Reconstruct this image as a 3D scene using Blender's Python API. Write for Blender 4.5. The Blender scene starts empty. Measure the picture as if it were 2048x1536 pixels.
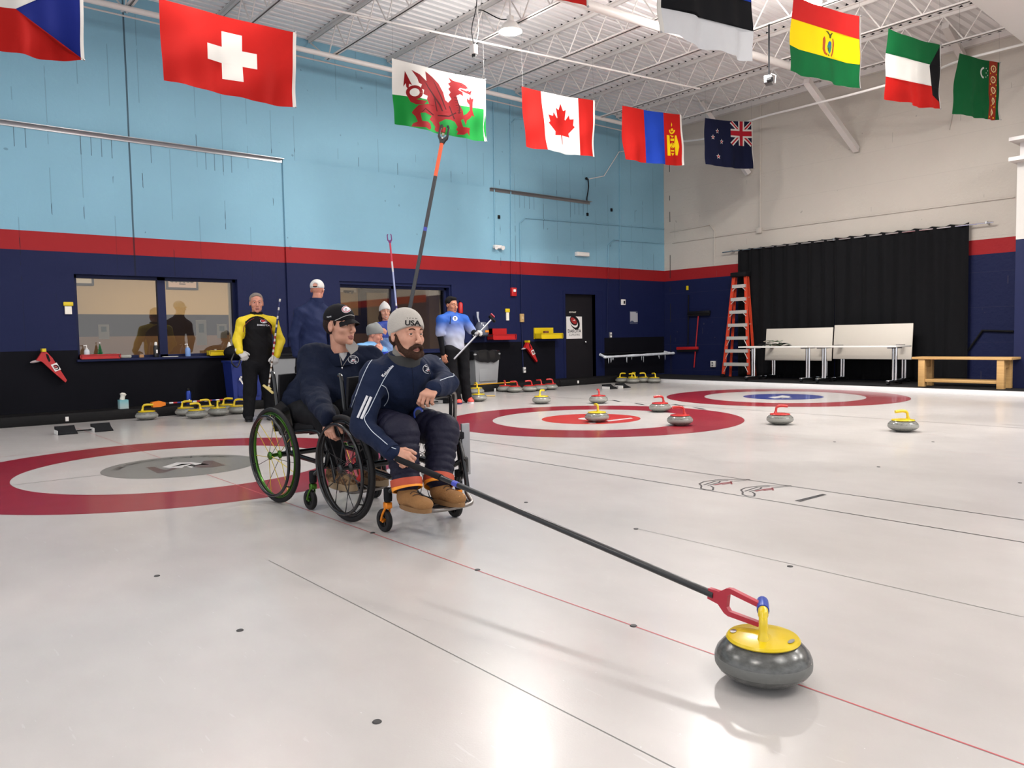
import bpy, bmesh, math, random
import numpy as np
from mathutils import Vector, Matrix, Quaternion
from mathutils.geometry import delaunay_2d_cdt
from mathutils.bvhtree import BVHTree
PI = math.pi
random.seed(7)
SC = bpy.context.scene
COL = SC.collection

# ------------------------------------------------------------ camera
# world: X along the blue wall, Y up the sheets toward the blue wall, Z up
FOC, CAMH = 1559.68, 1.0161
FW = Vector((0.64016455, 0.76599853, -0.05861404))
RT = Vector((0.76646289, -0.64200722, -0.01900936))
UP = Vector((0.05219178, 0.03275637, 0.99809971))
CC = Vector((0, 0, CAMH))
cam_d = bpy.data.cameras.new('camera'); cam = bpy.data.objects.new('camera', cam_d); COL.objects.link(cam)
cam_d.sensor_fit = 'HORIZONTAL'; cam_d.sensor_width = 36; cam_d.lens = 36*FOC/2048
cam_d.clip_start = 0.05; cam_d.clip_end = 200
M3 = Matrix((RT, UP, -FW)).transposed()
cam.matrix_world = Matrix.Translation(CC) @ M3.to_4x4()
SC.camera = cam
SC.view_settings.view_transform = 'Standard'; SC.view_settings.look = 'None'
SC.view_settings.exposure = 0.42; SC.view_settings.gamma = 1; SC.view_settings.use_curve_mapping = False

# ------------------------------------------------------------ world and hall lighting
world = bpy.data.worlds.new('world'); SC.world = world; world.use_nodes = True
bg = world.node_tree.nodes['Background']; bg.inputs[0].default_value = (0.92, 0.95, 1, 1); bg.inputs[1].default_value = 1.05

def area(name, loc, sx, sy, power, col=(1, 0.975, 0.945), rot=(0, 0, 0)):
    l = bpy.data.lights.new(name, 'AREA'); l.shape = 'RECTANGLE'; l.size = sx; l.size_y = sy
    l.energy = power; l.color = col
    o = bpy.data.objects.new(name, l); o.location = loc; o.rotation_euler = rot; COL.objects.link(o)
    return o
LP = 100; LPW = (1.15, 1.25, .8, .7, 1.3, .6, .6, .8, 1.3, 2.0, 2.0, 1.3)
for k, (lx, ly) in enumerate([(7.30, 8.62), (9.83, 5.52), (3.0, 8.8), (2.6, 3.6), (7.4, 2.6), (-1.6, 6.0), (-1.5, 1.0),
                              (3.0, -1.6), (7.4, -2.4), (10.4, 0.4), (12.0, -2.5), (9.35, 6.62)]):  # last position: unseen lamp added to fill the dim far corner
    if k in (0, 1, 11):
        l = bpy.data.lights.new('flood_bulb', 'POINT'); l.energy = LP*LPW[k]*.55; l.shadow_soft_size = .13; l.color = (1, .975, .945)
        o = bpy.data.objects.new('flood_bulb', l); o.location = (lx, ly, 5.22); COL.objects.link(o)
    sz = .4 if k in (0, 1, 11) else 2.2
    area('hall_light', (lx, ly, 5.30), sz, sz, LP*LPW[k]*.88)
area('lounge_light', (5.0, 13.9, 2.75), 5.0, 1.0, 100, (1, 0.86, 0.66))

# ------------------------------------------------------------ pixel -> point on a plane
def ray(px, py):
    return FW + RT*((px-1024)/FOC) - UP*((py-768)/FOC)
def on(ax, v, px, py):
    d = ray(px, py); return CC + d*((v-CC[ax])/d[ax])
def XP(v, px, py): return on(0, v, px, py)
def YP(v, px, py): return on(1, v, px, py)
def ZP(v, px, py): return on(2, v, px, py)
WY = 12.21      # blue wall plane
WX = 15.09      # beige wall plane
def W(px, py, off=0): return YP(WY-off, px, py)
def B(px, py, off=0): return XP(WX-off, px, py)

# ------------------------------------------------------------ materials
MATS = {}
def mat(name, col=(0.5, 0.5, 0.5), rough=0.5, metal=0.0, spec=0.5, noise=0.0, nscale=20, bump=0.0, bscale=80,
        transl=0.0, emit=0, coat=0, sheen=0, wave=None):
    if name in MATS: return MATS[name]
    m = bpy.data.materials.new(name); m.use_nodes = True; nt = m.node_tree; N = nt.nodes; L = nt.links
    if max(col) < .06 and rough > .5 and spec == .5: spec = .18
    b = N['Principled BSDF']; b.inputs['Base Color'].default_value = (*col, 1)
    b.inputs['Roughness'].default_value = rough; b.inputs['Metallic'].default_value = metal
    b.inputs['Specular IOR Level'].default_value = spec
    if coat: b.inputs['Coat Weight'].default_value = coat; b.inputs['Coat Roughness'].default_value = 0.08
    if sheen: b.inputs['Sheen Weight'].default_value = sheen
    if emit: b.inputs['Emission Color'].default_value = (*col, 1); b.inputs['Emission Strength'].default_value = emit
    tc = N.new('ShaderNodeTexCoord')
    if noise:
        n = N.new('ShaderNodeTexNoise'); n.inputs['Scale'].default_value = nscale; n.inputs['Detail'].default_value = 4
        L.new(tc.outputs['Object'], n.inputs['Vector'])
        mx = N.new('ShaderNodeMix'); mx.data_type = 'RGBA'
        mx.inputs['A'].default_value = (*[c*(1-noise) for c in col], 1)
        mx.inputs['B'].default_value = (*[min(1, c*(1+noise)) for c in col], 1)
        L.new(n.outputs['Fac'], mx.inputs['Factor']); L.new(mx.outputs['Result'], b.inputs['Base Color'])
    if bump:
        n2 = N.new('ShaderNodeTexNoise'); n2.inputs['Scale'].default_value = bscale; n2.inputs['Detail'].default_value = 3
        L.new(tc.outputs['Object'], n2.inputs['Vector'])
        bp = N.new('ShaderNodeBump'); bp.inputs['Strength'].default_value = bump; bp.inputs['Distance'].default_value = 0.01
        L.new(n2.outputs['Fac'], bp.inputs['Height']); L.new(bp.outputs['Normal'], b.inputs['Normal'])
    if transl:
        tr = N.new('ShaderNodeBsdfTranslucent'); tr.inputs['Color'].default_value = (*col, 1)
        ms = N.new('ShaderNodeMixShader'); ms.inputs['Fac'].default_value = transl
        L.new(b.outputs[0], ms.inputs[1]); L.new(tr.outputs[0], ms.inputs[2])
        L.new(ms.outputs[0], N['Material Output'].inputs['Surface'])
    MATS[name] = m; return m

def srgb(r, g, b):
    f = lambda c: (c/255/12.92) if c <= 10 else ((c/255+0.055)/1.055)**2.4
    return (f(r), f(g), f(b))

# ------------------------------------------------------------ object helpers
def tag(o, label, cat, group=None, kind=None):
    if label: o['label'] = label
    if cat: o['category'] = cat
    if group: o['group'] = group
    if kind: o['kind'] = kind
    return o
def thing(name, label, cat, loc=(0, 0, 0), rz=0, group=None, rot=None):
    o = bpy.data.objects.new(name, None); COL.objects.link(o); o.location = loc
    o.rotation_euler = rot if rot else (0, 0, rz); o.empty_display_size = 0.1
    return tag(o, label, cat, group)
def mw(o):
    m = Matrix.LocRotScale(o.location, o.rotation_euler, o.scale)
    return (mw(o.parent) @ o.matrix_parent_inverse @ m) if o.parent else m
def dup(o, loc=None, rz=None, label=None, group=None):
    r = o.copy(); COL.objects.link(r)
    if loc is not None: r.location = loc
    if rz is not None: r.rotation_euler = (0, 0, rz)
    if label: r['label'] = label
    if group: r['group'] = group
    def rec(src, dst):
        for ch in [c for c in bpy.data.objects if c.parent == src]:
            k = ch.copy(); COL.objects.link(k); k.parent = dst; rec(ch, k)
    rec(o, r)
    return r

class MB:
    """collects simple solids in one mesh; material slots by name"""
    def __init__(s): s.v = []; s.f = []; s.mi = []; s.mats = []; s.sm = []
    def m(s, m):
        if m not in s.mats: s.mats.append(m)
        return s.mats.index(m)
    def add(s, vs, fs, m, smooth=False, T=None):
        k = len(s.v); i = s.m(m)
        s.v += [tuple(T @ Vector(p)) if T else tuple(p) for p in vs]
        for f in fs: s.f.append([a+k for a in f]); s.mi.append(i); s.sm.append(smooth)
        return s
    def box(s, lo, hi, m, T=None, bev=0.0):
        if bev:
            return s.rbox(lo, hi, m, bev, T)
        x0, y0, z0 = lo; x1, y1, z1 = hi
        vs = [(x0,y0,z0),(x1,y0,z0),(x1,y1,z0),(x0,y1,z0),(x0,y0,z1),(x1,y0,z1),(x1,y1,z1),(x0,y1,z1)]
        return s.add(vs, [(0,3,2,1),(4,5,6,7),(0,1,5,4),(1,2,6,5),(2,3,7,6),(3,0,4,7)], m, False, T)
    def rbox(s, lo, hi, m, bev, T=None):
        bm = bmesh.new(); bmesh.ops.create_cube(bm, size=1)
        for v in bm.verts:
            v.co = Vector([lo[i] + (v.co[i]+0.5)*(hi[i]-lo[i]) for i in range(3)])
        bmesh.ops.bevel(bm, geom=bm.edges[:], offset=bev, segments=2, affect='EDGES', profile=0.5)
        bm.verts.ensure_lookup_table()
        s.add([v.co[:] for v in bm.verts], [[v.index for v in f.verts] for f in bm.faces], m, True, T); bm.free(); return s
    def tube(s, pts, r, m, n=10, closed=False, cap=True, T=None, flat=None):
        pts = [Vector(p) for p in pts]; N = len(pts); rs = r if isinstance(r, (list, tuple)) else [r]*N
        vs = []; fs = []; up = None
        for i, p in enumerate(pts):
            if closed: d = pts[(i+1) % N]-pts[i-1]
            else: d = pts[min(i+1, N-1)]-pts[max(i-1, 0)]
            if d.length < 1e-9: d = Vector((0, 0, 1))
            d.normalize()
            if up is None: up = Vector((0, 0, 1)) if abs(d.z) < 0.9 else Vector((1, 0, 0))
            a = d.cross(up); 
            if a.length < 1e-6: a = d.cross(Vector((0, 1, 0)))
            a.normalize(); b = a.cross(d); up = b
            for k in range(n):
                t = 2*PI*k/n; q = a*math.cos(t)*rs[i]*(flat or 1) + b*math.sin(t)*rs[i]
                vs.append(p+q)
        for i in range(N if closed else N-1):
            j = (i+1) % N
            for k in range(n): fs.append((i*n+k, i*n+(k+1) % n, j*n+(k+1) % n, j*n+k))
        if cap and not closed: fs.append(list(range(n))[::-1]); fs.append([(N-1)*n+k for k in range(n)])
        fs = [f[::-1] for f in fs]
        return s.add(vs, fs, m, True, T)
    def lathe(s, prof, m, n=32, T=None, smooth=True, cap=True):
        vs = []; fs = []
        for (r, z) in prof:
            for k in range(n): t = 2*PI*k/n; vs.append((r*math.cos(t), r*math.sin(t), z))
        for i in range(len(prof)-1):
            for k in range(n): fs.append((i*n+k, i*n+(k+1) % n, (i+1)*n+(k+1) % n, (i+1)*n+k))
        if cap and prof[0][0] > 1e-4: fs.append(list(range(n))[::-1])
        if cap and prof[-1][0] > 1e-4: fs.append([(len(prof)-1)*n+k for k in range(n)])
        return s.add(vs, fs, m, smooth, T)
    def prism(s, poly, d, m, T=None, smooth=False):
        """polygon in XY extruded 0..d in Z"""
        n = len(poly); vs = [(x, y, 0) for x, y in poly] + [(x, y, d) for x, y in poly]
        tri = tess(poly)
        fs = [(a, b, c)[::-1] for a, b, c in tri] + [(a+n, b+n, c+n) for a, b, c in tri]
        for i in range(n): j = (i+1) % n; fs.append((i, j, j+n, i+n))
        return s.add(vs, fs, m, smooth, T)
    def ball(s, c, r, m, n=16, T=None):
        r = r if isinstance(r, (list, tuple)) else (r, r, r); vs = []; fs = []; h = n//2
        for i in range(h+1):
            p = PI*i/h
            for k in range(n):
                t = 2*PI*k/n; vs.append((c[0]+r[0]*math.sin(p)*math.cos(t), c[1]+r[1]*math.sin(p)*math.sin(t), c[2]+r[2]*math.cos(p)))
        for i in range(h):
            for k in range(n): fs.append((i*n+k, (i+1)*n+k, (i+1)*n+(k+1) % n, i*n+(k+1) % n))
        return s.add(vs, fs, m, True, T)
    def build(s, name, parent=None, label=None, world=True):
        me = bpy.data.meshes.new(name); me.from_pydata(s.v, [], s.f); me.update()
        for m in s.mats: me.materials.append(m)
        me.polygons.foreach_set('material_index', s.mi); me.polygons.foreach_set('use_smooth', s.sm)
        me.validate(); 
        try: me.set_sharp_from_angle(angle=math.radians(40))
        except Exception: pass
        o = bpy.data.objects.new(name, me); COL.objects.link(o)
        if parent:
            o.parent = parent
            if world: o.matrix_parent_inverse = mw(parent).inverted()
        if label: o['label'] = label
        return o

def tess(poly):
    from mathutils.geometry import tessellate_polygon
    t = tessellate_polygon([[Vector((x, y, 0)) for x, y in poly]])
    ar = sum(poly[i][0]*poly[(i+1) % len(poly)][1]-poly[(i+1) % len(poly)][0]*poly[i][1] for i in range(len(poly)))
    out = []
    for a, b, c in t:
        s_ = (poly[b][0]-poly[a][0])*(poly[c][1]-poly[a][1])-(poly[c][0]-poly[a][0])*(poly[b][1]-poly[a][1])
        out.append((a, b, c) if s_ > 0 else (a, c, b))
    return out
def TR(loc=(0, 0, 0), rot=(0, 0, 0), sc=(1, 1, 1)):
    return Matrix.LocRotScale(Vector(loc), __import__('mathutils').Euler(rot), Vector(sc))
def frame(o, x, y, z=None):
    """4x4 with columns x, y, z at o"""
    x = Vector(x).normalized(); y = Vector(y); y = (y-x*y.dot(x)).normalized(); z = x.cross(y)
    M = Matrix((x, y, z)).transposed().to_4x4(); M.translation = Vector(o); return M
def circ(cx, cy, r, n=32, ry=None, a0=0, a1=2*PI):
    ry = r if ry is None else ry
    full = abs(a1-a0-2*PI) < 1e-6
    return [(cx+r*math.cos(a0+(a1-a0)*k/(n if full else n-1)), cy+ry*math.sin(a0+(a1-a0)*k/(n if full else n-1))) for k in range(n)]
def smooth_path(pts, n=8):
    pts = [Vector(p) for p in pts]; out = []
    for i in range(len(pts)-1):
        p0 = pts[max(i-1, 0)]; p1 = pts[i]; p2 = pts[i+1]; p3 = pts[min(i+2, len(pts)-1)]
        for k in range(n):
            t = k/n
            out.append(0.5*((2*p1)+(p2-p0)*t+(2*p0-5*p1+4*p2-p3)*t*t+(3*p1-p0-3*p2+p3)*t**3))
    out.append(pts[-1]); return out

def patchwork(name, w, h, regions, base, grid, fn, parent=None, label=None, smooth=True):
    """sheet w x h split exactly into coloured regions [(material, polygon)], each vertex mapped by fn(x,y)->3D"""
    vs = []; edges = []
    gx, gy = grid
    for i in range(gx+1):
        for j in range(gy+1): vs.append(Vector((w*i/gx, h*j/gy)))
    def cl(p): return Vector((min(max(p[0], 0), w), min(max(p[1], 0), h)))
    edges += [(0, gx*(gy+1)), (gx*(gy+1), (gx+1)*(gy+1)-1), ((gx+1)*(gy+1)-1, gy), (gy, 0)]
    regs = []
    for m, poly in regions:
        k = len(vs); poly = [cl(p) for p in poly]; n = len(poly); vs += poly; edges += [(k+i, k+(i+1) % n) for i in range(n)]
        regs.append((m, np.array([tuple(p) for p in poly])))
    V, E, F, _, _, _ = delaunay_2d_cdt(vs, edges, [], 0, 1e-6)
    VA = np.array([tuple(p) for p in V]); FA = [tuple(f) for f in F]
    C = np.array([VA[list(f)].mean(0) for f in FA]); idx = np.full(len(FA), -1)
    for i, (m, P) in enumerate(regs):
        x, y = C[:, 0], C[:, 1]; ins = np.zeros(len(C), bool); x1, y1 = P[:, 0], P[:, 1]; x2, y2 = np.roll(x1, -1), np.roll(y1, -1)
        for a_, b_, c_, d_ in zip(x1, y1, x2, y2):
            if b_ != d_: ins ^= ((b_ > y) != (d_ > y)) & (x < (c_-a_)*(y-b_)/(d_-b_)+a_)
        idx[ins] = i
    mats = []; mi = []; fs = []
    for f, i in zip(FA, idx):
        m = base if i < 0 else regs[i][0]
        if m is None: continue
        if m not in mats: mats.append(m)
        fs.append(list(f)); mi.append(mats.index(m))
    me = bpy.data.meshes.new(name); me.from_pydata([tuple(fn(v[0], v[1])) for v in VA], [], fs); me.update()
    for m in mats: me.materials.append(m)
    me.polygons.foreach_set('material_index', mi); me.polygons.foreach_set('use_smooth', [smooth]*len(fs))
    if smooth:
        e = .004; nn = []
        for v in VA:
            x, y = float(v[0]), float(v[1]); n = (fn(x+e, y)-fn(x-e, y)).cross(fn(x, y+e)-fn(x, y-e)); n.normalize()
            nn.append(n)
        if me.polygons:
            k = sum(1 for p in list(me.polygons)[:50] if p.normal.dot(nn[p.vertices[0]]) < 0)
            if k > 25: nn = [-n for n in nn]
            me.normals_split_custom_set_from_vertices(nn)
    o = bpy.data.objects.new(name, me); COL.objects.link(o)
    if parent: o.parent = parent; o.matrix_parent_inverse = mw(parent).inverted()
    if label: o['label'] = label
    return o

def text_tris(txt, size=1.0, bold=0.0, spacing=1.0, shear=0):
    """flat triangles of a line of text centred on the origin"""
    cu = bpy.data.curves.new('t', 'FONT'); cu.body = txt; cu.size = size; cu.align_x = 'CENTER'; cu.align_y = 'CENTER'
    cu.offset = bold; cu.space_character = spacing; cu.shear = shear; cu.resolution_u = 3
    o = bpy.data.objects.new('t', cu); COL.objects.link(o)
    bpy.context.view_layer.update()
    dg = bpy.context.evaluated_depsgraph_get(); me = bpy.data.meshes.new_from_object(o.evaluated_get(dg))
    vs = [tuple(v.co) for v in me.vertices]; fs = [tuple(p.vertices) for p in me.polygons]
    bpy.data.objects.remove(o); bpy.data.curves.remove(cu); bpy.data.meshes.remove(me)
    return vs, fs
# ------------------------------------------------------------ surface materials of the hall
class NG:
    def __init__(s, name, rough=0.6, spec=0.4):
        s.mt = bpy.data.materials.new(name); s.mt.use_nodes = True; s.nt = s.mt.node_tree; s.N = s.nt.nodes; s.L = s.nt.links
        s.b = s.N['Principled BSDF']; s.b.inputs['Roughness'].default_value = rough; s.b.inputs['Specular IOR Level'].default_value = spec
        tc = s.N.new('ShaderNodeTexCoord'); s.co = tc.outputs['Object']
        sp = s.N.new('ShaderNodeSeparateXYZ'); s.L.new(s.co, sp.inputs[0]); s.x, s.y, s.z = sp.outputs
        MATS[name] = s.mt
    def set(s, sock, v):
        if isinstance(v, (int, float)): sock.default_value = v
        elif isinstance(v, tuple): sock.default_value = (*v, 1) if len(v) == 3 else v
        else: s.L.new(v, sock)
    def m(s, op, a, b=0.0, c=0.0):
        n = s.N.new('ShaderNodeMath'); n.operation = op
        s.set(n.inputs[0], a); s.set(n.inputs[1], b); s.set(n.inputs[2], c); return n.outputs[0]
    def mix(s, f, a, b):
        n = s.N.new('ShaderNodeMix'); n.data_type = 'RGBA'; s.set(n.inputs['Factor'], f); s.set(n.inputs['A'], a); s.set(n.inputs['B'], b)
        return n.outputs['Result']
    def noise(s, scale, detail=3, vec=None, sc=None):
        v = vec or s.co
        if sc:
            mp = s.N.new('ShaderNodeMapping'); mp.inputs['Scale'].default_value = sc; s.L.new(v, mp.inputs[0]); v = mp.outputs[0]
        n = s.N.new('ShaderNodeTexNoise'); n.inputs['Scale'].default_value = scale; n.inputs['Detail'].default_value = detail
        s.L.new(v, n.inputs['Vector']); return n.outputs['Fac']
    def ramp(s, v, lo, hi): 
        n = s.N.new('ShaderNodeMapRange'); n.inputs['From Min'].default_value = lo; n.inputs['From Max'].default_value = hi; s.set(n.inputs['Value'], v)
        return n.outputs['Result']
    def near(s, v, c, w): return s.m('COMPARE', v, c, w)
    def grid(s, v, per, off, w):
        q = s.m('PINGPONG', s.m('SUBTRACT', v, off), per/2)
        return s.m('LESS_THAN', q, w)
    def done(s, col, bump=None, dist=0.01, st=0.5):
        s.set(s.b.inputs['Base Color'], col)
        if bump is not None:
            bp = s.N.new('ShaderNodeBump'); bp.inputs['Strength'].default_value = st; bp.inputs['Distance'].default_value = dist
            s.set(bp.inputs['Height'], bump); s.L.new(bp.outputs['Normal'], s.b.inputs['Normal'])
        return s.mt

NAVY = srgb(17, 25, 63); BRED = srgb(146, 28, 32); SKYB = srgb(128, 172, 192); BEIGE = srgb(190, 182, 172)
g = NG('painted_block_blue', 0.6, 0.2)
n1 = g.noise(1.3, 4); n2 = g.noise(14, 4)
inbay = g.m('MULTIPLY', g.near(g.x, 7.565, 2.135), g.near(g.z, 2.6, 1.39)); plain = g.m('SUBTRACT', 1, inbay)
lines = g.m('MULTIPLY', g.grid(g.x, 0.393, 1.72, 0.006), plain)
brk = g.m('GREATER_THAN', g.noise(1.6, 2, sc=(2.2, 1, 0.9)), 0.52)
faint = g.m('MULTIPLY', lines, brk)
brk2 = g.m('MULTIPLY', g.m('GREATER_THAN', g.noise(2.4, 2, sc=(3.1, 1, 1.0)), 0.60), g.m('LESS_THAN', g.z, 4.2))
dark = g.m('MULTIPLY', lines, brk2)
tick = g.m('MULTIPLY', g.grid(g.x, 0.131, 1.72, 0.005), g.m('MULTIPLY', g.m('MULTIPLY', g.near(g.z, 3.80, 0.13), plain), g.m('GREATER_THAN', g.noise(0.9, 1, sc=(1.4, 1, 0)), 0.53)))
big = g.near(g.x, g.m('ADD', 3.128, g.m('MULTIPLY', g.noise(1.5, 2), 0.01)), 0.012)
spots = g.m('GREATER_THAN', g.noise(9, 1), 0.78)
sky = g.mix(n1, tuple(c*0.93 for c in SKYB), tuple(min(1, c*1.05) for c in SKYB))
col = g.mix(g.m('LESS_THAN', g.z, 2.575), sky, BRED)
col = g.mix(g.m('LESS_THAN', g.z, 2.318), col, NAVY)
col = g.mix(g.m('MULTIPLY', faint, 0.24), col, (0.006, 0.008, 0.014))
col = g.mix(g.m('MULTIPLY', g.m('MAXIMUM', dark, tick), 0.60), col, (0.006, 0.008, 0.014))
col = g.mix(g.m('MULTIPLY', big, 0.75), col, (0.006, 0.008, 0.014))
col = g.mix(g.m('MULTIPLY', spots, 0.35), col, (0.01, 0.015, 0.02))
g.done(col, g.m('SUBTRACT', n2, g.m('MULTIPLY', g.m('MAXIMUM', lines, big), 0.5)), 0.006, 0.5)

g = NG('painted_block_beige', 0.65, 0.2)
n1 = g.noise(0.9, 4); n2 = g.noise(18, 4)
spots = g.m('GREATER_THAN', g.noise(9.0, 1), 0.79)
hl = g.grid(g.z, 0.61, 0.18, 0.006)
vl = g.m('MULTIPLY', g.grid(g.y, 0.393, 0.1, 0.005), g.m('GREATER_THAN', g.noise(2.0, 2, sc=(1, 2, 1.2)), 0.64))
be = g.mix(n1, tuple(c*0.90 for c in BEIGE), tuple(c*1.05 for c in BEIGE))
col = g.mix(g.m('LESS_THAN', g.z, 2.575), be, BRED)
col = g.mix(g.m('LESS_THAN', g.z, 2.318), col, NAVY)
col = g.mix(g.m('MULTIPLY', g.m('MAXIMUM', spots, vl), 0.32), col, (0.12, 0.11, 0.1))
crk = g.m('MULTIPLY', g.near(g.y, g.m('ADD', 12.02, g.m('MULTIPLY', g.noise(1.5, 1), .03)), .012), g.m('GREATER_THAN', g.noise(3.0, 1, sc=(1, 0, 1)), .46))
col = g.mix(g.m('MULTIPLY', crk, .8), col, (.02, .02, .02))
col = g.mix(g.m('MULTIPLY', hl, 0.08), col, (0.1, 0.1, 0.1))
g.done(col, g.m('ADD', n2, g.m('MULTIPLY', n1, 1.5)), 0.012, 0.45)

g = NG('ceiling_deck', 0.5, 0.4)      # corrugation is geometry, paint has faint seams
n1 = g.noise(2, 3)
col = g.mix(n1, (0.80, 0.775, 0.765), (0.88, 0.855, 0.845))
g.done(col)

g = NG('pebbled_ice', 0.17, 0.5)
n1 = g.noise(0.8, 6); n2 = g.noise(6, 6, sc=(1, 0.6, 1)); n3 = g.noise(160, 2); n4 = g.m('GREATER_THAN', g.noise(75, 1), .80)
scr = g.m('GREATER_THAN', g.noise(9, 4, sc=(6, 0.7, 1)), 0.70)
col = g.mix(n1, srgb(180, 175, 171), srgb(194, 189, 186))
col = g.mix(g.m('MULTIPLY', g.ramp(n2, .35, .7), 0.30), col, srgb(166, 160, 157)); col = g.mix(g.m('MULTIPLY', n4, .5), col, srgb(236, 236, 236))
col = g.mix(g.m('MULTIPLY', scr, 0.18), col, srgb(222, 222, 222))
g.set(g.b.inputs['Roughness'], g.ramp(n1, -0.6, 2.6))
g.b.inputs['Coat Weight'].default_value = 0.3; g.b.inputs['Coat Roughness'].default_value = 0.12
g.done(col, g.m('ADD', n3, g.m('MULTIPLY', n2, 0.4)), 0.0012, 0.16)
ICE = g.mt
def ice_paint(name, col):
    m = ICE.copy(); m.name = name; MATS[name] = m; N = m.node_tree.nodes
    b = N['Principled BSDF']
    for l in list(m.node_tree.links):
        if l.to_node == b and l.to_socket.name == 'Base Color': m.node_tree.links.remove(l)
    b.inputs['Base Color'].default_value = (*col, 1); return m
P_RED = ice_paint('ice_paint_red', srgb(134, 18, 36)); P_BLUE = ice_paint('ice_paint_blue', srgb(34, 50, 122))
P_GREY = ice_paint('ice_paint_grey', srgb(116, 116, 112)); P_ORR = ice_paint('ice_paint_orange_red', srgb(180, 40, 34))
P_WHITE = ice_paint('ice_paint_white', srgb(196, 194, 192)); P_BLACK = ice_paint('ice_paint_black', srgb(52, 46, 48))
P_BROWN = ice_paint('ice_paint_brown', srgb(84, 68, 66)); P_LINE = ice_paint('ice_line_black', srgb(40, 40, 44)); P_RLINE = ice_paint('ice_line_red', srgb(196, 90, 96))
P_DGREY = ice_paint('ice_paint_dark_grey', srgb(100, 100, 96))

WHITE = mat('white_paint', srgb(226, 222, 218), 0.45)
STEELW = mat('white_steel', srgb(214, 208, 204), 0.4, noise=0.04, nscale=8)
NAVYM = mat('navy_paint', NAVY, 0.5, spec=.25)
BLACKP = mat('black_panel', srgb(12, 12, 19), 0.75, spec=.12, noise=0.2, nscale=3)
BLACKR = mat('black_rubber', srgb(26, 26, 28), 0.8, bump=0.3, bscale=120)
CURB = mat('black_foam_curb', srgb(20, 19, 20), 0.6, bump=0.5, bscale=14)
CARPET = mat('black_rubber_matting', srgb(30, 30, 32), 0.9, noise=0.35, nscale=60)
REDP = mat('red_plastic', srgb(176, 26, 28), 0.4)
YELP = mat('yellow_plastic', srgb(212, 184, 16), 0.38)
CHROME = mat('chrome', (0.75, 0.75, 0.76), 0.15, 1.0)
GREYM = mat('grey_metal', (0.35, 0.35, 0.36), 0.35, 0.9)
BLK = mat('black_gloss', srgb(20, 20, 22), 0.28)
BLKM = mat('black_matte', srgb(17, 17, 20), 0.7)

def struct(mb, name, **k):
    o = mb.build(name, **k); o['kind'] = 'structure'; return o

# ------------------------------------------------------------ floor: the ice sheet
IX = 13.30; IY = 11.70
floor = struct(MB().box((-6, -7, -0.2), (IX, IY, 0), ICE), 'floor')
YT = 6.7752; XS = (2.0344, 6.9272, 11.3093)
def decal(polys, name, z=0.0006, label=None, parent=floor):
    mb = MB()
    for m, pl in polys:
        mb.add([(x, y, z) for x, y in pl], [t for t in tess(pl)], m)
    return mb.build(name, parent, label)
def ring(name, cx, r0, r1, m, label, z=0.0006):
    a = circ(cx, YT, r1, 128); b = circ(cx, YT, r0, 128); mb = MB()
    mb.add([(x, y, z) for x, y in a]+[(x, y, z) for x, y in b], [(i, (i+1) % 128, 128+(i+1) % 128, 128+i) for i in range(128)], m)
    return mb.build(name, floor, label)
for cx, bm, nm in ((XS[0], P_GREY, 'grey'), (XS[1], P_ORR, 'orange-red'), (XS[2], P_BLUE, 'blue')):
    ring('house_ring', cx, 1.219, 1.829, P_RED, 'red twelve-foot ring of the house with the %s centre' % nm)
    decal([(bm, circ(cx, YT, 0.61, 96))], 'house_centre', 0.0006, '%s painted centre disc of a house' % nm)
def pxpoly(pts, z=0.0): return [tuple(ZP(z, *p).xy) for p in pts]
# marks on the grey centre: two dark wedges and a white peak between them
def zz(pts): return pxpoly([(x/3.657, 840+y/3.657) for x, y in pts])
decal([(P_BROWN, zz([(1065, 347), (1130, 343), (1175, 360), (1215, 368), (1262, 352), (1310, 352), (1200, 386), (1155, 391)])),
       (P_BROWN, zz([(1490, 300), (1555, 298), (1650, 332), (1555, 347), (1450, 350), (1395, 338), (1470, 322)])),
       (P_WHITE, zz([(1185, 345), (1290, 312), (1400, 310), (1500, 320), (1530, 328), (1440, 330), (1400, 352), (1350, 338), (1330, 352), (1240, 352)])),
       (P_BLACK, zz([(1250, 345), (1330, 322), (1420, 318), (1345, 330)])), (P_BLACK, zz([(1345, 345), (1400, 325), (1430, 330)]))],
      'centre_logo', 0.0012, 'dark and white emblem on the grey centre disc')
# marks on the orange-red centre
def z4(pts): return pxpoly([(900+x/3.413, 740+y/3.413) for x, y in pts])
decal([(P_WHITE, circ(XS[1]-0.02, YT+0.02, 0.13, 32)), (P_WHITE, z4([(640+300, 362), (985, 358), (1000, 364), (960, 366)])),
       (P_WHITE, z4([(1070, 345), (1235, 326), (1250, 331), (1080, 352)]))], 'centre_logo', 0.0012, 'white lettering on the orange-red centre disc')
def z5(pts): return pxpoly([(1400+x/3.16, 740+y/3.16) for x, y in pts])
decal([(P_WHITE, z5([(430, 172), (480, 168), (520, 160), (575, 166), (560, 172), (585, 178), (520, 176), (470, 180)])),
       (P_WHITE, z5([(500, 172), (545, 176), (520, 180)]))], 'centre_logo', 0.0012, 'white emblem on the blue centre disc')
def ring_text(txt, cx, r, a0, a1, size, m, label):
    mb = MB()
    for i, ch in enumerate(txt):
        if ch == ' ': continue
        a = a0+(a1-a0)*i/(len(txt)-1); vs, fs = text_tris(ch, size, 0.004)
        T = Matrix.Translation((cx+r*math.cos(a), YT+r*math.sin(a), 0.0012)) @ Matrix.Rotation(a-PI/2, 4, 'Z')
        mb.add(vs, fs, m, T=T)
    return mb.build('ring_lettering', floor, label)
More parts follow.
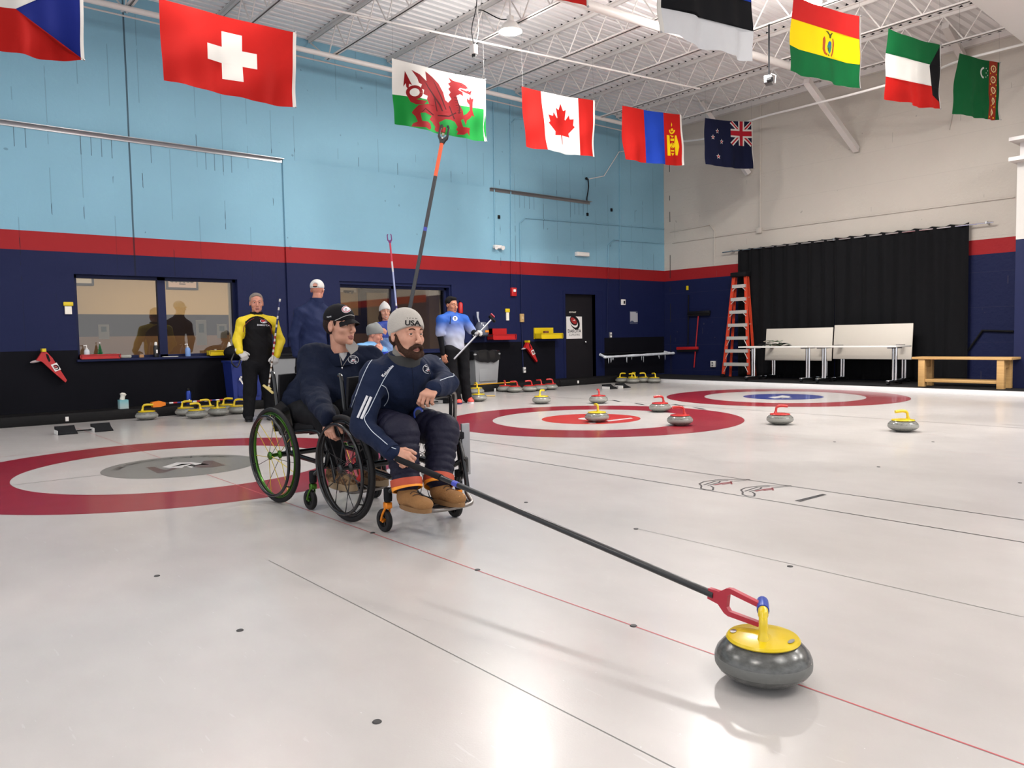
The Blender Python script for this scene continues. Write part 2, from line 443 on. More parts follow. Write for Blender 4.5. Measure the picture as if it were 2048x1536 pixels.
ring_text('HARMS CONSTRUCTION AND MASONRY', XS[0], 0.50, math.radians(160), math.radians(25), 0.085, P_DGREY, 'dark grey letters around the grey centre')
def line(name, a, b, w, m, label=None, z=0.0009):
    a = Vector(a).to_2d(); b = Vector(b).to_2d(); n = (b-a).normalized(); n = Vector((-n.y, n.x))*w/2
    return decal([(m, [tuple(a-n), tuple(b-n), tuple(b+n), tuple(a+n)])], name, z, label)
line('centre_line', (XS[0], -7), (XS[0], YT-0.61), 0.006, P_RLINE, 'thin red centre line of the near sheet')
line('centre_line', (XS[0], YT+0.61), (XS[0], IY), 0.005, P_RLINE, 'faint red centre line behind the near house')
line('centre_line', (XS[1], -7), (XS[1], YT-1.83), 0.005, ice_paint('ice_line_pale_red', srgb(214, 190, 186)), 'faint red centre line of the middle sheet')
line('tee_line', (XS[0]-1.83, YT), (XS[0]-0.61, YT), 0.008, P_DGREY)
line('side_line', (4.698, -7), (4.698, IY), 0.010, P_LINE, 'far black side line between the sheets')
line('side_line', (4.2021, -7), (4.2021, IY), 0.010, P_LINE, 'near black side line between the sheets')
line('side_line', (9.0654, -7), (9.0654, IY), 0.012, P_LINE, 'black side line left of the blue house')
line('side_line', (9.3, -7), (9.3, 3.0), 0.008, P_DGREY)
line('side_line', (3.10, -7), (3.10, 2.7), 0.003, P_DGREY, 'hairline joint in the near ice')
line('side_line', (1.42, -7), (1.42, 3.5), 0.003, P_DGREY, 'hairline joint in the near ice')
line('back_line', (0.2, 8.62), (4.1, 8.62), 0.006, P_RLINE)
# pinned drawing of two stick figures and a short bar between the side lines
def z7(pts, z=0.0): return [ZP(z, 1200+x/2.415, 880+y/2.415).xy for x, y in pts]
def stroke(pts, w):
    pts = [Vector(p) for p in pts]; L_ = []; R_ = []
    for i, p in enumerate(pts):
        d = (pts[min(i+1, len(pts)-1)]-pts[max(i-1, 0)]).normalized(); n = Vector((-d.y, d.x))*w/2; L_.append(tuple(p+n)); R_.append(tuple(p-n))
    return L_+R_[::-1]
mb = MB()
def st(m, pts, w=0.012, z=0.0012):
    p = stroke(z7(pts), w); mb.add([(x, y, z) for x, y in p], [t for t in tess(p)], m)
for dx, dy in ((0, 0), (200, 30)):
    S_ = lambda P: [(x+dx, y+dy) for x, y in P]
    st(P_LINE, S_([(480, 212), (500, 202), (560, 193), (620, 191)])); st(P_LINE, S_([(500, 218), (560, 198), (620, 196)]))
    st(P_LINE, S_([(520, 220), (575, 206), (580, 200)])); st(P_LINE, S_([(480, 212), (490, 222), (488, 234), (510, 240), (545, 243)]))
    st(P_LINE, S_([(545, 243), (548, 230), (535, 222)])); st(P_LINE, S_([(620, 192), (660, 193), (725, 191)], ), 0.008); st(P_LINE, S_([(635, 202), (680, 197), (725, 192)]), 0.008)
    st(P_RED, S_([(550, 218), (600, 208), (634, 204)]), 0.02); st(P_RED, S_([(590, 215), (630, 209)]), 0.014); st(P_RED, S_([(632, 200), (636, 214)]), 0.012)
st(P_LINE, [(946, 295), (1080, 262)], 0.018); st(P_LINE, [(962, 298), (1088, 264)], 0.018)
mb.build('ice_drawing', floor, 'black and red outline drawing marked on the ice')
mb = MB()
for x, y, l in ((1135, 211, 60), (1290, 232, 50), (1020, 212, 40), (1560, 240, 60), (1700, 262, 70)):
    a = ZP(0, 900+x/3.413, 740+y/3.413); mb.add([(a.x-.1, a.y-.15, .0012), (a.x-.05, a.y-.16, .0012), (a.x+.08, a.y+.12, .0012), (a.x+.03, a.y+.13, .0012)], [(0, 1, 2, 3)], P_LINE)
mb.build('ice_tick_marks', floor, 'short dark marks along the far side line')

# walkway round the ice, white lip, black curb in front of the blue wall
fl2 = struct(MB().box((IX, -7, -0.2), (15.5, 12.4, 0.07), CARPET), 'floor')
lip = struct(MB().rbox((IX-0.10, -7, -0.01), (IX+0.03, IY+0.1, 0.075), mat('white_lip', srgb(222, 220, 220), 0.5, noise=.05, nscale=9), 0.012), 'trim_1')
cb = MB()
x = -6.0
while x < IX:
    cb.rbox((x+0.003, IY, -0.01), (min(x+2.44, IX)-0.003, WY-0.003, 0.132), CURB, 0.012); x += 2.44
struct(cb, 'trim_2')

# ------------------------------------------------------------ walls
WB = MATS['painted_block_blue']; BG = MATS['painted_block_beige']
wins = [(2.34, 4.62, 0.83, 2.02), (6.40, 8.69, 0.80, 2.00)]
door = (11.74, 12.67, 0.07, 1.95)
w = MB(); T2 = WY+0.22
def wbox(x0, x1, z0, z1, y0=WY): w.box((x0, y0, z0), (x1, T2, z1), WB)
xs = -6
for (a, b, c, d) in wins+[door]:
    wbox(xs, a, -0.2, 6.1); wbox(a, b, d, 6.1)
    if c > -0.2: wbox(a, b, -0.2, c)
    xs = b
wbox(xs, 15.3, -0.2, 6.1)
struct(w, 'wall_back')
# shallow raised bay and its jamb lines
bay = MB(); bay.box((5.43, WY-0.03, 2.05), (9.70, WY, 3.985), WB); bay.box((5.43, WY-0.03, 0.95), (6.37, WY, 2.05), WB); bay.box((8.72, WY-0.03, 0.95), (9.70, WY, 2.05), WB)
struct(bay, 'wall_back_bay')
struct(MB().box((WX, -7, -0.2), (15.3, WY, 6.1), BG), 'wall_right')
tr = MB()
for x0, x1, zt in ((-6, 2.34, 0.965), (2.34, 4.62, 0.80), (4.62, 6.40, 0.94), (6.40, 8.69, 0.78), (8.69, 11.42, 0.94)):
    tr.box((x0, WY-0.006, 0.10), (x1, WY, zt), BLACKP)
struct(tr, 'trim_3'); struct(MB().box((12.95, WY-0.006, 0.10), (15.05, WY, 0.985), BLACKP), 'trim_4')

# corrugated roof deck (ribs along X)
v = []; f = []; y = -7.0; prof = []
while y < 12.3:
    prof += [(y, 6.0), (y+0.085, 6.0), (y+0.10, 6.045), (y+0.137, 6.045)]; y += 0.152
for (yy, z) in prof: v += [(-6, yy, z), (15.3, yy, z)]
for i in range(len(prof)-1): f.append((2*i, 2*i+1, 2*i+3, 2*i+2))
dk = MB(); dk.add(v, f, MATS['ceiling_deck']); dk.box((-6.2, -7.2, 6.05), (15.3, 12.43, 6.2), WHITE)
struct(dk, 'ceiling')

# open-web joists, one per bay
FLUTE_SHADE = MB()  # black fillers stand in for shade in the deck flutes, plus wall-edge steel
def joist(x):
    j = thing('roof_joist', None, 'joist', (x, 0, 0))
    m = MB()
    for s in (-1, 1):
        m.box((x+s*0.008, -7, 5.988), (x+s*0.062, 12.2, 5.998), STEELW); m.box((x+s*0.008, -7, 5.94), (x+s*0.015, 12.2, 5.99), STEELW)
    m.build('top_chord', j)
    m = MB()
    for s in (-1, 1):
        m.box((x+s*0.008, -7, 5.505), (x+s*0.045, 11.6, 5.512), STEELW); m.box((x+s*0.008, -7, 5.505), (x+s*0.013, 11.6, 5.535), STEELW)
    m.build('bottom_chord', j)
    m = MB(); y = 11.55; k = 0
    pts = []
    while y > -6.9:
        pts.append((x, y, 5.52 if k % 2 == 0 else 5.96)); y -= 0.30; k += 1
    for a, b in zip(pts, pts[1:]): m.tube([a, b], 0.011, STEELW, 6, cap=False)
    m.tube([(x, 12.15, 5.93), (x, 11.55, 5.52)], 0.012, STEELW, 6)
    m.build('web_bars', j)
    yy = -7.0
    while yy < 12.1:
        if yy > 0: FLUTE_SHADE.add([(x-.05, yy+.087, 6.0), (x+.05, yy+.087, 6.0), (x+.05, yy+.101, 6.043), (x-.05, yy+.101, 6.043), (x-.05, yy+.150, 6.0), (x+.05, yy+.150, 6.0), (x+.05, yy+.136, 6.043), (x-.05, yy+.136, 6.043)], [(0, 3, 7, 4), (1, 5, 6, 2), (0, 4, 5, 1), (0, 1, 2, 3), (4, 7, 6, 5)], BLKM)
        yy += .152
    return j
JX = [1.5+1.49*k for k in range(-4, 10)]
names = {2: 'second', 3: 'third'}
for k, x in enumerate(JX[:-1]):
    o = joist(x)
    o['group'] = 'white roof joists'
    o['label'] = 'white open-web steel joist running under the corrugated roof deck'
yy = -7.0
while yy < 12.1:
    if yy > 2: FLUTE_SHADE.add([(15.0, yy+.087, 6.0), (15.085, yy+.087, 6.0), (15.085, yy+.101, 6.043), (15.0, yy+.101, 6.043), (15.0, yy+.150, 6.0), (15.085, yy+.150, 6.0), (15.085, yy+.136, 6.043), (15.0, yy+.136, 6.043)], [(0, 3, 7, 4), (1, 5, 6, 2), (0, 4, 5, 1), (0, 1, 2, 3), (4, 7, 6, 5)], BLKM)  # same black stand-ins for shade along the beige wall edge
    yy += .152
FLUTE_SHADE.box((14.98, 2, 5.90), (15.088, 12.2, 5.998), STEELW)
struct(FLUTE_SHADE, 'ceiling')
def pipe(name, a, b, r, label, cat='pipe', n=12, m=STEELW):
    return tag(MB().tube([a, b], r, m, n).build(name), label, cat)
pipe('steel_pipe', (1.2, 11.3, 5.44), (12.9, 11.3, 5.50), 0.04, 'white round pipe running under the joists along the blue wall')
pipe('steel_pipe', ZP(5.42, 1050, -28), ZP(5.42, 1702, 170), 0.062, 'thick white round pipe crossing above the flags toward the beige wall')
pipe('steel_rod', ZP(5.44, 480, -20), ZP(5.44, 1400, 178), 0.016, 'thin white rod crossing below the lit flood lamp')
pipe('steel_rod', (1.0, 11.75, 5.52), (14.9, 11.75, 5.52), 0.012, 'thin white rod along the joist ends by the blue wall')
for a, b, lb in (((1612, 165), (1712, 303), 'white diagonal brace on the beige wall below the pipe'),
                 ((1398, 208), (1494, 350), 'white diagonal brace behind the navy flag with stars'),
                 ((1890, 55), (1925, 118), 'white diagonal brace behind the green flag with crescent')):
    q = XP(WX-0.07, *b); p = ZP(5.92, *a)
    if lb.startswith('white diagonal brace on'): p = ZP(5.42, *a)
    T = frame(p, (q-p), (0, 0, 1))
    tag(MB().box((0, -0.012, -0.055), ((q-p).length, 0.09, 0.055), STEELW, T).build('diagonal_brace'), lb, 'brace')
for p1, p2 in (((640, 6), (1240, 150)),): pass

# column and beams at the right edge
c = MB(); c.box((14.1, 3.6, 0.07), (14.5, 4.40, 2.42), NAVYM); c.box((14.1, 3.6, 2.42), (14.5, 4.40, 3.62), mat('column_white', srgb(196, 192, 186), .5))
struct(c, 'trim_5')
ib = MB()
ib.box((13.9, 3.3, 3.62), (14.55, 4.46, 3.68), STEELW); ib.box((13.9, 3.3, 3.93), (14.55, 4.46, 3.985), STEELW); ib.box((14.15, 3.3, 3.68), (14.25, 4.38, 3.93), STEELW)
ib.box((14.17, 3.3, 3.98), (14.23, 3.9, 5.2), STEELW)
struct(ib, 'trim_6')
a = ZP(5.2, 1937, 0); b2 = ZP(5.2, 2048, 87); d = (b2-a).normalized()
sf = MB(); T = frame(a-d*14, d, Vector((0, -1, 0)))
sf.box((0, 0, -0.8), (22, 1.6, 0), WHITE, T)
struct(sf, 'trim_7')
# ------------------------------------------------------------ windows, lounge behind them, door
gm = bpy.data.materials.new('window_glass'); gm.use_nodes = True; nt = gm.node_tree; nt.nodes.remove(nt.nodes['Principled BSDF'])
t_ = nt.nodes.new('ShaderNodeBsdfTransparent'); g_ = nt.nodes.new('ShaderNodeBsdfGlossy'); g_.inputs['Roughness'].default_value = 0.02
fr = nt.nodes.new('ShaderNodeFresnel'); fr.inputs['IOR'].default_value = 1.75; mx = nt.nodes.new('ShaderNodeMixShader')
t_.inputs[0].default_value = (0.86, 0.84, 0.8, 1)
nt.links.new(fr.outputs[0], mx.inputs[0]); nt.links.new(t_.outputs[0], mx.inputs[1]); nt.links.new(g_.outputs[0], mx.inputs[2])
nt.links.new(mx.outputs[0], nt.nodes['Material Output'].inputs[0])
CREAM = mat('cream_jamb', srgb(206, 188, 150), 0.5)
TAN = mat('lounge_wall_tan', srgb(196, 172, 132), 0.7, noise=0.05, nscale=2)
for i, (x0, x1, z0, z1) in enumerate(wins):
    w = struct(MB().box((x0, WY+0.14, z0), (x1, WY+0.146, z1), gm), 'window_%d' % (i+1))
    m = MB(); t = 0.045; xm = (x0+x1)/2+(0.03 if i == 0 else -0.02)
    for a, b, c_, d_ in ((x0, x0+t, z0, z1), (x1-t, x1, z0, z1), (x0, x1, z0, z0+t), (x0, x1, z1-t, z1), (xm-0.055, xm+0.055, z0, z1)):
        m.box((a, WY+0.10, c_), (b, WY+0.19, d_), NAVYM)
    m.build('window_frame', w)
    m = MB(); m.rbox((x0-0.02, WY-0.05, z0-0.03), (x1+0.02, WY+0.14, z0+0.005), NAVYM, 0.006); m.build('window_sill', w)
    m = MB(); 
    m.box((x0, WY+0.19, z0), (x0+0.03, WY+0.23, z1), CREAM); m.box((x1-0.075, WY+0.185, z0), (x1-0.045, WY+0.23, z1), CREAM)
    m.build('inner_jamb', w)
# lounge
L = MB(); L.box((0.5, 15.6, 0), (10.5, 15.7, 3.0), TAN); L.box((0.4, WY+0.25, 0), (0.5, 15.7, 3), TAN); L.box((10.5, WY+0.25, 0), (10.6, 15.7, 3), TAN)
struct(L, 'wall_lounge'); 
struct(MB().box((0.4, WY+0.22, 2.95), (10.6, 15.7, 3.05), WHITE), 'ceiling'); struct(MB().box((0.4, WY+0.22, -0.05), (10.6, 15.7, 0.02), mat('lounge_carpet', srgb(90, 80, 72), 0.9)), 'floor')
DKB = mat('dark_counter', srgb(38, 32, 36), 0.35); BRN = mat('brown_counter', srgb(112, 86, 64), 0.5)
t = thing('lounge_counter', 'long brown counter with dark upper band seen through the windows', 'counter', (5.5, 15.2, 0))
MB().box((0.6, 15.1, 0.02), (8.55, 15.59, 1.18), BRN).build('body', t)
MB().box((0.6, 15.35, 1.1801), (8.55, 15.59, 1.58), DKB).build('upper_band', t)
def wallsign(nm, y, p0, p1, m, lb, cat, frame_m=None, th=0.02):
    a = YP(y, *p0); b = YP(y, *p1); o = thing(nm, lb, cat, ((a.x+b.x)/2, y, b.z))
    MB().box((a.x, y-th, b.z), (b.x, y, a.z), m).build('sheet', o)
    if frame_m:
        k = 0.035; q = MB()
        for u in ((a.x-k, a.x, b.z-k, a.z+k), (b.x, b.x+k, b.z-k, a.z+k), (a.x, b.x, b.z-k, b.z), (a.x, b.x, a.z, a.z+k)): q.box((u[0], y-th-0.01, u[2]), (u[1], y, u[3]), frame_m)
        q.build('frame', o)
    return o, a, b
PAPER = mat('paper', srgb(230, 224, 212), 0.6); DKF = mat('dark_frame', srgb(50, 42, 40), 0.4)
o, a, b = wallsign('wall_picture', 15.6, (150, 545), (183, 567), PAPER, 'framed cream print in the top left of the left window', 'picture', DKF)
o, a, b = wallsign('wall_picture', 15.6, (335, 552), (392, 576), mat('pale_pink_print', srgb(222, 196, 184), 0.6), 'framed print with a row of small dark symbols behind the left window', 'picture', DKF)
q = MB()
for k in range(6):
    cx = a.x+(b.x-a.x)*(0.15+0.14*k); cz = a.z+(b.z-a.z)*0.35
    q.prism([(cx-.05, cz-.03), (cx, cz-.045), (cx+.05, cz-.02), (cx+.03, cz+.05), (cx-.01, cz+.02), (cx-.04, cz+.05)], .002, DKF, Matrix.Translation((0, 15.577, 0)) @ Matrix.Rotation(PI/2, 4, 'X'))
q.box((a.x+.2, 15.576, b.z+.06), (b.x-.2, 15.58, b.z+.075), DKF); q.build('print_symbols', o)
o, a, b = wallsign('notice', 15.6, (680, 574), (712, 585), PAPER, 'cream notice with handwriting in the top left of the right window', 'notice')
q = MB(); rr = random.Random(3)
for k in range(9):
    x = a.x+.07+k*(b.x-a.x-.14)/9; q.box((x, 15.573, a.z-.10-rr.random()*.05), (x+.03, 15.58, a.z-.07), DKF)
q.build('handwriting', o)
t = thing('lounge_door', 'pale door with dark frame seen through the right window', 'door', (9.6, 15.5, 0))
MB().box((8.75, 15.5, 0.02), (9.3, 15.59, 2.1), mat('lounge_door_face', srgb(206, 190, 160), .5)).build('door_leaf', t)
q = MB(); q.box((8.6, 15.48, 0.02), (8.75, 15.595, 2.25), DKB); q.box((9.3, 15.48, 0.02), (9.45, 15.595, 2.25), DKB); q.box((8.75, 15.48, 2.1), (9.3, 15.595, 2.25), DKB); q.build('door_frame', t)
# papers taped on the inside of the glass
for n_, (p0, p1, lb) in enumerate((((196, 649), (219, 678), 'pale notice with a green square taped in the left pane of the left window'),
                    ((391, 640), (414, 690), 'long pale notice taped in the right pane of the left window'),
                    ((433, 648), (454, 676), 'small pale notice with a green square by the right jamb of the left window'))):
    a = YP(WY+0.16, *p0); b = YP(WY+0.16, *p1)
    o = thing('window_notice', lb, 'notice', ((a.x+b.x)/2, WY+0.16, b.z))
    MB().box((a.x, WY+0.150, b.z), (b.x, WY+0.152, a.z), mat('notice_paper', srgb(190, 182, 168), .7)).build('sheet', o)
    k = (b.x-a.x); MB().box((a.x+k*.25, WY+0.1485, b.z+(a.z-b.z)*.5), (b.x-k*.25, WY+0.1498, a.z-(a.z-b.z)*.15), mat('notice_square', srgb(92, 104, 92) if n_ != 1 else srgb(150, 144, 134), .7)).build('printed_square', o)

# door with its poster
d = door
D = struct(MB().box((d[0], WY+0.10, d[2]), (d[1], WY+0.14, d[3]), mat('charcoal_door', srgb(24, 22, 26), .55, spec=.2)), 'door_1')
q = MB()
for a in ((d[0]-.06, d[0], d[2], d[3]+.06), (d[1], d[1]+.20, d[2], d[3]+.06), (d[0], d[1], d[3], d[3]+.06)): q.box((a[0], WY-0.008, a[2]), (a[1], WY+0.10, a[3]), NAVYM)
q.build('door_frame', D)
q = MB(); p = W(1167.5, 684, -0.10); q.tube([p, p+Vector((0, -.05, 0))], .012, CHROME); q.ball(p+Vector((0, -.06, 0)), .028, CHROME); q.build('door_knob', D, 'chrome knob')
a = W(1139, 622.5, -.1); b = W(1151, 626.5, -.1)
o = thing('door_plate', 'small white-lettered plate above the poster on the dark door', 'sign', ((a.x+b.x)/2, WY+.1, b.z))
MB().box((a.x-.02, WY+.096, b.z-.012), (b.x+.02, WY+.0999, a.z+.012), BLKM).build('plate', o)
def wtext(txt, cx, y, cz, size, m, parent, name='lettering', bold=.0, spacing=1.0, sx=1.0, n=(0, -1, 0)):
    vs, fs = text_tris(txt, size, bold*size, spacing)
    T = frame((cx, y, cz), (1, 0, 0), (0, 0, 1)) if n == (0, -1, 0) else n
    mb = MB(); mb.add([(x*sx, yy, 0) for x, yy, _ in vs], fs, m, T=T); return mb.build(name, parent)
wtext('ICE PLANT', (a.x+b.x)/2, WY+.095, (a.z+b.z)/2, .045, PAPER, o, bold=.02)
a = W(1132, 633, -.1); b = W(1164, 677, -.1); pw = b.x-a.x; ph = a.z-b.z; cx = (a.x+b.x)/2
o = thing('poster', 'white curling club poster with a red and black stone on the dark door', 'poster', (cx, WY+.1, b.z))
MB().box((a.x, WY+.094, b.z), (b.x, WY+.099, a.z), WHITE).build('sheet', o)
TW = Matrix.Translation((0, WY+.0925, 0)) @ Matrix.Rotation(PI/2, 4, 'X')   # (x,z)->wall facing -Y
INK = mat('poster_ink', srgb(22, 20, 24), .6); RINK = mat('poster_red', srgb(150, 32, 32), .6)
def rot_e(cx, cy, rx, ry, a, n=40): return [(cx+rx*math.cos(t)*math.cos(a)-ry*math.sin(t)*math.sin(a), cy+rx*math.cos(t)*math.sin(a)+ry*math.sin(t)*math.cos(a)) for t in [2*PI*k/n for k in range(n)]]
def stone_logo(cx, cz, s, T, parent, name='stone_emblem', d=.0006):
    q = MB(); k = 0
    for m, P in ((INK, rot_e(cx+.08*s, cz-.02*s, .58*s, .44*s, -.8)), (WHITE, rot_e(cx-.05*s, cz+.03*s, .50*s, .32*s, -.75)), (INK, rot_e(cx-.06*s, cz+.12*s, .44*s, .30*s, -.6)),
                 (RINK, rot_e(cx-.06*s, cz+.13*s, .36*s, .20*s, -.55)), (WHITE, [(cx-.2*s, cz+.16*s), (cx+.05*s, cz+.22*s), (cx+.1*s, cz+.12*s), (cx-.02*s, cz+.15*s)])):
        q.add([(x, y, d*k) for x, y in P], tess(P), m, T=T); k += 1
    return q.build(name, parent)
stone_logo(cx, a.z-ph*.27, pw*.60, TW, o)
wtext('DAKOTA', cx, WY+.092, a.z-ph*.66, pw*.205, INK, o, bold=.02); wtext('CURLING', cx, WY+.092, a.z-ph*.82, pw*.13, INK, o, bold=.01, spacing=1.3)

# ------------------------------------------------------------ things fixed to the blue wall
def fix(nm, lb, cat, px, py, off=0): return thing(nm, lb, cat, W(px, py, off))
# angle ledges
for x0, x1, lb in ((-2, 5.43, 'long grey steel angle ledge high on the left of the blue wall'), (9.70, 12.53, 'shorter grey steel angle ledge right of the raised bay')):
    m = MB(); m.box((x0, WY-0.09, 3.975), (x1, WY-0.001, 3.983), GREYM); m.box((x0, WY-0.012, 3.925), (x1, WY-0.001, 3.975), GREYM)
    tag(m.build('steel_ledge'), lb, 'ledge')
SKYM = mat('sky_blue_paint', SKYB, .5)
def conduit(pts, lb, m=WB, r=0.012, name='conduit', off=0.016):
    P = [W(*p, off) if len(p) == 2 else Vector(p) for p in pts]
    return tag(MB().tube(P, r, m, 8).build(name), lb, 'conduit')
conduit([(1021, 205), (1022, 480), (1023, 578)], 'blue conduit running down to the red alarm box')
conduit([(1087, 235), (1030, 238), (1020, 250)], 'short bent blue conduit beside the red and white maple leaf flag')
conduit([(987, 205), (990, 488)], 'thin blue conduit above the left emergency lamp')
conduit([(1328, 458), (1050, 436), (1040, 446), (1042, 560), (1043, 627)], 'blue conduit bending down to the tan switch')
conduit([(1240, 262), (1240, 600)], 'blue conduit running down to the white thermostat')
conduit([(1328, 487), (1228, 480), (1217, 490), (1214, 664)], 'blue conduit bending down to the wall outlet by the door')
conduit([(1043, 646), (1046, 734)], 'dark conduit between the tan switch and the low outlet', NAVYM)
conduit([(1260, 300), (1238, 304), (1208, 352), (1178, 358)], 'white cable loop near the striped flag', WHITE, .01, 'cable')
m = MB(); m.tube(smooth_path([W(1176, 358, .03), W(1177, 375, .06), W(1174, 395, .03), W(1174, 402, .02)], 6), .012, BLKM, 8); m.ball(W(1173, 357, .04), .03, BLKM); tag(m.build('cable'), 'short black cable with a plug hanging above the ledge end', 'cable')
for px, py in ((1174, 429), (1222, 420), (997, 434)):
    c = W(px, py); tag(MB().rbox((c.x-.025, WY-.03, c.z-.035), (c.x+.025, WY, c.z+.035), BLKM, .006).build('wall_clip'), {1174: 'small black clip on the light blue wall below the ledge end', 1222: 'small black clip on the light blue wall near the corner', 997: 'small dark clip on the light blue wall under the ledge start'}[px], 'clip')
# emergency lamp, white lamp box
o = fix('emergency_lamp', 'white twin-head emergency lamp above the red stripe', 'lamp', 993, 497)
c = W(993, 494); m = MB().rbox((c.x-.10, WY-.07, c.z-.035), (c.x+.10, WY, c.z+.035), WHITE, .015); m.build('housing', o)
for s in (-1, 1): MB().lathe([(0, 0), (.03, .005), (.045, .05), (.04, .055), (0, .05)], WHITE, 16, T=Matrix.Translation((c.x+s*.085, WY-.06, c.z-.01)) @ Matrix.Rotation(PI/2+.3, 4, 'X')).build('lamp_head', o)
o = fix('lamp_box', 'white rectangular lamp box on the blue wall left of the corner', 'lamp', 1162, 511)
c = W(1162, 509); MB().rbox((c.x-.20, WY-.09, c.z-.045), (c.x+.18, WY, c.z+.045), WHITE, .012).build('housing', o); MB().box((c.x-.18, WY-.094, c.z-.03), (c.x+.16, WY-.0905, c.z+.015), mat('lens', srgb(235, 232, 225), .25)).build('lens', o)
# alarm, card holders, switch, outlets, thermostat
def wbx(nm, lb, cat, px, py, w_, h_, d_, m, part='body', bev=.008):
    c = W(px, py); o = thing(nm, lb, cat, (c.x, WY, c.z-h_/2)); MB().rbox((c.x-w_/2, WY-d_, c.z-h_/2), (c.x+w_/2, WY, c.z+h_/2), m, bev).build(part, o); return o, c
o, c = wbx('fire_alarm', 'red fire alarm strobe on the navy wall under the conduit', 'alarm', 1025, 584, .13, .17, .06, REDP); MB().box((c.x-.03, WY-.075, c.z+.0), (c.x+.03, WY-.061, c.z+.05), WHITE).build('strobe', o)
o, c = wbx('card_holder', 'yellow card holder with white cards on the navy wall by the bins', 'holder', 1014, 621, .11, .075, .03, YELP, 'holder'); MB().box((c.x-.035, WY-.022, c.z-.20), (c.x+.035, WY-.004, c.z-.04), PAPER).build('card', o)
o, c = wbx('card_holder', 'yellow card holder with a white card left of the left window', 'holder', 136, 608, .12, .055, .03, YELP, 'holder'); MB().box((c.x-.045, WY-.018, c.z-.14), (c.x+.04, WY-.004, c.z-.032), PAPER).build('card', o)
o, c = wbx('wall_switch', 'tan wall switch between the red and yellow trays', 'switch', 1042.5, 636, .10, .17, .04, mat('tan_plastic', srgb(178, 146, 96), .5), 'plate'); MB().box((c.x-.012, WY-.055, c.z-.03), (c.x+.012, WY-.041, c.z+.03), CREAM).build('toggle', o)
def outlet(px, py, lb):
    o, c = wbx('wall_outlet', lb, 'outlet', px, py, .09, .13, .03, GREYM, 'cover')
    for s in (-1, 1): MB().rbox((c.x-.025, WY-.037, c.z+s*.033-.022), (c.x+.025, WY-.031, c.z+s*.033+.022), WHITE, .002).build('socket', o)
outlet(1047.5, 740, 'low outlet on the black panel by the hanging red holder'); outlet(1220, 670, 'outlet right of the dark door')
o, c = wbx('thermostat', 'small white thermostat on the navy wall right of the door', 'thermostat', 1245.5, 604.5, .14, .13, .03, WHITE); MB().box((c.x-.005, WY-.034, c.z-.035), (c.x+.045, WY-.031, c.z+.03), BLK).build('screen', o)
o, c = wbx('paper_holder', 'pale torn sheet in a holder above the frosted rail', 'holder', 1267, 635, .27, .30, .012, mat('smoky_plastic', srgb(70, 76, 100), .3), 'back_plate', .004)
P = [(-.13, .13), (.06, .13), (.08, .10), (.13, .11), (.13, -.10), (.02, -.11), (-.04, -.08), (-.08, -.07), (-.13, -.1)]
MB().prism([(c.x+x, c.z+z) for x, z in P], .002, mat('torn_sheet', srgb(170, 170, 176), .6), Matrix.Translation((0, WY-.013, 0)) @ Matrix.Rotation(PI/2, 4, 'X')).build('torn_sheet', o)
# wall trays
def tray(nm, lb, cat, x0, x1, y0, y1, z0, h, m, lip=.015, parent=None):
    o = thing(nm, lb, cat, ((x0+x1)/2, (y0+y1)/2, z0)); t = .008; q = MB()
    q.box((x0, y0, z0), (x1, y1, z0+t), m); q.box((x0, y0, z0), (x1, y0+t, z0+h), m); q.box((x0, y1-t, z0), (x1, y1, z0+h), m)
    q.box((x0, y0, z0), (x0+t, y1, z0+h), m); q.box((x1-t, y0, z0), (x1, y1, z0+h), m)
    q.build('tray_body', o); r = MB()
    for a_, b_ in (((x0-lip, y0-lip, z0+h-.01), (x1+lip, y0, z0+h)), ((x0-lip, y0-lip, z0), (x1+lip, y0-.004, z0+.012)), ((x0-lip, y0-lip, z0), (x0-lip*.2, y0-.002, z0+h)), ((x1+lip*.2, y0-lip, z0), (x1+lip, y0-.002, z0+h))): r.box(a_, b_, m)
    r.build('rim', o); return o
for (pa, pb, m, lb) in (((984, 665), (1029, 679), REDP, 'red tray shelf on the navy wall behind the grey bin'), ((1080, 663), (1122, 677), YELP, 'yellow tray shelf on the navy wall left of the dark door')):
    a = W(*pa, .2); b = W(*pb, .2)
    o = tray('wall_tray', lb, 'tray', a.x, b.x, WY-.24, WY-.04, b.z, (a.z-b.z)*.75, m); MB().box((a.x, WY-.03, b.z), (b.x-.06, WY, a.z+.08), m).build('back_plate', o)
c = W(1092.5, 665.5, .15); tag(MB().rbox((c.x-.05, WY-.18, c.z-.06), (c.x+.05, WY-.1, c.z+.04), mat('brown_box', srgb(120, 76, 40), .6), .01).build('small_box'), 'small brown box standing in the yellow wall tray', 'box')
# trays and bottles on the window sill
SZ = 0.836
tray('sill_tray', 'red tray on the sill of the left window', 'tray', 2.37, 2.86, WY-.055, WY+.09, SZ, .065, REDP)
tray('sill_tray', 'yellow tray on the sill behind the man in yellow and black', 'tray', 4.13, 4.60, WY-.055, WY+.09, SZ, .08, YELP)
def pump(px, m, lb, s=1.0, y=WY+.02, z=SZ):
    c = YP(y, px, 700); o = thing('pump_bottle', lb, 'bottle', (c.x, y, z)); T = Matrix.Translation((c.x, y, z)) @ Matrix.Scale(s, 4)
    MB().lathe([(0, 0), (.035, 0), (.038, .01), (.038, .10), (.028, .125), (.014, .135), (0, .135)], m, 20, T).build('bottle_body', o)
    q = MB(); q.lathe([(.014, .135), (.014, .15), (.005, .152), (.005, .19), (0, .19)], WHITE, 12, T); q.tube([(0, 0, .185), (-.04, 0, .18)], .006, WHITE, 8, T=T); q.build('pump', o, 'white pump')
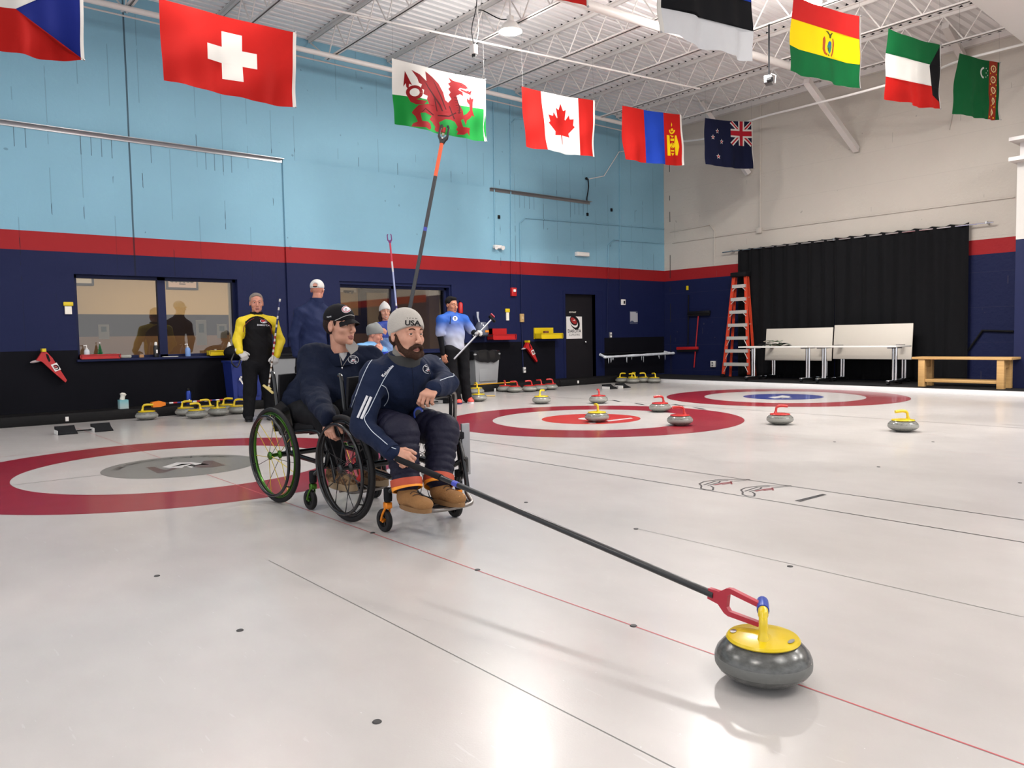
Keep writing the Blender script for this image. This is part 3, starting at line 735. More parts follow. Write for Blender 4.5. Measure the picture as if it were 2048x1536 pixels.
CLR = mat('clear_gel', srgb(196, 200, 204), .15); BGL = mat('blue_gel', srgb(116, 150, 206), .2)
pump(173.5, CLR, 'clear sanitiser pump bottle standing in the red sill tray', 1.0, z=SZ+.008); pump(375.5, BGL, 'blue sanitiser pump bottle on the middle of the left window sill', 1.0)
# small green tree, cloth, black bottle, little box, tissue pack
c = YP(WY+.03, 200, 700); o = thing('tabletop_tree', 'tiny green christmas tree on the sill of the left window', 'tree', (c.x, WY+.03, SZ))
q = MB(); GRN = mat('pine_green', srgb(24, 96, 50), .5, noise=.4, nscale=90)
rr = random.Random(5)
for k in range(5):
    z0 = .035*k; r0 = .062-.011*k; n_ = 22; vs = [(0, 0, z0+.065)]+[((r0*(1.0 if i % 2 else .72))*math.cos(2*PI*i/n_), (r0*(1.0 if i % 2 else .72))*math.sin(2*PI*i/n_), z0+.008*(i % 2)) for i in range(n_)]+[(0, 0, z0+.02)]
    q.add(vs, [(0, 1+i, 1+(i+1) % n_) for i in range(n_)]+[(n_+1, 1+(i+1) % n_, 1+i) for i in range(n_)], GRN, T=Matrix.Translation((c.x, WY+.03, SZ+.01)))
q.build('branches', o); MB().lathe([(.012, 0), (.012, .03), (0, .03)], mat('bark', srgb(80, 52, 34), .8), 8, Matrix.Translation((c.x, WY+.03, SZ))).build('trunk', o); MB().ball((c.x, WY+.03, SZ+.225), .011, WHITE).build('star', o)
c = YP(WY+.04, 244, 702); q = MB(); q.rbox((c.x-.10, WY-.0, SZ), (c.x+.12, WY+.09, SZ+.045), mat('grey_cloth', srgb(160, 160, 152), .8, bump=.6, bscale=30), .018); tag(q.build('folded_cloth'), 'folded pale cloth on the sill between the red tray and the wooden block', 'cloth')
c = YP(WY+.02, 282, 706); tag(MB().rbox((c.x-.03, WY-.02, SZ), (c.x+.03, WY+.03, SZ+.045), mat('wood_block', srgb(168, 124, 82), .6), .006).build('wood_block'), 'little wooden block on the sill of the left window', 'block')
c = YP(WY+.03, 312, 700); o = thing('drink_bottle', 'black drink bottle with white cap against the window mullion', 'bottle', (c.x, WY+.03, SZ)); T = Matrix.Translation((c.x, WY+.03, SZ))
MB().lathe([(0, 0), (.034, 0), (.037, .02), (.037, .14), (.028, .175), (0, .175)], BLK, 20, T).build('bottle_body', o); MB().lathe([(.02, .175), (.02, .21), (.012, .225), (0, .225)], WHITE, 16, T).build('cap', o, 'white cap'); MB().box((c.x-.01, WY-.0085, SZ+.06), (c.x+.014, WY-.0075, SZ+.11), WHITE).build('label_mark', o)
c = YP(WY+.05, 458, 698); o = thing('tissue_pack', 'white tissue carton in the yellow sill tray', 'tissues', (c.x, WY+.05, SZ+.008)); MB().rbox((c.x-.045, WY+.0, SZ+.009), (c.x+.045, WY+.08, SZ+.12), mat('grey_carton', srgb(150, 140, 130), .6), .004).build('carton', o); MB().lathe([(.035, 0), (.03, .03), (.012, .08), (0, .09)], WHITE, 10, Matrix.Translation((c.x, WY+.04, SZ+.12))).build('tissue', o)
c = YP(WY+.04, 431, 695); o = thing('jar', 'small glass jar behind the yellow sill tray', 'jar', (c.x, WY+.04, SZ)); MB().lathe([(0, 0), (.03, 0), (.032, .05), (.022, .07), (.022, .09), (0, .09)], mat('jar_glass', srgb(150, 140, 120), .2), 16, Matrix.Translation((c.x, WY+.055, SZ+.01))).build('jar_body', o)
tag(MB().box((3.47, WY+.0, SZ), (3.68, WY+.08, SZ+.008), PAPER).build('paper_sheet'), 'white paper lying on the sill right of the mullion', 'paper')

# red hanging holders with a pointed end
def holder(px, py, s, lb):
    c = W(px, py, .10); o = thing('hanging_holder', lb, 'holder', (c.x, WY, c.z))
    T = Matrix.Translation((c.x, WY-.03, c.z)) @ Matrix.Rotation(PI/2, 4, 'X') @ Matrix.Scale(s, 4)
    out = [(-.02, 0), (.03, -.01), (.10, -.10), (.27, -.43), (.25, -.46), (.10, -.30), (-.03, -.15), (-.10, -.13), (-.06, -.07)]
    q = MB(); q.prism(out, .07, REDP, T); q.build('body', o)
    MB().box((c.x-.025*s, WY-.12, c.z-.01), (c.x+.025*s, WY-.001, c.z+.035*s), YELP).build('hook', o, 'yellow hook')
    MB().prism([(.02, -.04), (.05, -.05), (.075, -.14), (.055, -.16), (.03, -.10)], .002, BLKM, T @ Matrix.Translation((0, 0, .0705))).build('slot', o)
    q = MB(); q.prism([(.075, -.20), (.15, -.17), (.20, -.27), (.125, -.30)], .003, WHITE, T @ Matrix.Translation((0, 0, .0705))); q.build('sticker', o, 'white sticker with a dark emblem')
    stone_logo(.137, -.235, .07, T @ Matrix.Translation((0, 0, .0745)), o, 'sticker_emblem')
    MB().ball((0, 0, 0), (.075, .02, .035), mat('grey_brush', srgb(176, 160, 160), .8), 16, T @ Matrix.Translation((-.10, -.145, .03)) @ Matrix.Rotation(.2, 4, 'Z')).build('brush_end', o)
holder(88, 702, .95, 'red pointed holder hanging on the black panel at the far left')
holder(1057, 684, .92, 'red pointed holder hanging between the red and yellow wall trays')

# frosted rail loop
a = W(1206, 716, .12); b = W(1335, 713, .12); x0, x1 = a.x, b.x; z = .56
FROST = mat('frost', srgb(216, 220, 226), .75, noise=.3, nscale=14, bump=1.0, bscale=40)
P = [(x0, WY-.03, z+.05), (x0, WY-.20, z), (x0+.08, WY-.28, z), (x1-.08, WY-.28, z+.02), (x1, WY-.2, z+.02), (x1, WY-.03, z+.05)]
o = thing('frosted_rail', 'pipe loop crusted with white frost on the black panel right of the door', 'pipe', (x0, WY, z))
pp = smooth_path(P, 14); rr = random.Random(2)
MB().tube(pp, [.022+.012*rr.random() for _ in pp], FROST, 10).build('pipe_loop', o)
MB().tube([(x0+.05, WY-.03, z+.06), (x1-.05, WY-.03, z+.07)], .02, BLKM, 8).build('back_pipe', o)
q = MB()
for k in range(14):
    x = x0+rr.random()**2*(x1-x0); l = .04+rr.random()*.12; q.tube([(x, WY-.28, z-.01), (x, WY-.28, z-.01-l)], [.008, .002], FROST, 6)
q.build('icicles', o)

# ------------------------------------------------------------ beige wall: curtain, conduits, tools
for pts, lb in ((((1340, 464), (1380, 457), (1420, 450), (1429, 462), (1428, 530)), 'white conduit bending down near the corner of the beige wall'),
                (((1345, 486), (1520, 461), (1700, 437), (2029, 394)), 'long white conduit running level across the beige wall above the curtains'),
                (((1521, 205), (1520, 461)), 'vertical white conduit dropping from the roof to the junction box'),
                (((1905, 180), (1908, 215), (1898, 260)), 'short thin cable mark on the beige wall behind the green flag')):
    tag(MB().tube([B(*p, .015) for p in pts], .013 if len(pts) != 3 else .006, mat('beige_paint', BEIGE, .5), 8).build('conduit'), lb, 'conduit')
c = B(1520, 461); tag(MB().rbox((WX-.06, c.y-.06, c.z-.06), (WX, c.y+.06, c.z+.06), mat('beige_paint', BEIGE, .5), .006).build('junction_box'), 'beige junction box above the curtain rod', 'box')
# pale cable sagging from the corner past the flags
P = [XP(14.9, 1340, 285), XP(14.6, 1420, 275), XP(14.2, 1505, 240), XP(13.6, 1600, 215), XP(13.0, 1700, 190), XP(12.8, 1777, 169), XP(13.2, 1860, 145), XP(13.6, 1925, 120), XP(13.9, 2048, 88)]
tag(MB().tube(smooth_path(P, 8), .02, WHITE, 8).build('cable'), 'pale cable sagging across the beige wall side past the hanging flags', 'cable')
rod = thing('curtain_rod', 'thin metal rod holding the black curtains', 'rod', (WX, 7.7, 2.86))
MB().tube([XP(14.97, 1445, 505), XP(14.97, 1987, 444)], .014, CHROME, 8).build('rod', rod)
for p in ((1462, 503), (1667, 480), (1972, 446)): c = XP(14.95, *p); MB().box((14.95, c.y-.012, c.z-.012), (WX, c.y+.012, c.z+.03), GREYM).build('bracket', rod)
CURT = mat('black_curtain', srgb(11, 11, 14), .85, sheen=.03, bump=.15, bscale=200)
def curtain(y0, y1, zt0, zt1, lb, seed, bot=.085):
    r = random.Random(seed); n = 160; rows = 26; v = []; f = []
    ph = [r.random()*6 for _ in range(4)]
    for i in range(n+1):
        u = i/n; y = y0+(y1-y0)*u; zt = zt0+(zt1-zt0)*u
        for j in range(rows+1):
            w_ = j/rows; z = zt+.05-(zt+.05-bot)*w_
            a_ = .036*math.sin(u*2*PI*8+ph[0])*(1-.75*w_)-.012+.018*math.sin(u*2*PI*5.3+ph[1]+w_*1.2)*w_+.012*math.sin(u*2*PI*13+ph[2])*w_
            if j == 0: z += -.02*abs(math.sin(u*PI*8))
            v.append((15.0+a_, y, z))
    for i in range(n):
        for j in range(rows): k = i*(rows+1)+j; f.append((k, k+1, k+rows+2, k+rows+1))
    m = MB().add(v, f, CURT, True); o = m.build('curtain'); s = o.modifiers.new('thick', 'SOLIDIFY'); s.thickness = .006; s.offset = 0
    return tag(o, lb, 'curtain')
a = XP(14.95, 1473, 503); b = XP(14.95, 1668, 480); c = XP(14.95, 1937, 450)
curtain(b.y+.01, a.y, b.z, a.z, 'black curtain on the left behind the ladder and first table', 1)
curtain(c.y, b.y-.01, c.z, b.z, 'wider black curtain on the right behind the tipped tables and bench', 2)
c = B(1427.5, 728); o = thing('wall_outlet', 'white outlet low on the navy wall left of the ladder', 'outlet', (WX, c.y, c.z)); MB().rbox((WX-.05, c.y-.06, c.z-.07), (WX, c.y+.06, c.z+.07), WHITE, .006).build('cover', o)
for s in (-1, 1): MB().box((WX-.056, c.y-.02, c.z+s*.03-.015), (WX-.051, c.y+.02, c.z+s*.03+.015), GREYM).build('socket', o)
# wide black-headed and red-headed scrapers on the wall
def tool(p0, p1, h0, h1, m1, m2, lb, rod_m=None):
    o = thing('wall_broom', lb, 'broom', (WX, B(*p0).y, B(*p0).z))
    MB().tube([B(*h0, .06), B(*h1, .06)], .014, rod_m or m2, 8).build('handle', o)
    a = B(*p0, .06); b = B(*p1, .06); T = frame(a, b-a, (0, 0, 1)); MB().rbox((0, -.035, -.03), ((b-a).length, .035, .03), m1, .01, T).build('head', o)
    q = MB(); q.box((0.01, -.08, -.02), ((b-a).length-.01, -.035, .02), BLKM, T); q.build('bristles', o)
tool((1376, 626), (1420, 624), (1397, 628), (1388, 735), BLK, REDP, 'push broom with black head up and red handle on the navy wall')
tool((1354, 697), (1396, 696), (1376, 690), (1377, 590), REDP, BLKM, 'wide scraper with red head low on the navy wall near the corner')
c = B(1376, 576); tag(MB().rbox((WX-.05, c.y-.02, c.z-.05), (WX, c.y+.02, c.z+.05), YELP, .006).build('wall_hook'), 'small yellow hook on the navy wall above the red scraper', 'hook')
tag(MB().tube([B(1921, 722, .03), B(1965, 661, .03), B(2027, 663, .03)], .02, BLKM, 8).build('handrail'), 'dark bent handrail on the navy wall behind the wooden bench', 'rail')
# ------------------------------------------------------------ furniture along the far side
ORF = mat('orange_fibreglass', srgb(206, 70, 42), .45); ALU = mat('brushed_aluminium', srgb(196, 192, 186), .4, .2)
ld = thing('step_ladder', 'tall orange step ladder with silver steps leaning by the black curtain', 'ladder', (14.7, 10.0, .07))
lb_, rb_ = XP(14.62, 1446, 756), XP(14.62, 1498, 756); lt, rt_ = XP(14.78, 1468, 552), XP(14.78, 1491, 550); lb_.z = rb_.z = .075
def rail(a, b, m, w=.036, t=.03, par=ld, nm='rail'):
    T = frame(a, b-a, (0, 1, 0)); q = MB(); L_ = (b-a).length
    q.box((0, -w/2, -t/2), (L_, -w/2+.006, t/2), m, T); q.box((0, w/2-.006, -t/2), (L_, w/2, t/2), m, T); q.box((0, -w/2, -t/2), (L_, w/2, -t/2+.006), m, T)
    return q.build(nm, par)
rail(lb_, lt, ORF, .07); rail(rb_, rt_, ORF, .07)
dx = Vector((.20, 0, 0)); d2 = Vector((.08, 0, 0))
rail(lb_+dx+Vector((0, -.05, 0)), lt+d2, ORF, .05); rail(rb_+dx+Vector((0, -.02, 0)), rt_+d2, ORF, .05)
for i, yp in enumerate((572.5, 599, 624.5, 651, 677, 703, 730)):
    u = (756-yp)/(756-551); a = lb_.lerp(lt, u); b = rb_.lerp(rt_, u); q = MB()
    q.box((a.x-.03, min(a.y, b.y), a.z-.035), (a.x+.06, max(a.y, b.y), a.z+.035), ALU)
    for s, c in ((-1, a), (1, b)): q.tube([(c.x-.02, c.y+s*.08, c.z-.03), (c.x-.02, c.y, c.z-.03-(.14 if i > 3 else .07))], .008, ALU, 6)
    q.build('step', ld)
for z in (.6, 1.2, 1.8):
    u = z/2.3; a = (lb_+dx).lerp(lt+d2, u); b = (rb_+dx).lerp(rt_+d2, u); MB().box((a.x, min(a.y, b.y), a.z-.012), (a.x+.012, max(a.y, b.y), a.z+.012), ALU).build('rear_brace', ld)
MB().rbox((14.70, rt_.y-.05, lt.z-.03), (14.92, lt.y+.05, lt.z+.07), BLKM, .02).build('top_cap', ld)
for c in (lb_, rb_): MB().rbox((c.x-.04, c.y-.04, .071), (c.x+.04, c.y+.04, .14), BLKM, .01).build('foot', ld)

TOPM = mat('beige_laminate', srgb(206, 198, 186), .5); EDG = mat('white_edge', srgb(225, 222, 216), .5)
def table(x, y0, y1, tipped, lb, ztop=.76):
    t = thing('folding_table', lb, 'table', (x, (y0+y1)/2, .07), group=None); w_ = .60
    if not tipped: MB().rbox((x-w_/2, y0, ztop-.028), (x+w_/2, y1, ztop), EDG, .006).build('tabletop', t)
    else:
        T = frame((x+.02, y0, ztop+.05), (0, 1, 0), (.10, 0, 1)); MB().rbox((0, -.36, -.014), (y1-y0, .30, .014), TOPM, .006, T).build('tabletop', t)
    for yy in (y0+.16, y1-.16):
        q = MB(); lx = x if not tipped else x+.05
        for s in (-.03, .03): q.tube([(lx+s*.3, yy+s, .15), (lx+s*.3, yy+s, ztop-.03 if not tipped else ztop-.15)], .022, CHROME, 10)
        q.rbox((x-.27, yy-.03, .125), (x+.27, yy+.03, .155), CHROME, .008); q.build('leg', t)
        for s in (-.24, .24):
            q = MB(); T = Matrix.Translation((x+s, yy, .102)) @ Matrix.Rotation(PI/2, 4, 'X'); q.lathe([(0, -.02), (.03, -.02), (.03, .02), (0, .02)], BLK, 14, T)
            q.box((x+s-.012, yy-.012, .11), (x+s+.012, yy+.012, .13), BLKM); q.build('caster', t)
        q = MB(); q.box((x-.2, yy-.04, ztop-.05), (x+.2, yy+.04, ztop-.03), GREYM); q.build('bracket', t)
def yr(x, pa, pb, y=700): return sorted((XP(x, pa, y).y, XP(x, pb, y).y))
y0, y1 = yr(14.0, 1632, 1493); table(14.0, y0+.004, y1, False, 'flat grey folding table nearest the ladder with a heap of papers')
y0, y1 = yr(14.0, 1808, 1632); table(14.0, y0, y1-.004, False, 'flat grey folding table in front of the right tipped tabletop')
y0, y1 = yr(14.62, 1664, 1531); table(14.62, y0, y1-.0, True, 'tipped-up folding table behind the papers')
y0, y1 = yr(14.62, 1824, 1667); table(14.62, y0, y1-.0, True, 'larger tipped-up folding table left of the wooden bench', .80)
a = XP(14.0, 1524, 690); b = XP(14.0, 1574, 690); q = MB(); rr = random.Random(9)
hp = thing('paper_heap', 'heap of crumpled black and white papers on the left table', 'papers', (14.0, (a.y+b.y)/2, .76))
for k in range(16):
    y = b.y+.05+rr.random()*(a.y-b.y-.1); z = .765+.007*k*(1-abs(y-(a.y+b.y)/2)/(a.y-b.y)*1.2); 
    T = Matrix.Translation((14.0-.1+rr.random()*.2, y, z)) @ Matrix.Rotation(rr.random()*3, 4, 'Z') @ Matrix.Rotation((rr.random()-.5)*.3, 4, 'X')
    P = []
    for i in range(5):
        for j in range(2): P.append((-.14+.07*i, -.05+.1*j, .012*math.sin(i*2.1+k)))
    q.add(P, [(2*i, 2*i+2, 2*i+3, 2*i+1) for i in range(4)], (PAPER, INK, GRN, PAPER)[k % 4], True, T)
q.build('papers', hp); hp['kind'] = 'stuff'
# wooden bench
WOOD = NG('pine_wood', .5, .4); n1 = WOOD.noise(6, 4, sc=(1, .35, 8)); WOODM = WOOD.done(WOOD.mix(n1, srgb(172, 128, 76), srgb(216, 176, 116)))
bx = 13.70; y1, y0 = XP(bx, 1824, 718).y, XP(bx, 2024, 720).y
o = thing('wooden_bench', 'long pine bench with a low shelf at the right by the blue column', 'bench', (bx, (y0+y1)/2, .07))
MB().rbox((bx-.02, y0, .53), (bx+.42, y1, .57), WOODM, .006).build('bench_top', o)
for ya, yb in ((XP(bx, 1849, 740).y, XP(bx, 1836, 740).y), (XP(bx, 2008, 740).y, XP(bx, 1993, 740).y)):
    for xx in (bx, bx+.30): MB().rbox((xx, ya, .071), (xx+.09, yb, .53), WOODM, .005).build('leg', o)
    MB().rbox((bx+.09, ya+.02, .40), (bx+.30, yb-.02, .52), WOODM, .004).build('side_rail', o)
for xx in (bx+.02, bx+.32): MB().rbox((xx, y0+.16, .15), (xx+.05, y1-.16, .20), WOODM, .004).build('stretcher', o)

# ------------------------------------------------------------ bins and small things along the blue wall
CT = .132
def bin_(cx, w_, d_, h, y, m, lb, bag=False, rim=None, lid=None):
    o = thing('waste_bin', lb, 'bin', (cx, y, CT)); q = MB(); T = Matrix.Translation((cx, y, CT+.001)); a, b = w_/2, d_/2; k = .84
    def loop(s, z): return [(-a*s, -b*s, z), (a*s, -b*s, z), (a*s, b*s, z), (-a*s, b*s, z)]
    q.add(loop(k, 0)+loop(1, h), [(3, 2, 1, 0), (0, 1, 5, 4), (1, 2, 6, 5), (2, 3, 7, 6), (3, 0, 4, 7)], m, False, T)
    q.build('bin_body', o)
    q = MB(); q.rbox((-a*k*.72, -b*.94-.006, h*.10), (a*.74, -b*.94+.01, h*.86), m, .004, T @ Matrix.Rotation(-.03, 4, 'X')); q.build('front_panel', o)
    q = MB(); q.rbox((-a-.015, -b-.015, h-.03), (a+.015, b+.015, h+.004), rim or m, .008, T); q.build('rim', o)
    if bag:
        v = []; f = []; n = 40; rr = random.Random(4)
        for i in range(n):
            t = 2*PI*i/n; cx_, cy_ = max(-1, min(1, 1.35*math.cos(t)))*a, max(-1, min(1, 1.35*math.sin(t)))*b; j = .02*rr.random()
            v += [(cx_*.8, cy_*.8, h-.1), (cx_*.98, cy_*.98, h+.05+j), (cx_*1.06, cy_*1.08, h+.03+j), (cx_*1.08+.0, cy_*1.12, h-.12-.04*math.sin(3*t)-j*2)]
        for i in range(n):
            for k_ in range(3): f.append((4*i+k_, 4*((i+1) % n)+k_, 4*((i+1) % n)+k_+1, 4*i+k_+1))
        MB().add(v, f, BLK, True, T).build('bin_bag', o, 'black liner bag folded over the rim')
    if lid: MB().rbox((-a*.95, -b*.95, h), (a*.95, b*.95, h+.05), lid, .015, T).build('lid', o)
    return o
BGREY = mat('grey_bin_plastic', srgb(140, 142, 144), .45); BBLUE = mat('blue_bin_plastic', srgb(30, 46, 120), .4)
a = YP(11.95, 938, 700); b = YP(11.95, 988, 700); bin_((a.x+b.x)/2, b.x-a.x, .36, .60, 11.96, BGREY, 'grey bin with black liner bag beside the man in the light blue shirt', bag=True)
a = YP(11.95, 523, 710); b = YP(11.95, 582, 710); bin_((a.x+b.x)/2, b.x-a.x, .36, .66, 11.96, BGREY, 'grey bin right of the man in yellow and black', rim=BLKM, lid=BLKM)
a = YP(11.95, 453, 710); b = YP(11.95, 517, 710); o = bin_((a.x+b.x)/2, b.x-a.x, .36, .62, 11.96, BBLUE, 'blue recycling bin behind the man in yellow and black', rim=BBLUE)
q = MB(); cx = (a.x+b.x)/2-.05
for k in range(3):
    T = Matrix.Translation((cx-.02, 11.765, .46)) @ Matrix.Rotation(PI/2, 4, 'X') @ Matrix.Rotation(2*PI*k/3, 4, 'Z')
    q.prism([(-.05, .03), (.03, .03), (.03, .015), (.065, .042), (.03, .07), (.03, .055), (-.05, .055)], .004, WHITE, T)
q.build('recycling_symbol', o)
bp = thing('backpack', 'black backpack slumped on top of the blue recycling bin', 'bag', (cx-.05, 11.9, .77)); cx += 0
q = MB(); q.ball((cx-.04, 11.90, .878), (.22, .15, .12), BLKM, 20); q.ball((cx+.05, 11.86, .845), (.17, .15, .08), BLKM, 20); q.build('bag_body', bp)
MB().tube(smooth_path([(cx-.16, 11.75, .86), (cx-.22, 11.70, .74), (cx-.14, 11.69, .66), (cx-.06, 11.74, .8)], 6), .012, BLK, 8).build('strap', bp)
# tissue box and drink bottle on the curb, brooms lying along it
c = ZP(CT, 247, 822); o = thing('tissue_box', 'pale teal tissue box with a white tissue standing on the black curb', 'tissues', (c.x, 11.9, CT)); cx = YP(11.9, 246, 800).x
TB = NG('teal_tissue_box', .6, .3); tm = TB.done(TB.mix(TB.ramp(TB.z, .13, .26), srgb(190, 206, 204), srgb(104, 168, 176)))
MB().rbox((cx-.057, 11.84, CT), (cx+.057, 11.96, CT+.125), tm, .003).build('box', o)
MB().lathe([(.035, 0), (.03, .05), (.045, .08), (.02, .10), (0, .10)], PAPER, 9, Matrix.Translation((cx-.01, 11.9, CT+.124)) @ Matrix.Rotation(.2, 4, 'Y')).build('tissue', o, 'white tissue pulled up')
cx = YP(11.9, 377, 790).x; o = thing('drink_bottle', 'blue metal drink bottle on the black curb behind the yellow stones', 'bottle', (cx, 11.9, CT)); T = Matrix.Translation((cx, 11.9, CT))
MB().lathe([(0, 0), (.034, 0), (.036, .01), (.036, .17), (.024, .20), (0, .20)], mat('blue_metal', srgb(32, 60, 150), .3, .4), 20, T).build('bottle_body', o); MB().lathe([(.022, .20), (.026, .205), (.026, .235), (0, .24)], BLK, 16, T).build('cap', o); MB().ball((cx-.0, 11.866, CT+.06), (.012, .004, .02), WHITE).build('sticker', o)
a = YP(11.755, 322, 808); b = YP(11.755, 446, 803); o = thing('curling_broom', 'broom with orange head and striped shaft lying along the black curb', 'broom', (a.x, 11.755, CT))
q = MB(); n = 16
STR = [mat('stripe_red', srgb(180, 40, 50), .4), mat('stripe_white', srgb(224, 220, 220), .4), mat('stripe_blue', srgb(40, 60, 140), .4)]
for k in range(n): q.tube([(a.x+(b.x-a.x)*k/n, 11.755, CT+.045), (a.x+(b.x-a.x)*(k+1)/n, 11.755, CT+.045)], .013, BLK if k < 2 else STR[(k*2) % 3], 10)
q.build('shaft', o)
q = MB(); q.prism([(-.12, .0), (-.13, .07), (-.02, .085), (.05, .06), (.05, .02), (-.02, -.0)], .10, mat('orange_plastic', srgb(238, 130, 26), .4), Matrix.Translation((a.x, 11.805, CT+.002)) @ Matrix.Rotation(PI/2, 4, 'X')); q.build('broom_head', o, 'orange broom head')
a = YP(11.80, 948, 775); b = YP(11.8, 1015, 772); tag(MB().tube([(a.x, 11.80, CT+.014), (b.x+.2, 11.80, CT+.014)], .012, mat('yellow_shaft', srgb(206, 150, 40), .4), 10).build('broom_shaft'), 'thin yellow-orange shaft lying on the curb below the grey bin', 'broom')
a = ZP(0, 958, 793); b = ZP(0, 990, 793); tag(MB().tube([(a.x, a.y, .012), (b.x, b.y, .012)], .012, mat('pale_wood', srgb(206, 176, 110), .5), 8).build('wooden_stick'), 'short pale stick lying on the ice in front of the grey bin', 'stick')
# small white plugs on the curb face
for px, py in ((134, 838), (990, 782), (1156, 764)):
    c = YP(IY-.002, px, py); 
    z = min(max(c.z, .03), .10)
    tag(MB().rbox((c.x-.02, IY-.012, z-.03), (c.x+.02, IY+.002, z+.03), WHITE, .004).build('curb_plug'), {134: 'small white plug in the curb below the left window', 990: 'small white plug in the curb below the grey bin', 1156: 'small white plug in the curb below the dark door'}[px], 'plug')
# jug with scoop and red extinguisher on the wall
c = W(954, 655); o = thing('hanging_jug', 'smoky clear jug with orange label on the navy wall above the grey bin', 'jug', (c.x, WY, c.z-.16))
MB().lathe([(0, 0), (.12, .0), (.14, .04), (.13, .18), (.09, .26), (0, .27)], mat('smoky_jug', srgb(84, 88, 104), .2), 20, Matrix.Translation((c.x, WY-.15, c.z-.16))).build('jug_body', o)
MB().box((c.x-.02, WY-.295, c.z-.10), (c.x+.06, WY-.285, c.z-.06), mat('orange_label', srgb(226, 136, 40), .5)).build('label_band', o)
MB().tube([(c.x-.05, WY-.15, c.z+.08), (c.x-.09, WY-.15, c.z+.20), (c.x-.09, WY-.15, c.z+.30)], [.014, .022, .03], mat('pale_paddle', srgb(170, 174, 186), .4), 10, flat=.5).build('paddle', o)
MB().box((c.x-.16, WY-.30, c.z-.18), (c.x+.16, WY-.001, c.z-.16), BLKM).build('shelf_bracket', o)
c = W(918, 612); o = thing('fire_extinguisher', 'red extinguisher on the wall half hidden behind the head of the man in light blue', 'extinguisher', (c.x, WY-.08, c.z-.2))
MB().lathe([(0, 0), (.04, .0), (.045, .02), (.045, .18), (.02, .21), (0, .21)], REDP, 20, Matrix.Translation((c.x, WY-.05, c.z-.14))).build('cylinder', o); MB().tube([(c.x, WY-.05, c.z+.06), (c.x-.02, WY-.05, c.z+.10)], .012, BLKM).build('valve', o)

# foot hacks
def hack(p, lb):
    o = thing('foot_hack', lb, 'hack', (p[0], p[1], 0))
    for s in (-.19, .19):
        T = Matrix.Translation((p[0]+s, p[1], 0.001)) @ Matrix.Rotation(PI/2, 4, 'Y')
        T = Matrix.Translation((p[0]+s-.10, p[1], 0.001)) @ Matrix(((0, 0, 1, 0), (1, 0, 0, 0), (0, 1, 0, 0), (0, 0, 0, 1)))
        MB().prism([(-.13, 0), (.10, 0), (.10, .085), (.05, .09), (-.02, .045), (-.13, .012)], .20, BLACKR, T).build('foot_pad', o)
        MB().box((p[0]+s-.106, p[1]-.11, .001), (p[0]+s-.1005, p[1]+.09, .05), WHITE).build('side_plate', o)
    MB().tube([(p[0]-.1, p[1]+.02, .022), (p[0]+.1, p[1]+.02, .022)], .008, BLKM).build('cross_bar', o)
hack((2.0, 10.32), 'pair of black rubber foot hacks on the ice at the far left'); hack((11.32, 10.38), 'pair of black rubber foot hacks on the ice left of the far yellow stones'); hack((7.02, 10.35), 'black rubber foot hacks behind the arm of the front wheelchair')
# small dark markers frozen in the ice
MK = mat('dark_marker', srgb(46, 44, 44), .5)
for px, py in ((314, 1152), (480, 1261), (754, 1444), (955, 1140), (1267, 1252), (745, 1066), (1580, 1133), (1757, 934), (1052, 1005), (1272, 1058), (2040, 966), (1866, 884), (1669, 884)):
    c = ZP(0, px, py); o = MB().lathe([(0, .003), (.011, .003), (.013, .001), (.013, 0)], MK, 14, Matrix.Translation(c)).build('ice_marker')
    tag(o, None, 'marker', 'dark markers set in the ice'); o['label'] = 'small round dark marker set in the white ice'

# ------------------------------------------------------------ stones
GR = NG('granite', .13, .5); a_ = GR.noise(95, 4); b_ = GR.noise(24, 3); v_ = GR.N.new('ShaderNodeTexVoronoi'); v_.inputs['Scale'].default_value = 170; GR.L.new(GR.co, v_.inputs['Vector'])
col = GR.mix(GR.ramp(a_, .35, .68), srgb(92, 92, 88), srgb(144, 144, 136)); col = GR.mix(GR.m('MULTIPLY', GR.ramp(v_.outputs['Distance'], .0, .5), .45), col, srgb(118, 118, 112))
band = GR.m('MULTIPLY', GR.near(GR.z, .058, .016), .75); col = GR.mix(band, col, srgb(150, 149, 142)); GRANITE = GR.done(col)
GR.set(GR.b.inputs['Roughness'], GR.m('ADD', .13, GR.m('MULTIPLY', band, .45)))
DG = NG('dark_granite', .15, .5); a_ = DG.noise(46, 5, sc=(1, 1, 2.4)); col = DG.mix(DG.ramp(a_, .30, .72), srgb(70, 70, 68), srgb(98, 98, 95)); band = DG.m('MULTIPLY', DG.near(DG.z, .056, .013), .7)
col = DG.mix(band, col, srgb(110, 110, 106)); DGRAN = DG.done(col); DG.set(DG.b.inputs['Roughness'], DG.m('ADD', .2, DG.m('MULTIPLY', band, .4)))
YH = mat('stone_yellow', srgb(214, 184, 8), .28, coat=.3); RH = mat('stone_red', srgb(186, 34, 30), .28, coat=.3); BH = mat('stone_blue_grip', srgb(34, 66, 160), .35)
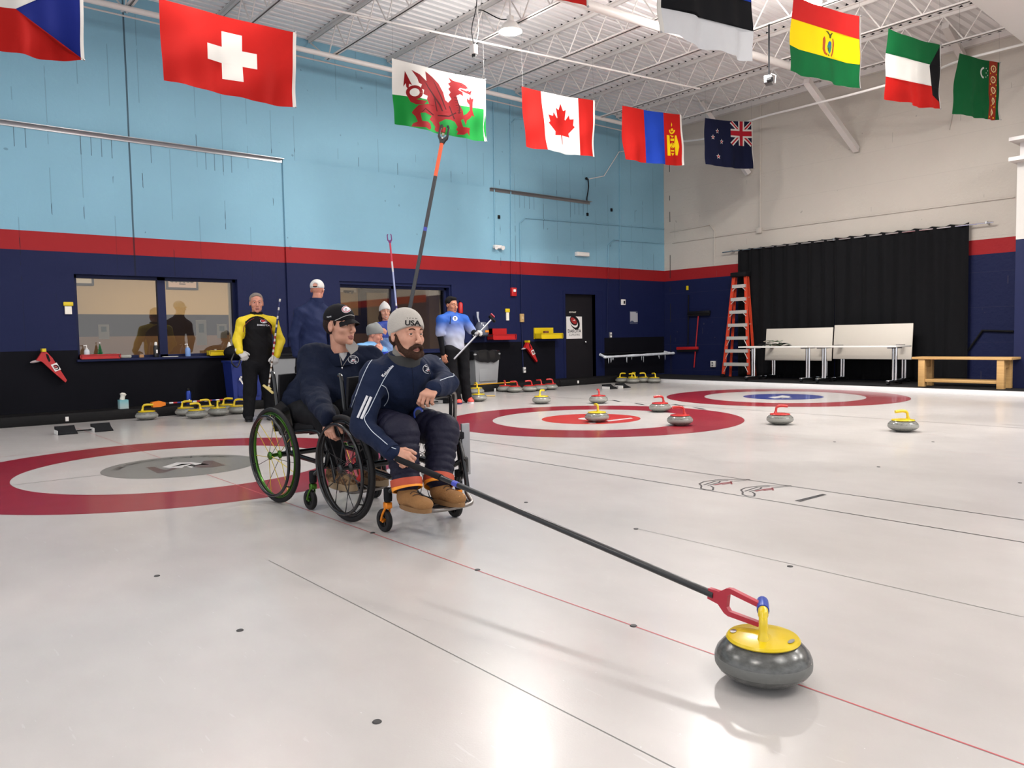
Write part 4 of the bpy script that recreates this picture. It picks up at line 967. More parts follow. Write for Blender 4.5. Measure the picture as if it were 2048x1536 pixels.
def stone(hm, gm_, loc, ang, lb, group=None, grip=None):
    o = thing('curling_stone', lb, 'curling stone', loc, ang, group)
    q = MB(); pr_ = [(0, .006), (.055, .006), (.0625, 0), (.068, .003), (.085, .010), (.115, .020), (.135, .034), (.1435, .046), (.1445, .057), (.1435, .068), (.137, .082), (.122, .097), (.100, .110), (.09, .114), (0, .114)]
    q.lathe(pr_, gm_, 56); q.build('granite_body', o, world=False)
    q = MB(); q.lathe([(.107, .1105), (.110, .114), (.105, .120), (.07, .126), (.03, .129), (0, .129)], hm, 48); q.build('handle_disc', o, world=False)
    q = MB(); P = smooth_path([(-.052, 0, .098), (-.052, 0, .128), (-.046, 0, .158), (-.040, 0, .188), (-.015, 0, .204), (.03, 0, .206), (.085, 0, .200)], 6)
    n = len(P); rs = [.037-.024*min(1, i/11)**.55 + (.0025 if i > 20 else 0) for i in range(n)]
    k = int(n*.68) if grip else n
    q.tube(P[:k+1] if grip else P, rs[:k+1] if grip else rs, hm, 14, flat=1.0); hd = q.build('handle', o, world=False)
    if grip: MB().tube(P[k:], [r*1.2 for r in rs[k:]], grip, 14).build('grip_sleeve', o, 'blue grip sleeve', world=False)
    return o
sy = stone(YH, GRANITE, (0, 0, 0), 0, 'x'); sr = stone(RH, GRANITE, (0, 0, 0), 0, 'x')
R = math.radians
specs = [  # px, py, colour, handle angle, label
 (1083, 808, 'y', R(20), 'yellow-handled stone alone on white ice behind the orange-red centred house'),
 (1197, 807, 'r', R(55), 'red-handled stone just behind the middle house, handle seen end-on'),
 (1320, 824, 'r', R(150), 'red-handled stone touching the right back rim of the middle house'),
 (1194, 844, 'y', R(60), 'yellow-handled stone on the orange-red centre disc'),
 (1360, 851, 'r', R(140), 'red-handled stone on the wide red ring at the right of the middle house'),
 (1560, 849, 'r', R(-35), 'red-handled stone on white ice right of the middle house'),
 (1806, 863, 'y', R(145), 'yellow-handled stone on white ice farthest to the right'),
 (294, 840, 'y', R(-15), 'yellow-handled stone on its own below the orange broom head'),
 (372, 832, 'y', R(-10), 'yellow-handled stone at the back left of the cluster by the left curb'),
 (394, 837, 'y', R(170), 'yellow-handled stone at the front left of the cluster by the left curb'),
 (437, 832, 'y', R(60), 'yellow-handled stone in the middle of the cluster by the left curb'),
 (414, 826, 'y', R(160), 'yellow-handled stone at the back of the cluster by the left curb'),
 (476, 828, 'y', R(-10), 'yellow-handled stone beside the boot of the man in yellow and black'),
 (454, 824, 'y', R(-20), 'rear yellow-handled stone of the left curb cluster nearest the man in yellow'),
 (953, 789, 'y', R(70), 'yellow-handled stone by the curb right behind the man in light blue'),
 (957, 803, 'y', R(60), 'yellow-handled stone behind the pink shoe of the man in light blue'),
 (1011, 784, 'r', R(60), 'leftmost red-handled stone of the row by the curb'),
 (1032, 785, 'r', R(150), 'second red-handled stone from the left in the curb row'),
 (1056, 784, 'r', R(160), 'middle red-handled stone of the curb row'),
 (1079, 782, 'r', R(90), 'fourth red-handled stone from the left in the curb row'),
 (1101, 780, 'r', R(150), 'rightmost red-handled stone of the curb row'),
 (1244, 766, 'y', R(-20), 'leftmost yellow-handled stone of the far corner row'),
 (1266, 767, 'y', R(120), 'second yellow-handled stone from the left in the far corner row'),
 (1286, 765, 'y', R(150), 'middle yellow-handled stone of the far corner row'),
 (1303, 764, 'y', R(10), 'fourth yellow-handled stone from the left in the far corner row'),
 (1321, 764, 'y', R(70), 'rightmost yellow-handled stone of the far corner row')]
pos = []
for s in specs:
    p = ZP(0, s[0], s[1]-.5).to_2d(); m_ = IY-.16
    if p.y > m_: p = p*(m_/p.y)
    pos.append(p)
for it in range(200):
    for i in range(len(pos)):
        for j in range(i+1, len(pos)):
            dd = pos[j]-pos[i]
            if dd.length < .296:
                k = (.298-dd.length)/2; n_ = dd.normalized(); pos[i] = pos[i]-n_*k; pos[j] = pos[j]+n_*k
    for i, p in enumerate(pos): 
        if p.y > IY-.155: p.y = IY-.155
        if p.x > IX-.26: p.x = IX-.26
fy = fr_ = True
for s, p in zip(specs, pos):
    src = sy if s[2] == 'y' else sr
    grp = None
    if s[2] == 'y' and fy: src.location = (*p, 0); src.rotation_euler = (0, 0, s[3]); src['label'] = s[4]; fy = False; o = src
    elif s[2] == 'r' and fr_: src.location = (*p, 0); src.rotation_euler = (0, 0, s[3]); src['label'] = s[4]; fr_ = False; o = src
    else: o = dup(src, (*p, 0), s[3], s[4])
    o['group'] = 'yellow-handled curling stones' if s[2] == 'y' else 'red-handled curling stones'
FS = ZP(0, 1526, 1359.5)
fs = stone(YH, DGRAN, FS, 0.58, 'large dark grey stone with yellow handle sliding in the foreground', None, BH)
fs.scale = (.955, .955, 1.10)
for c_ in bpy.data.objects:
    if c_.parent == fs and c_.name.startswith(('handle.', 'grip')): c_.scale = (1, 1, .93)
q = MB(); 
def disc_mark(a, r, w_, h_, m): 
    q.add([(x, y, 0) for x, y in circ(0, 0, w_, 20, h_)], tess(circ(0, 0, w_, 20, h_)), m, T=Matrix.Translation((r*math.cos(a), r*math.sin(a), .1245)) @ Matrix.Rotation(a, 4, 'Z') @ Matrix.Rotation(.08, 4, 'Y'))
disc_mark(.15, .078, .013, .013, WHITE); disc_mark(.15, .078, .008, .009, GREYM); disc_mark(1.5, .088, .010, .016, GREYM); disc_mark(-2.0, .088, .007, .02, GREYM)
q.build('disc_stickers', fs, world=False)
LENS = mat('lamp_lens', (1, .98, .94), .4, emit=30)
# ------------------------------------------------------------ lamps, cameras under the roof
def flood(loc, lb, grp=None):
    o = thing('flood_lamp', lb, 'lamp', loc, group=grp); x, y, z = loc
    MB().lathe([(.165, -.01), (.155, .02), (.10, .10), (.05, .13), (.05, .20), (0, .20)], WHITE, 28, Matrix.Translation((x, y, z+.02)), cap=False).build('reflector', o)
    MB().lathe([(0, 0), (.13, 0)], LENS, 28, Matrix.Translation((x, y, z+.018))).build('lens', o)
    MB().tube([(x, y, z+.20), (x, y, 5.96)], .012, STEELW, 8).build('hanger', o)
    return o
for k, (lx, ly) in enumerate([(7.30, 8.62), (9.83, 5.52), (3.0, 8.8), (2.6, 3.6), (7.4, 2.6), (-1.6, 6.0), (-1.5, 1.0), (3.0, -1.6), (7.4, -2.4), (10.4, 0.4), (12.0, -2.5), (9.35, 6.62)]):  # last housing belongs to the lamp added to brighten the corner
    flood((lx, ly, 5.33), 'lit white flood lamp hanging under the joists left of the grey and white flag' if k == 0 else
          'lit lamp glowing through the red, yellow and green flag' if k == 1 else 'added corner fill lamp, unseen behind the blue, black and white flag' if k == 11 else 'white flood lamp under the roof outside the picture', None if k < 2 or k == 11 else 'lamps over the near ice')
p = [(7.30, 8.62, 5.52), XP(7.4, 1000, 38), XP(7.4, 968, 22), XP(7.4, 958, 20)]
tag(MB().tube(smooth_path(p, 6), .008, BLKM, 6).build('lamp_cable'), 'black cable looping from the joist to the lit flood lamp', 'cable')
c = YP(8.7, 948, 103); o = thing('hall_camera', 'white and black camera hanging by thin cables left of the flood lamp', 'camera', c)
MB().rbox((c.x-.04, 8.66, c.z-.04), (c.x+.04, 8.76, c.z+.09), WHITE, .01).build('housing', o); MB().lathe([(0, -.06), (.03, -.06), (.035, 0), (0, .0)], BLK, 16, Matrix.Translation((c.x, 8.70, c.z-.02))).build('lens', o)
q = MB(); q.tube(smooth_path([(c.x, 8.7, c.z+.09), (c.x-.03, 8.7, c.z+.3), (c.x+.05, 8.7, 5.55), (c.x+.1, 8.7, 5.9)], 5), .006, BLKM, 6); q.tube(smooth_path([(c.x+.02, 8.7, c.z+.09), (c.x+.08, 8.7, c.z+.3), (c.x+.07, 8.7, 5.6)], 5), .005, WHITE, 6); q.build('cable', o)
a = XP(10.4, 1538, 78); b = XP(10.4, 1538, 150); o = thing('hall_camera', 'camera on a black pole hanging between the grey and tricolour flags', 'camera', b)
MB().tube([(a.x, a.y, 5.5), b], .012, BLKM, 8).build('pole', o); MB().rbox((b.x-.09, b.y-.05, b.z-.13), (b.x+.09, b.y+.06, b.z-.02), GREYM, .012, Matrix.Translation(b) @ Matrix.Rotation(.4, 4, 'Z') @ Matrix.Translation(-b)).build('camera_body', o)
MB().lathe([(0, -.04), (.035, -.04), (.035, .03), (0, .03)], BLK, 16, Matrix.Translation((b.x-.08, b.y-.07, b.z-.10)) @ Matrix.Rotation(PI/2, 4, 'X')).build('lens', o)
MB().tube([(b.x+.03, b.y-.02, b.z+.02), (b.x+.10, b.y-.05, b.z-.0), (b.x+.06, b.y-.06, b.z-.12)], .006, WHITE, 6).build('cable', o)

# ------------------------------------------------------------ flags
def cloth_mat(nm, c): return mat('flag_'+nm, c, .75, spec=.12, transl=.2, bump=.05, bscale=300)
F = {k: cloth_mat(k, srgb(*c)) for k, c in dict(red=(164, 24, 20), dred=(64, 8, 12), dragon=(126, 20, 24), white=(206, 202, 196), blue=(22, 34, 108), mblue=(26, 56, 150), navy=(20, 24, 50), green=(18, 122, 48), dgreen=(14, 84, 44),
     yellow=(212, 180, 14), black=(15, 15, 18), grey=(184, 184, 186), gold=(232, 176, 40), olive=(70, 70, 30), teal=(50, 110, 100), brown=(150, 66, 34), ebl=(40, 80, 160), crimson=(168, 30, 44), carpet=(150, 52, 34), cream=(226, 206, 150)).items()}
def flag(yp, quad, base, regions, lb, src=None, hem='right', wave=1.0, seed=0, W_=1.524, H_=.914):
    """quad: where the corners TL TR BR BL hang, as points of the sheet's own plane; src maps drawing space to the sheet"""
    Q = [YP(yp, *p) for p in quad]; r = random.Random(seed+11); ph = [r.random()*6 for _ in range(6)]
    def fn(x, y):
        u = x/W_; v = y/H_
        p = (Q[0]*(1-u)+Q[1]*u)*(1-v)+(Q[3]*(1-u)+Q[2]*u)*v
        sag = math.sin(PI*u)
        d = wave*(.035*math.sin(4.2*u*PI+ph[0]+v*1.3)*(.25+.75*v)+.018*math.sin(9*u*PI+ph[1]-v*2.2)*v+.02*math.sin(3*(u+v)*PI+ph[2])*v)
        d += .05*math.exp(-((u-.02)/.12)**2)*math.sin(v*PI*.8)
        return Vector((p.x, p.y+d, p.z-.02*sag*(1-v)-.035*sag*v*v*wave))
    regs = []
    for m, P in regions:
        if src:
            P = [inv(src, p) for p in P]; P = [(a*W_, b*H_) for a, b in P]
        else: P = [(a*W_, b*H_) for a, b in P]
        regs.append((m, P))
    o = thing('flag', lb, 'flag', (Q[0]+Q[1])/2)
    patchwork('cloth', W_, H_, regs, base, (44, 26), fn, o)
    q = MB(); hx = W_ if hem == 'right' else 0; s = 1 if hem == 'right' else -1
    n = 20; vs = []
    for i in range(n+1):
        for e in (-.035*s, .006*s): vs.append(fn(hx+e, H_*i/n)+Vector((0, -.004, 0)))
    vs2 = [v+Vector((0, .008, 0)) for v in vs]; k = len(vs)
    q.add(vs+vs2, [f_ for i in range(n) for f_ in ((2*i, 2*i+1, 2*i+3, 2*i+2), (k+2*i, k+2*i+2, k+2*i+3, k+2*i+1))], F['white'], True)
    q.build('hem', o, 'white hoist hem')
    for t in (0.0, 1.0):
        p = fn(hx, H_*t); q = MB(); q.ball(p+Vector((0, -.006, 0)), .010, GREYM, 8); q.build('grommet', o)
    for x_ in (0.02, W_-.02):
        p = fn(x_, 0); MB().tube([p, (p.x, p.y+.02, 5.955 if yp > 6 else 5.96)], .0012, mat('hang_thread', srgb(120, 118, 116), .9, spec=.1), 5).build('hang_line', o)
    return o
def inv(c, p):
    u = v = .5
    for _ in range(12):
        x = (c[0][0]*(1-u)+c[1][0]*u)*(1-v)+(c[3][0]*(1-u)+c[2][0]*u)*v-p[0]; y = (c[0][1]*(1-u)+c[1][1]*u)*(1-v)+(c[3][1]*(1-u)+c[2][1]*u)*v-p[1]
        xu = (c[1][0]-c[0][0])*(1-v)+(c[2][0]-c[3][0])*v; xv = (c[3][0]-c[0][0])*(1-u)+(c[2][0]-c[1][0])*u
        yu = (c[1][1]-c[0][1])*(1-v)+(c[2][1]-c[3][1])*v; yv = (c[3][1]-c[0][1])*(1-u)+(c[2][1]-c[1][1])*u
        D_ = xu*yv-xv*yu; u -= (x*yv-xv*y)/D_; v -= (xu*y-x*yu)/D_
    return (u, v)
BX = lambda x0, y0, x1, y1: [(x0, y0), (x1, y0), (x1, y1), (x0, y1)]
# red, white, blue with wedge (partly outside the picture)
flag(9, [(-118, -108), (165, -40), (165, 124), (-118, 76)], F['red'], [(F['white'], BX(0, 0, 1, .5)), (F['blue'], [(1, 0), (1, 1), (.5, .5)])], 'red, white and blue wedge flag cut by the top left corner of the picture', seed=1)
flag(9, [(318, -4), (592, 65), (589, 216), (331, 158)], F['red'], [(F['white'], BX(.425, .2, .575, .8)), (F['white'], BX(.315, .40, .685, .60))], 'large red flag with a white cross', seed=2, wave=.7)
# dragon flag
S = [(540, 340), (1087, 465), (1090, 830), (568, 722)]
body = [(655, 640), (680, 610), (740, 600), (800, 610), (850, 600), (878, 570), (862, 545), (872, 530), (858, 510), (870, 498), (856, 478), (872, 470), (858, 440), (885, 462), (905, 470), (935, 478), (962, 495), (975, 512), (958, 516), (925, 508), (915, 518), (940, 533), (945, 558), (925, 545), (905, 552), (918, 600), (938, 645), (940, 672), (962, 662), (985, 640), (983, 610), (968, 592), (966, 568), (982, 580), (988, 560), (1000, 576), (1012, 572), (1006, 600), (1003, 640), (1018, 682), (1000, 672), (985, 690), (960, 702), (955, 730), (938, 692), (925, 700), (938, 738), (965, 742), (990, 745), (985, 758), (988, 792), (968, 772), (945, 783), (905, 778), (912, 762), (900, 752), (908, 735), (892, 705), (868, 692), (840, 688), (806, 704), (815, 735), (832, 752), (825, 765), (790, 758), (778, 745), (786, 732), (765, 702), (748, 690), (765, 668), (720, 652), (692, 655), (702, 700), (735, 703), (752, 715), (757, 740), (742, 752), (722, 738), (700, 737), (645, 735), (655, 716), (680, 705), (668, 675), (648, 655)]
wing = [(645, 402), (690, 428), (728, 466), (722, 408), (762, 440), (800, 480), (828, 530), (842, 575), (882, 608), (880, 650), (780, 640), (748, 605), (728, 575), (733, 555), (706, 545), (712, 520), (692, 512), (700, 488), (684, 478), (676, 450)]
tail = [(612, 408), (650, 492), (636, 484), (634, 506), (650, 500)] 
def arc(cx, cy, r0, r1, a0, a1, n=24):
    a = [(cx+r1*math.cos(a0+(a1-a0)*k/n), cy+r1*math.sin(a0+(a1-a0)*k/n)) for k in range(n+1)]; b = [(cx+r0*math.cos(a0+(a1-a0)*k/n), cy+r0*math.sin(a0+(a1-a0)*k/n)) for k in range(n+1)]
    return a+b[::-1]
DK = F['dred']
dr = [(F['green'], [(540, 542), (1087, 640), (1095, 835), (560, 730)]), (F['dragon'], tail+[(634, 520), (622, 500), (620, 480), (608, 500)]), (F['dragon'], arc(662, 535, 24, 42, 0, 2*PI-.01)), (F['dragon'], [(622, 545), (640, 590), (668, 606), (712, 604), (730, 585), (700, 582), (672, 578), (648, 556)]),
      (F['dragon'], wing), (F['dragon'], body), (F['dragon'], [(925, 512), (965, 528), (985, 524), (980, 534), (1000, 524), (992, 552), (975, 545), (958, 538), (930, 524)])]
for P in ([(690, 430), (780, 560), (800, 640), (794, 640), (774, 562)], [(722, 466), (740, 500), (815, 600), (830, 640), (822, 640), (806, 604), (734, 504)], [(760, 442), (822, 560), (850, 630), (844, 632), (814, 562)], [(690, 660), (720, 625), (780, 660), (775, 664), (722, 632)], [(905, 560), (925, 620), (920, 660), (914, 660), (917, 622)], [(800, 660), (860, 668), (900, 650), (904, 656), (862, 676), (800, 668)], [(925, 486), (938, 492), (932, 496)], [(870, 610), (895, 690), (888, 690), (864, 612)]): dr.append((DK, P))
for k in range(7): dr.append((DK, [(893+k*3, 562+k*15), (911+k*3, 564+k*15), (911+k*3, 567+k*15), (893+k*3, 565+k*15)]))
flag(9, [(784, 116), (971, 159), (972, 283), (795, 246)], F['white'], dr, 'white and green flag with a red dragon', src=S, seed=3, wave=.7)
# maple leaf
half = [(0, -.50), (.085, -.34), (.10, -.33), (.19, -.37), (.155, -.13), (.175, -.11), (.30, -.25), (.32, -.16), (.335, -.15), (.47, -.17), (.425, -.02), (.43, .0), (.48, .03), (.25, .215), (.27, .31), (.025, .275), (.012, .50), (0, .5)]
leaf = half+[(-x, y) for x, y in half[::-1][1:-1]]
flag(9, [(1043, 173), (1189, 201), (1190, 313), (1057, 292)], F['white'], [(F['red'], BX(0, 0, .25, 1)), (F['red'], BX(.76, 0, 1, 1)), (F['red'], [(.505+x*.40, .50+y*.70) for x, y in leaf])], 'red and white flag with a maple leaf', seed=4, wave=.8)
# red-blue-red with gold symbol
S = [(38, 85), (890, 205), (925, 955), (95, 860)]
so = [(F['mblue'], [(333, 120), (615, 160), (645, 950), (385, 925)])]
Y_ = F['yellow']
for P in ([(672, 495), (718, 500), (730, 800), (685, 795)], [(812, 505), (830, 502), (860, 650), (862, 680), (850, 800), (822, 795), (800, 620)], [(736, 548), (800, 550), (798, 585), (736, 582)], [(728, 498), (798, 510), (768, 535)], [(735, 715), (795, 720), (794, 742), (737, 738)], [(738, 760), (798, 762), (768, 806)],
          arc(760, 420, 0.5, 22, 0, 2*PI-.01), arc(758, 430, 30, 52, -.15, PI+.25), [(740, 345), (750, 312), (760, 345), (756, 372), (746, 372)]): so.append((Y_, P))
so.append((Y_, arc(765, 650, .5, 42, 0, 2*PI-.01))); so.append((F['red'], arc(765, 630, 10, 18, -2.6, 1.4))); so.append((F['red'], arc(765, 668, 10, 18, .4, 4.2)))
flag(9, [(1245, 211), (1362, 229), (1366, 331), (1253, 318)], F['red'], so, 'red, blue and red flag with a gold symbol', src=S, seed=5, wave=.7)
# navy with stars and cross canton
def star(cx, cy, r): return [(cx+r*(1 if k % 2 == 0 else .42)*math.sin(PI*k/5)*.62, cy-r*(1 if k % 2 == 0 else .42)*math.cos(PI*k/5)) for k in range(10)]
nz = []; C0 = (.52, .0, 1.0, .52)
def cu(x, y): return (C0[0]+x*(C0[2]-C0[0]), C0[1]+y*(C0[3]-C0[1]))
def diag(a, b, w):
    d = Vector((b[0]-a[0], b[1]-a[1])).normalized(); n = Vector((-d.y, d.x))*w; return [cu(a[0]+n.x, a[1]+n.y), cu(b[0]+n.x, b[1]+n.y), cu(b[0]-n.x, b[1]-n.y), cu(a[0]-n.x, a[1]-n.y)]
for a, b in (((.03, .03), (.97, .97)), ((.97, .03), (.03, .97))): nz.append((F['white'], diag(a, b, .085)))
for a, b in (((.03, .03), (.97, .97)), ((.97, .03), (.03, .97))): nz.append((F['crimson'], diag(a, b, .032)))
nz += [(F['white'], [cu(*p) for p in BX(.36, 0, .64, 1)]), (F['white'], [cu(*p) for p in BX(0, .33, 1, .67)]), (F['crimson'], [cu(*p) for p in BX(.42, 0, .58, 1)]), (F['crimson'], [cu(*p) for p in BX(0, .40, 1, .60)])]
for cx, cy, r in ((.245, .25, .062), (.155, .39, .06), (.345, .46, .06), (.265, .79, .062)): nz += [(F['white'], star(cx, cy, r)), (F['crimson'], star(cx, cy, r*.6))]
flag(9, [(1410, 236), (1504, 243), (1505, 338), (1413, 328)], F['navy'], nz, 'navy flag with four stars and a cross canton', seed=6, wave=.6)
# second row
flag(4.7, [(1330, -100), (1506, -56), (1506, 122), (1330, 61)], F['grey'], [(F['mblue'], BX(0, 0, 1, .333)), (F['black'], BX(0, .333, 1, .667))], 'blue, black and white striped flag cut by the top of the picture', seed=7, wave=.9, hem='left')
S = [(40, -50), (1130, 265), (1125, 1440), (35, 1130)]
bo = [(F['yellow'], [(0, 285), (1115, 640), (1115, 1050), (900, 1000), (430, 855), (160, 780), (0, 700)]), (F['dgreen'], [(0, 700), (160, 780), (430, 855), (900, 1000), (1140, 1055), (1140, 1460), (0, 1160)])]
for m, P in ((F['olive'], [(520, 475), (560, 485), (592, 535), (625, 510), (655, 512), (625, 545), (610, 600), (580, 598), (570, 550), (545, 510)]), (F['brown'], [(485, 600), (505, 560), (515, 590), (520, 640), (515, 760), (530, 820), (560, 845), (545, 875), (510, 840), (485, 770)]),
             (F['brown'], [(640, 600), (665, 600), (685, 650), (692, 700), (690, 800), (670, 860), (635, 900), (622, 868), (650, 830), (660, 740), (655, 660)]), (F['gold'], arc(590, 720, .5, 56, 0, 2*PI-.01)), (F['teal'], [(560, 660), (590, 640), (625, 660), (640, 740), (620, 810), (590, 850), (560, 800), (545, 730)]), (F['olive'], [(550, 760), (570, 740), (575, 800), (560, 800)]),
             (F['olive'], [(560, 850), (590, 862), (592, 890), (560, 870)]), (F['ebl'], [(575, 650), (605, 650), (612, 705), (570, 705)])): bo.append((m, P))
flag(4.7, [(1587, -8), (1720, 33), (1719, 178), (1584, 140)], cloth_mat('red_glow', srgb(170, 32, 30)), bo, 'red, yellow and green striped flag with a central crest', src=S, seed=8, wave=.6)
ku = [(F['dgreen'], BX(0, 0, 1, .34)), (F['white'], BX(0, .34, 1, .675)), (F['red'], BX(0, .675, 1, 1)), (F['black'], [(1, 0), (1, .90), (.83, .80), (.77, .66), (.77, .36)])]
flag(4.7, [(1776, 57), (1881, 90), (1880, 218), (1779, 196)], F['white'], ku, 'green, white and red flag with black side wedge', seed=9, wave=.8)
tk = [(F['carpet'], BX(.70, 0, .93, 1)), (F['white'], arc(.60, .22, .070, .10, PI*.55, PI*1.45))]
for k, (x, y) in enumerate(((.63, .14), (.66, .18), (.63, .22), (.66, .26), (.63, .29))): tk.append((F['white'], star(x, y, .016)))
for k in range(5):
    cy = .13+.185*k; tk += [(F['cream'], [(.815+.085*math.cos(t), cy+.065*math.sin(t)) for t in [PI/4*i for i in range(8)]]), (F['carpet'], [(.815+.06*math.cos(t), cy+.045*math.sin(t)) for t in [PI/4*i for i in range(8)]]), (F['cream'], star(.815, cy, .035))]
    tk += [(F['gold'], BX(.715, cy+.075, .735, cy+.10)), (F['gold'], BX(.895, cy+.075, .915, cy+.10))]
flag(4.7, [(1920, 106), (2001, 125), (1999, 240), (1914, 226)], F['dgreen'], tk, 'green flag with crescent and carpet stripe', seed=10, wave=.7)
flag(4.7, [(975, -140), (1177, -95), (1177, 13), (975, -40)], F['red'], [(F['white'], BX(0, .3, 1, .62))], 'red flag tip with white hem at the very top of the picture', seed=12, wave=.4)
# ------------------------------------------------------------ soft-shape builder (distance field -> one continuous surface)
class SDF:
    def __init__(s, vox): s.vox = vox; s.p = []; s.bias = 0
    def cap(s, a, b, ra, rb=None, k=.01, m=0, flat=None, q=None, op='u'):
        s.p.append(('cap', np.array(a, float), np.array(b, float), ra, ra if rb is None else rb, k, m, flat, q, op)); return s
    def ell(s, c, r, R=None, k=.01, m=0, op='u'):
        s.p.append(('ell', np.array(c, float), np.array(r if hasattr(r, '__len__') else (r, r, r), float), None if R is None else np.array(R, float), k, m, op)); return s
    def box(s, c, h, R=None, rd=.01, k=.01, m=0, op='u'):
        s.p.append(('box', np.array(c, float), np.array(h, float), None if R is None else np.array(R, float), rd, k, m, op)); return s
    def chain(s, pts, rs, k=.01, m=0, **kw):
        for i in range(len(pts)-1): s.cap(pts[i], pts[i+1], rs[i], rs[i+1], k, m, **kw)
        return s
    def bb(s, p):
        if p[0] == 'cap':
            r = max(p[3], p[4])*(max(1, p[7][1]) if p[7] else 1)+(p[8][1] if p[8] else 0); return np.minimum(p[1], p[2])-r, np.maximum(p[1], p[2])+r
        r = p[2].max() if p[0] == 'ell' else np.linalg.norm(p[2])+p[4]
        return p[1]-r, p[1]+r
    def ev(s, p, X, Y, Z):
        if p[0] == 'cap':
            _, a, b, ra, rb, k, m, flat, q, op = p
            ab = b-a; L2 = max(ab@ab, 1e-12); x, y, z = X-a[0], Y-a[1], Z-a[2]
            t = np.clip((x*ab[0]+y*ab[1]+z*ab[2])/L2, 0, 1)
            x = x-t*ab[0]; y = y-t*ab[1]; z = z-t*ab[2]
            if flat is not None:
                n = np.array(flat[0], float); n /= np.linalg.norm(n); d = x*n[0]+y*n[1]+z*n[2]; g_ = (1/flat[1]-1)
                x = x+d*g_*n[0]; y = y+d*g_*n[1]; z = z+d*g_*n[2]
            r = ra+(rb-ra)*t
            if q: r = r+q[1]*(np.abs(np.sin(np.pi*t*q[0]))**.6-.5)
            d = np.sqrt(x*x+y*y+z*z)-r
            return d*(min(1, flat[1]) if flat else 1)
        if p[0] == 'ell':
            _, c, r, R, k, m, op = p
            x, y, z = X-c[0], Y-c[1], Z-c[2]
            if R is not None: x, y, z = x*R[0,0]+y*R[1,0]+z*R[2,0], x*R[0,1]+y*R[1,1]+z*R[2,1], x*R[0,2]+y*R[1,2]+z*R[2,2]
            k0 = np.sqrt((x/r[0])**2+(y/r[1])**2+(z/r[2])**2); k1 = np.sqrt((x/r[0]**2)**2+(y/r[1]**2)**2+(z/r[2]**2)**2)
            return k0*(k0-1)/np.maximum(k1, 1e-9)
        _, c, h, R, rd, k, m, op = p
        x, y, z = X-c[0], Y-c[1], Z-c[2]
        if R is not None: x, y, z = x*R[0,0]+y*R[1,0]+z*R[2,0], x*R[0,1]+y*R[1,1]+z*R[2,1], x*R[0,2]+y*R[1,2]+z*R[2,2]
        qx, qy, qz = np.abs(x)-h[0], np.abs(y)-h[1], np.abs(z)-h[2]
        return np.sqrt(np.maximum(qx, 0)**2+np.maximum(qy, 0)**2+np.maximum(qz, 0)**2)+np.minimum(np.maximum(qx, np.maximum(qy, qz)), 0)-rd
    def mesh(s, wrinkle=0, T=None, off=0.0, iters=2):
        h = s.vox; lo = np.full(3, 1e9); hi = -lo
        for p in s.p:
            if p[-1] == 'u': a, b = s.bb(p); lo = np.minimum(lo, a); hi = np.maximum(hi, b)
        lo -= 3*h+abs(off); hi += 3*h+abs(off); n = np.ceil((hi-lo)/h).astype(int)+1
        ax = [lo[i]+h*np.arange(n[i]) for i in range(3)]
        F = np.full(n, 1.0); best = np.full(n, 9.0); lab = np.zeros(n, np.int8)
        for p in s.p:
            k = p[-5] if p[0] == 'cap' else p[-3]; m = p[-4] if p[0] == 'cap' else p[-2]
            if p[-1] == 'i': sl = (slice(None),)*3
            else:
                a, b = s.bb(p); e = k*1.5+3*h+abs(off)
                i0 = np.maximum(np.floor((a-e-lo)/h).astype(int), 0); i1 = np.minimum(np.ceil((b+e-lo)/h).astype(int)+1, n)
                if (i1 <= i0).any(): continue
                sl = tuple(slice(i0[i], i1[i]) for i in range(3))
            X, Y, Z = ax[0][sl[0]][:, None, None], ax[1][sl[1]][None, :, None], ax[2][sl[2]][None, None, :]
            d = s.ev(p, X, Y, Z); f = F[sl]
            if p[-1] == 'u':
                g_ = np.clip(.5+.5*(f-d)/k, 0, 1); F[sl] = f+(d-f)*g_-k*g_*(1-g_)
                d = d+(s.bias if m else 0); up = d < best[sl]; best[sl] = np.where(up, d, best[sl]); lab[sl] = np.where(up, m, lab[sl])
            elif p[-1] == 's':
                d = -d; g_ = np.clip(.5-.5*(f-d)/k, 0, 1); F[sl] = f+(d-f)*g_+k*g_*(1-g_)
            else: F[sl] = np.maximum(f, d)
        F -= off
        if wrinkle:
            X, Y, Z = np.meshgrid(*ax, indexing='ij', sparse=True)
            w_ = np.sin(31*X+9*Z+2.2*np.sin(17*Y+5*Z))*np.sin(23*Z+11*Y+1.7*np.sin(14*X)) + .5*np.sin(58*Z+31*X+1.5*np.sin(33*Y))
            rg = 1-np.abs(np.sin(27*X-13*Y+19*Z+1.9*np.sin(15*Z+7*X)+1.3*np.sin(21*Y)))
            F += wrinkle*w_+wrinkle*1.1*rg**3
        S = F < 0
        c = sum(S[i:n[0]-1+i, j:n[1]-1+j, k:n[2]-1+k].astype(np.int8) for i in (0, 1) for j in (0, 1) for k in (0, 1))
        I = np.argwhere((c > 0) & (c < 8)); N = len(I); ids = np.full(np.array(n)-1, -1, np.int64); ids[tuple(I.T)] = np.arange(N)
        acc = np.zeros((N, 3)); cnt = np.zeros(N)
        cs = [(i, j, k) for i in (0, 1) for j in (0, 1) for k in (0, 1)]
        for a in cs:
            for d in range(3):
                if a[d]: continue
                b = list(a); b[d] = 1
                fa = F[tuple((I+a).T)]; fb = F[tuple((I+b).T)]; m = (fa < 0) != (fb < 0); t = np.where(m, fa/np.where(m, fa-fb, 1), 0)
                pt = np.array(a, float)[None, :]+t[:, None]*(np.array(b)-np.array(a))[None, :]
                acc += pt*m[:, None]; cnt += m
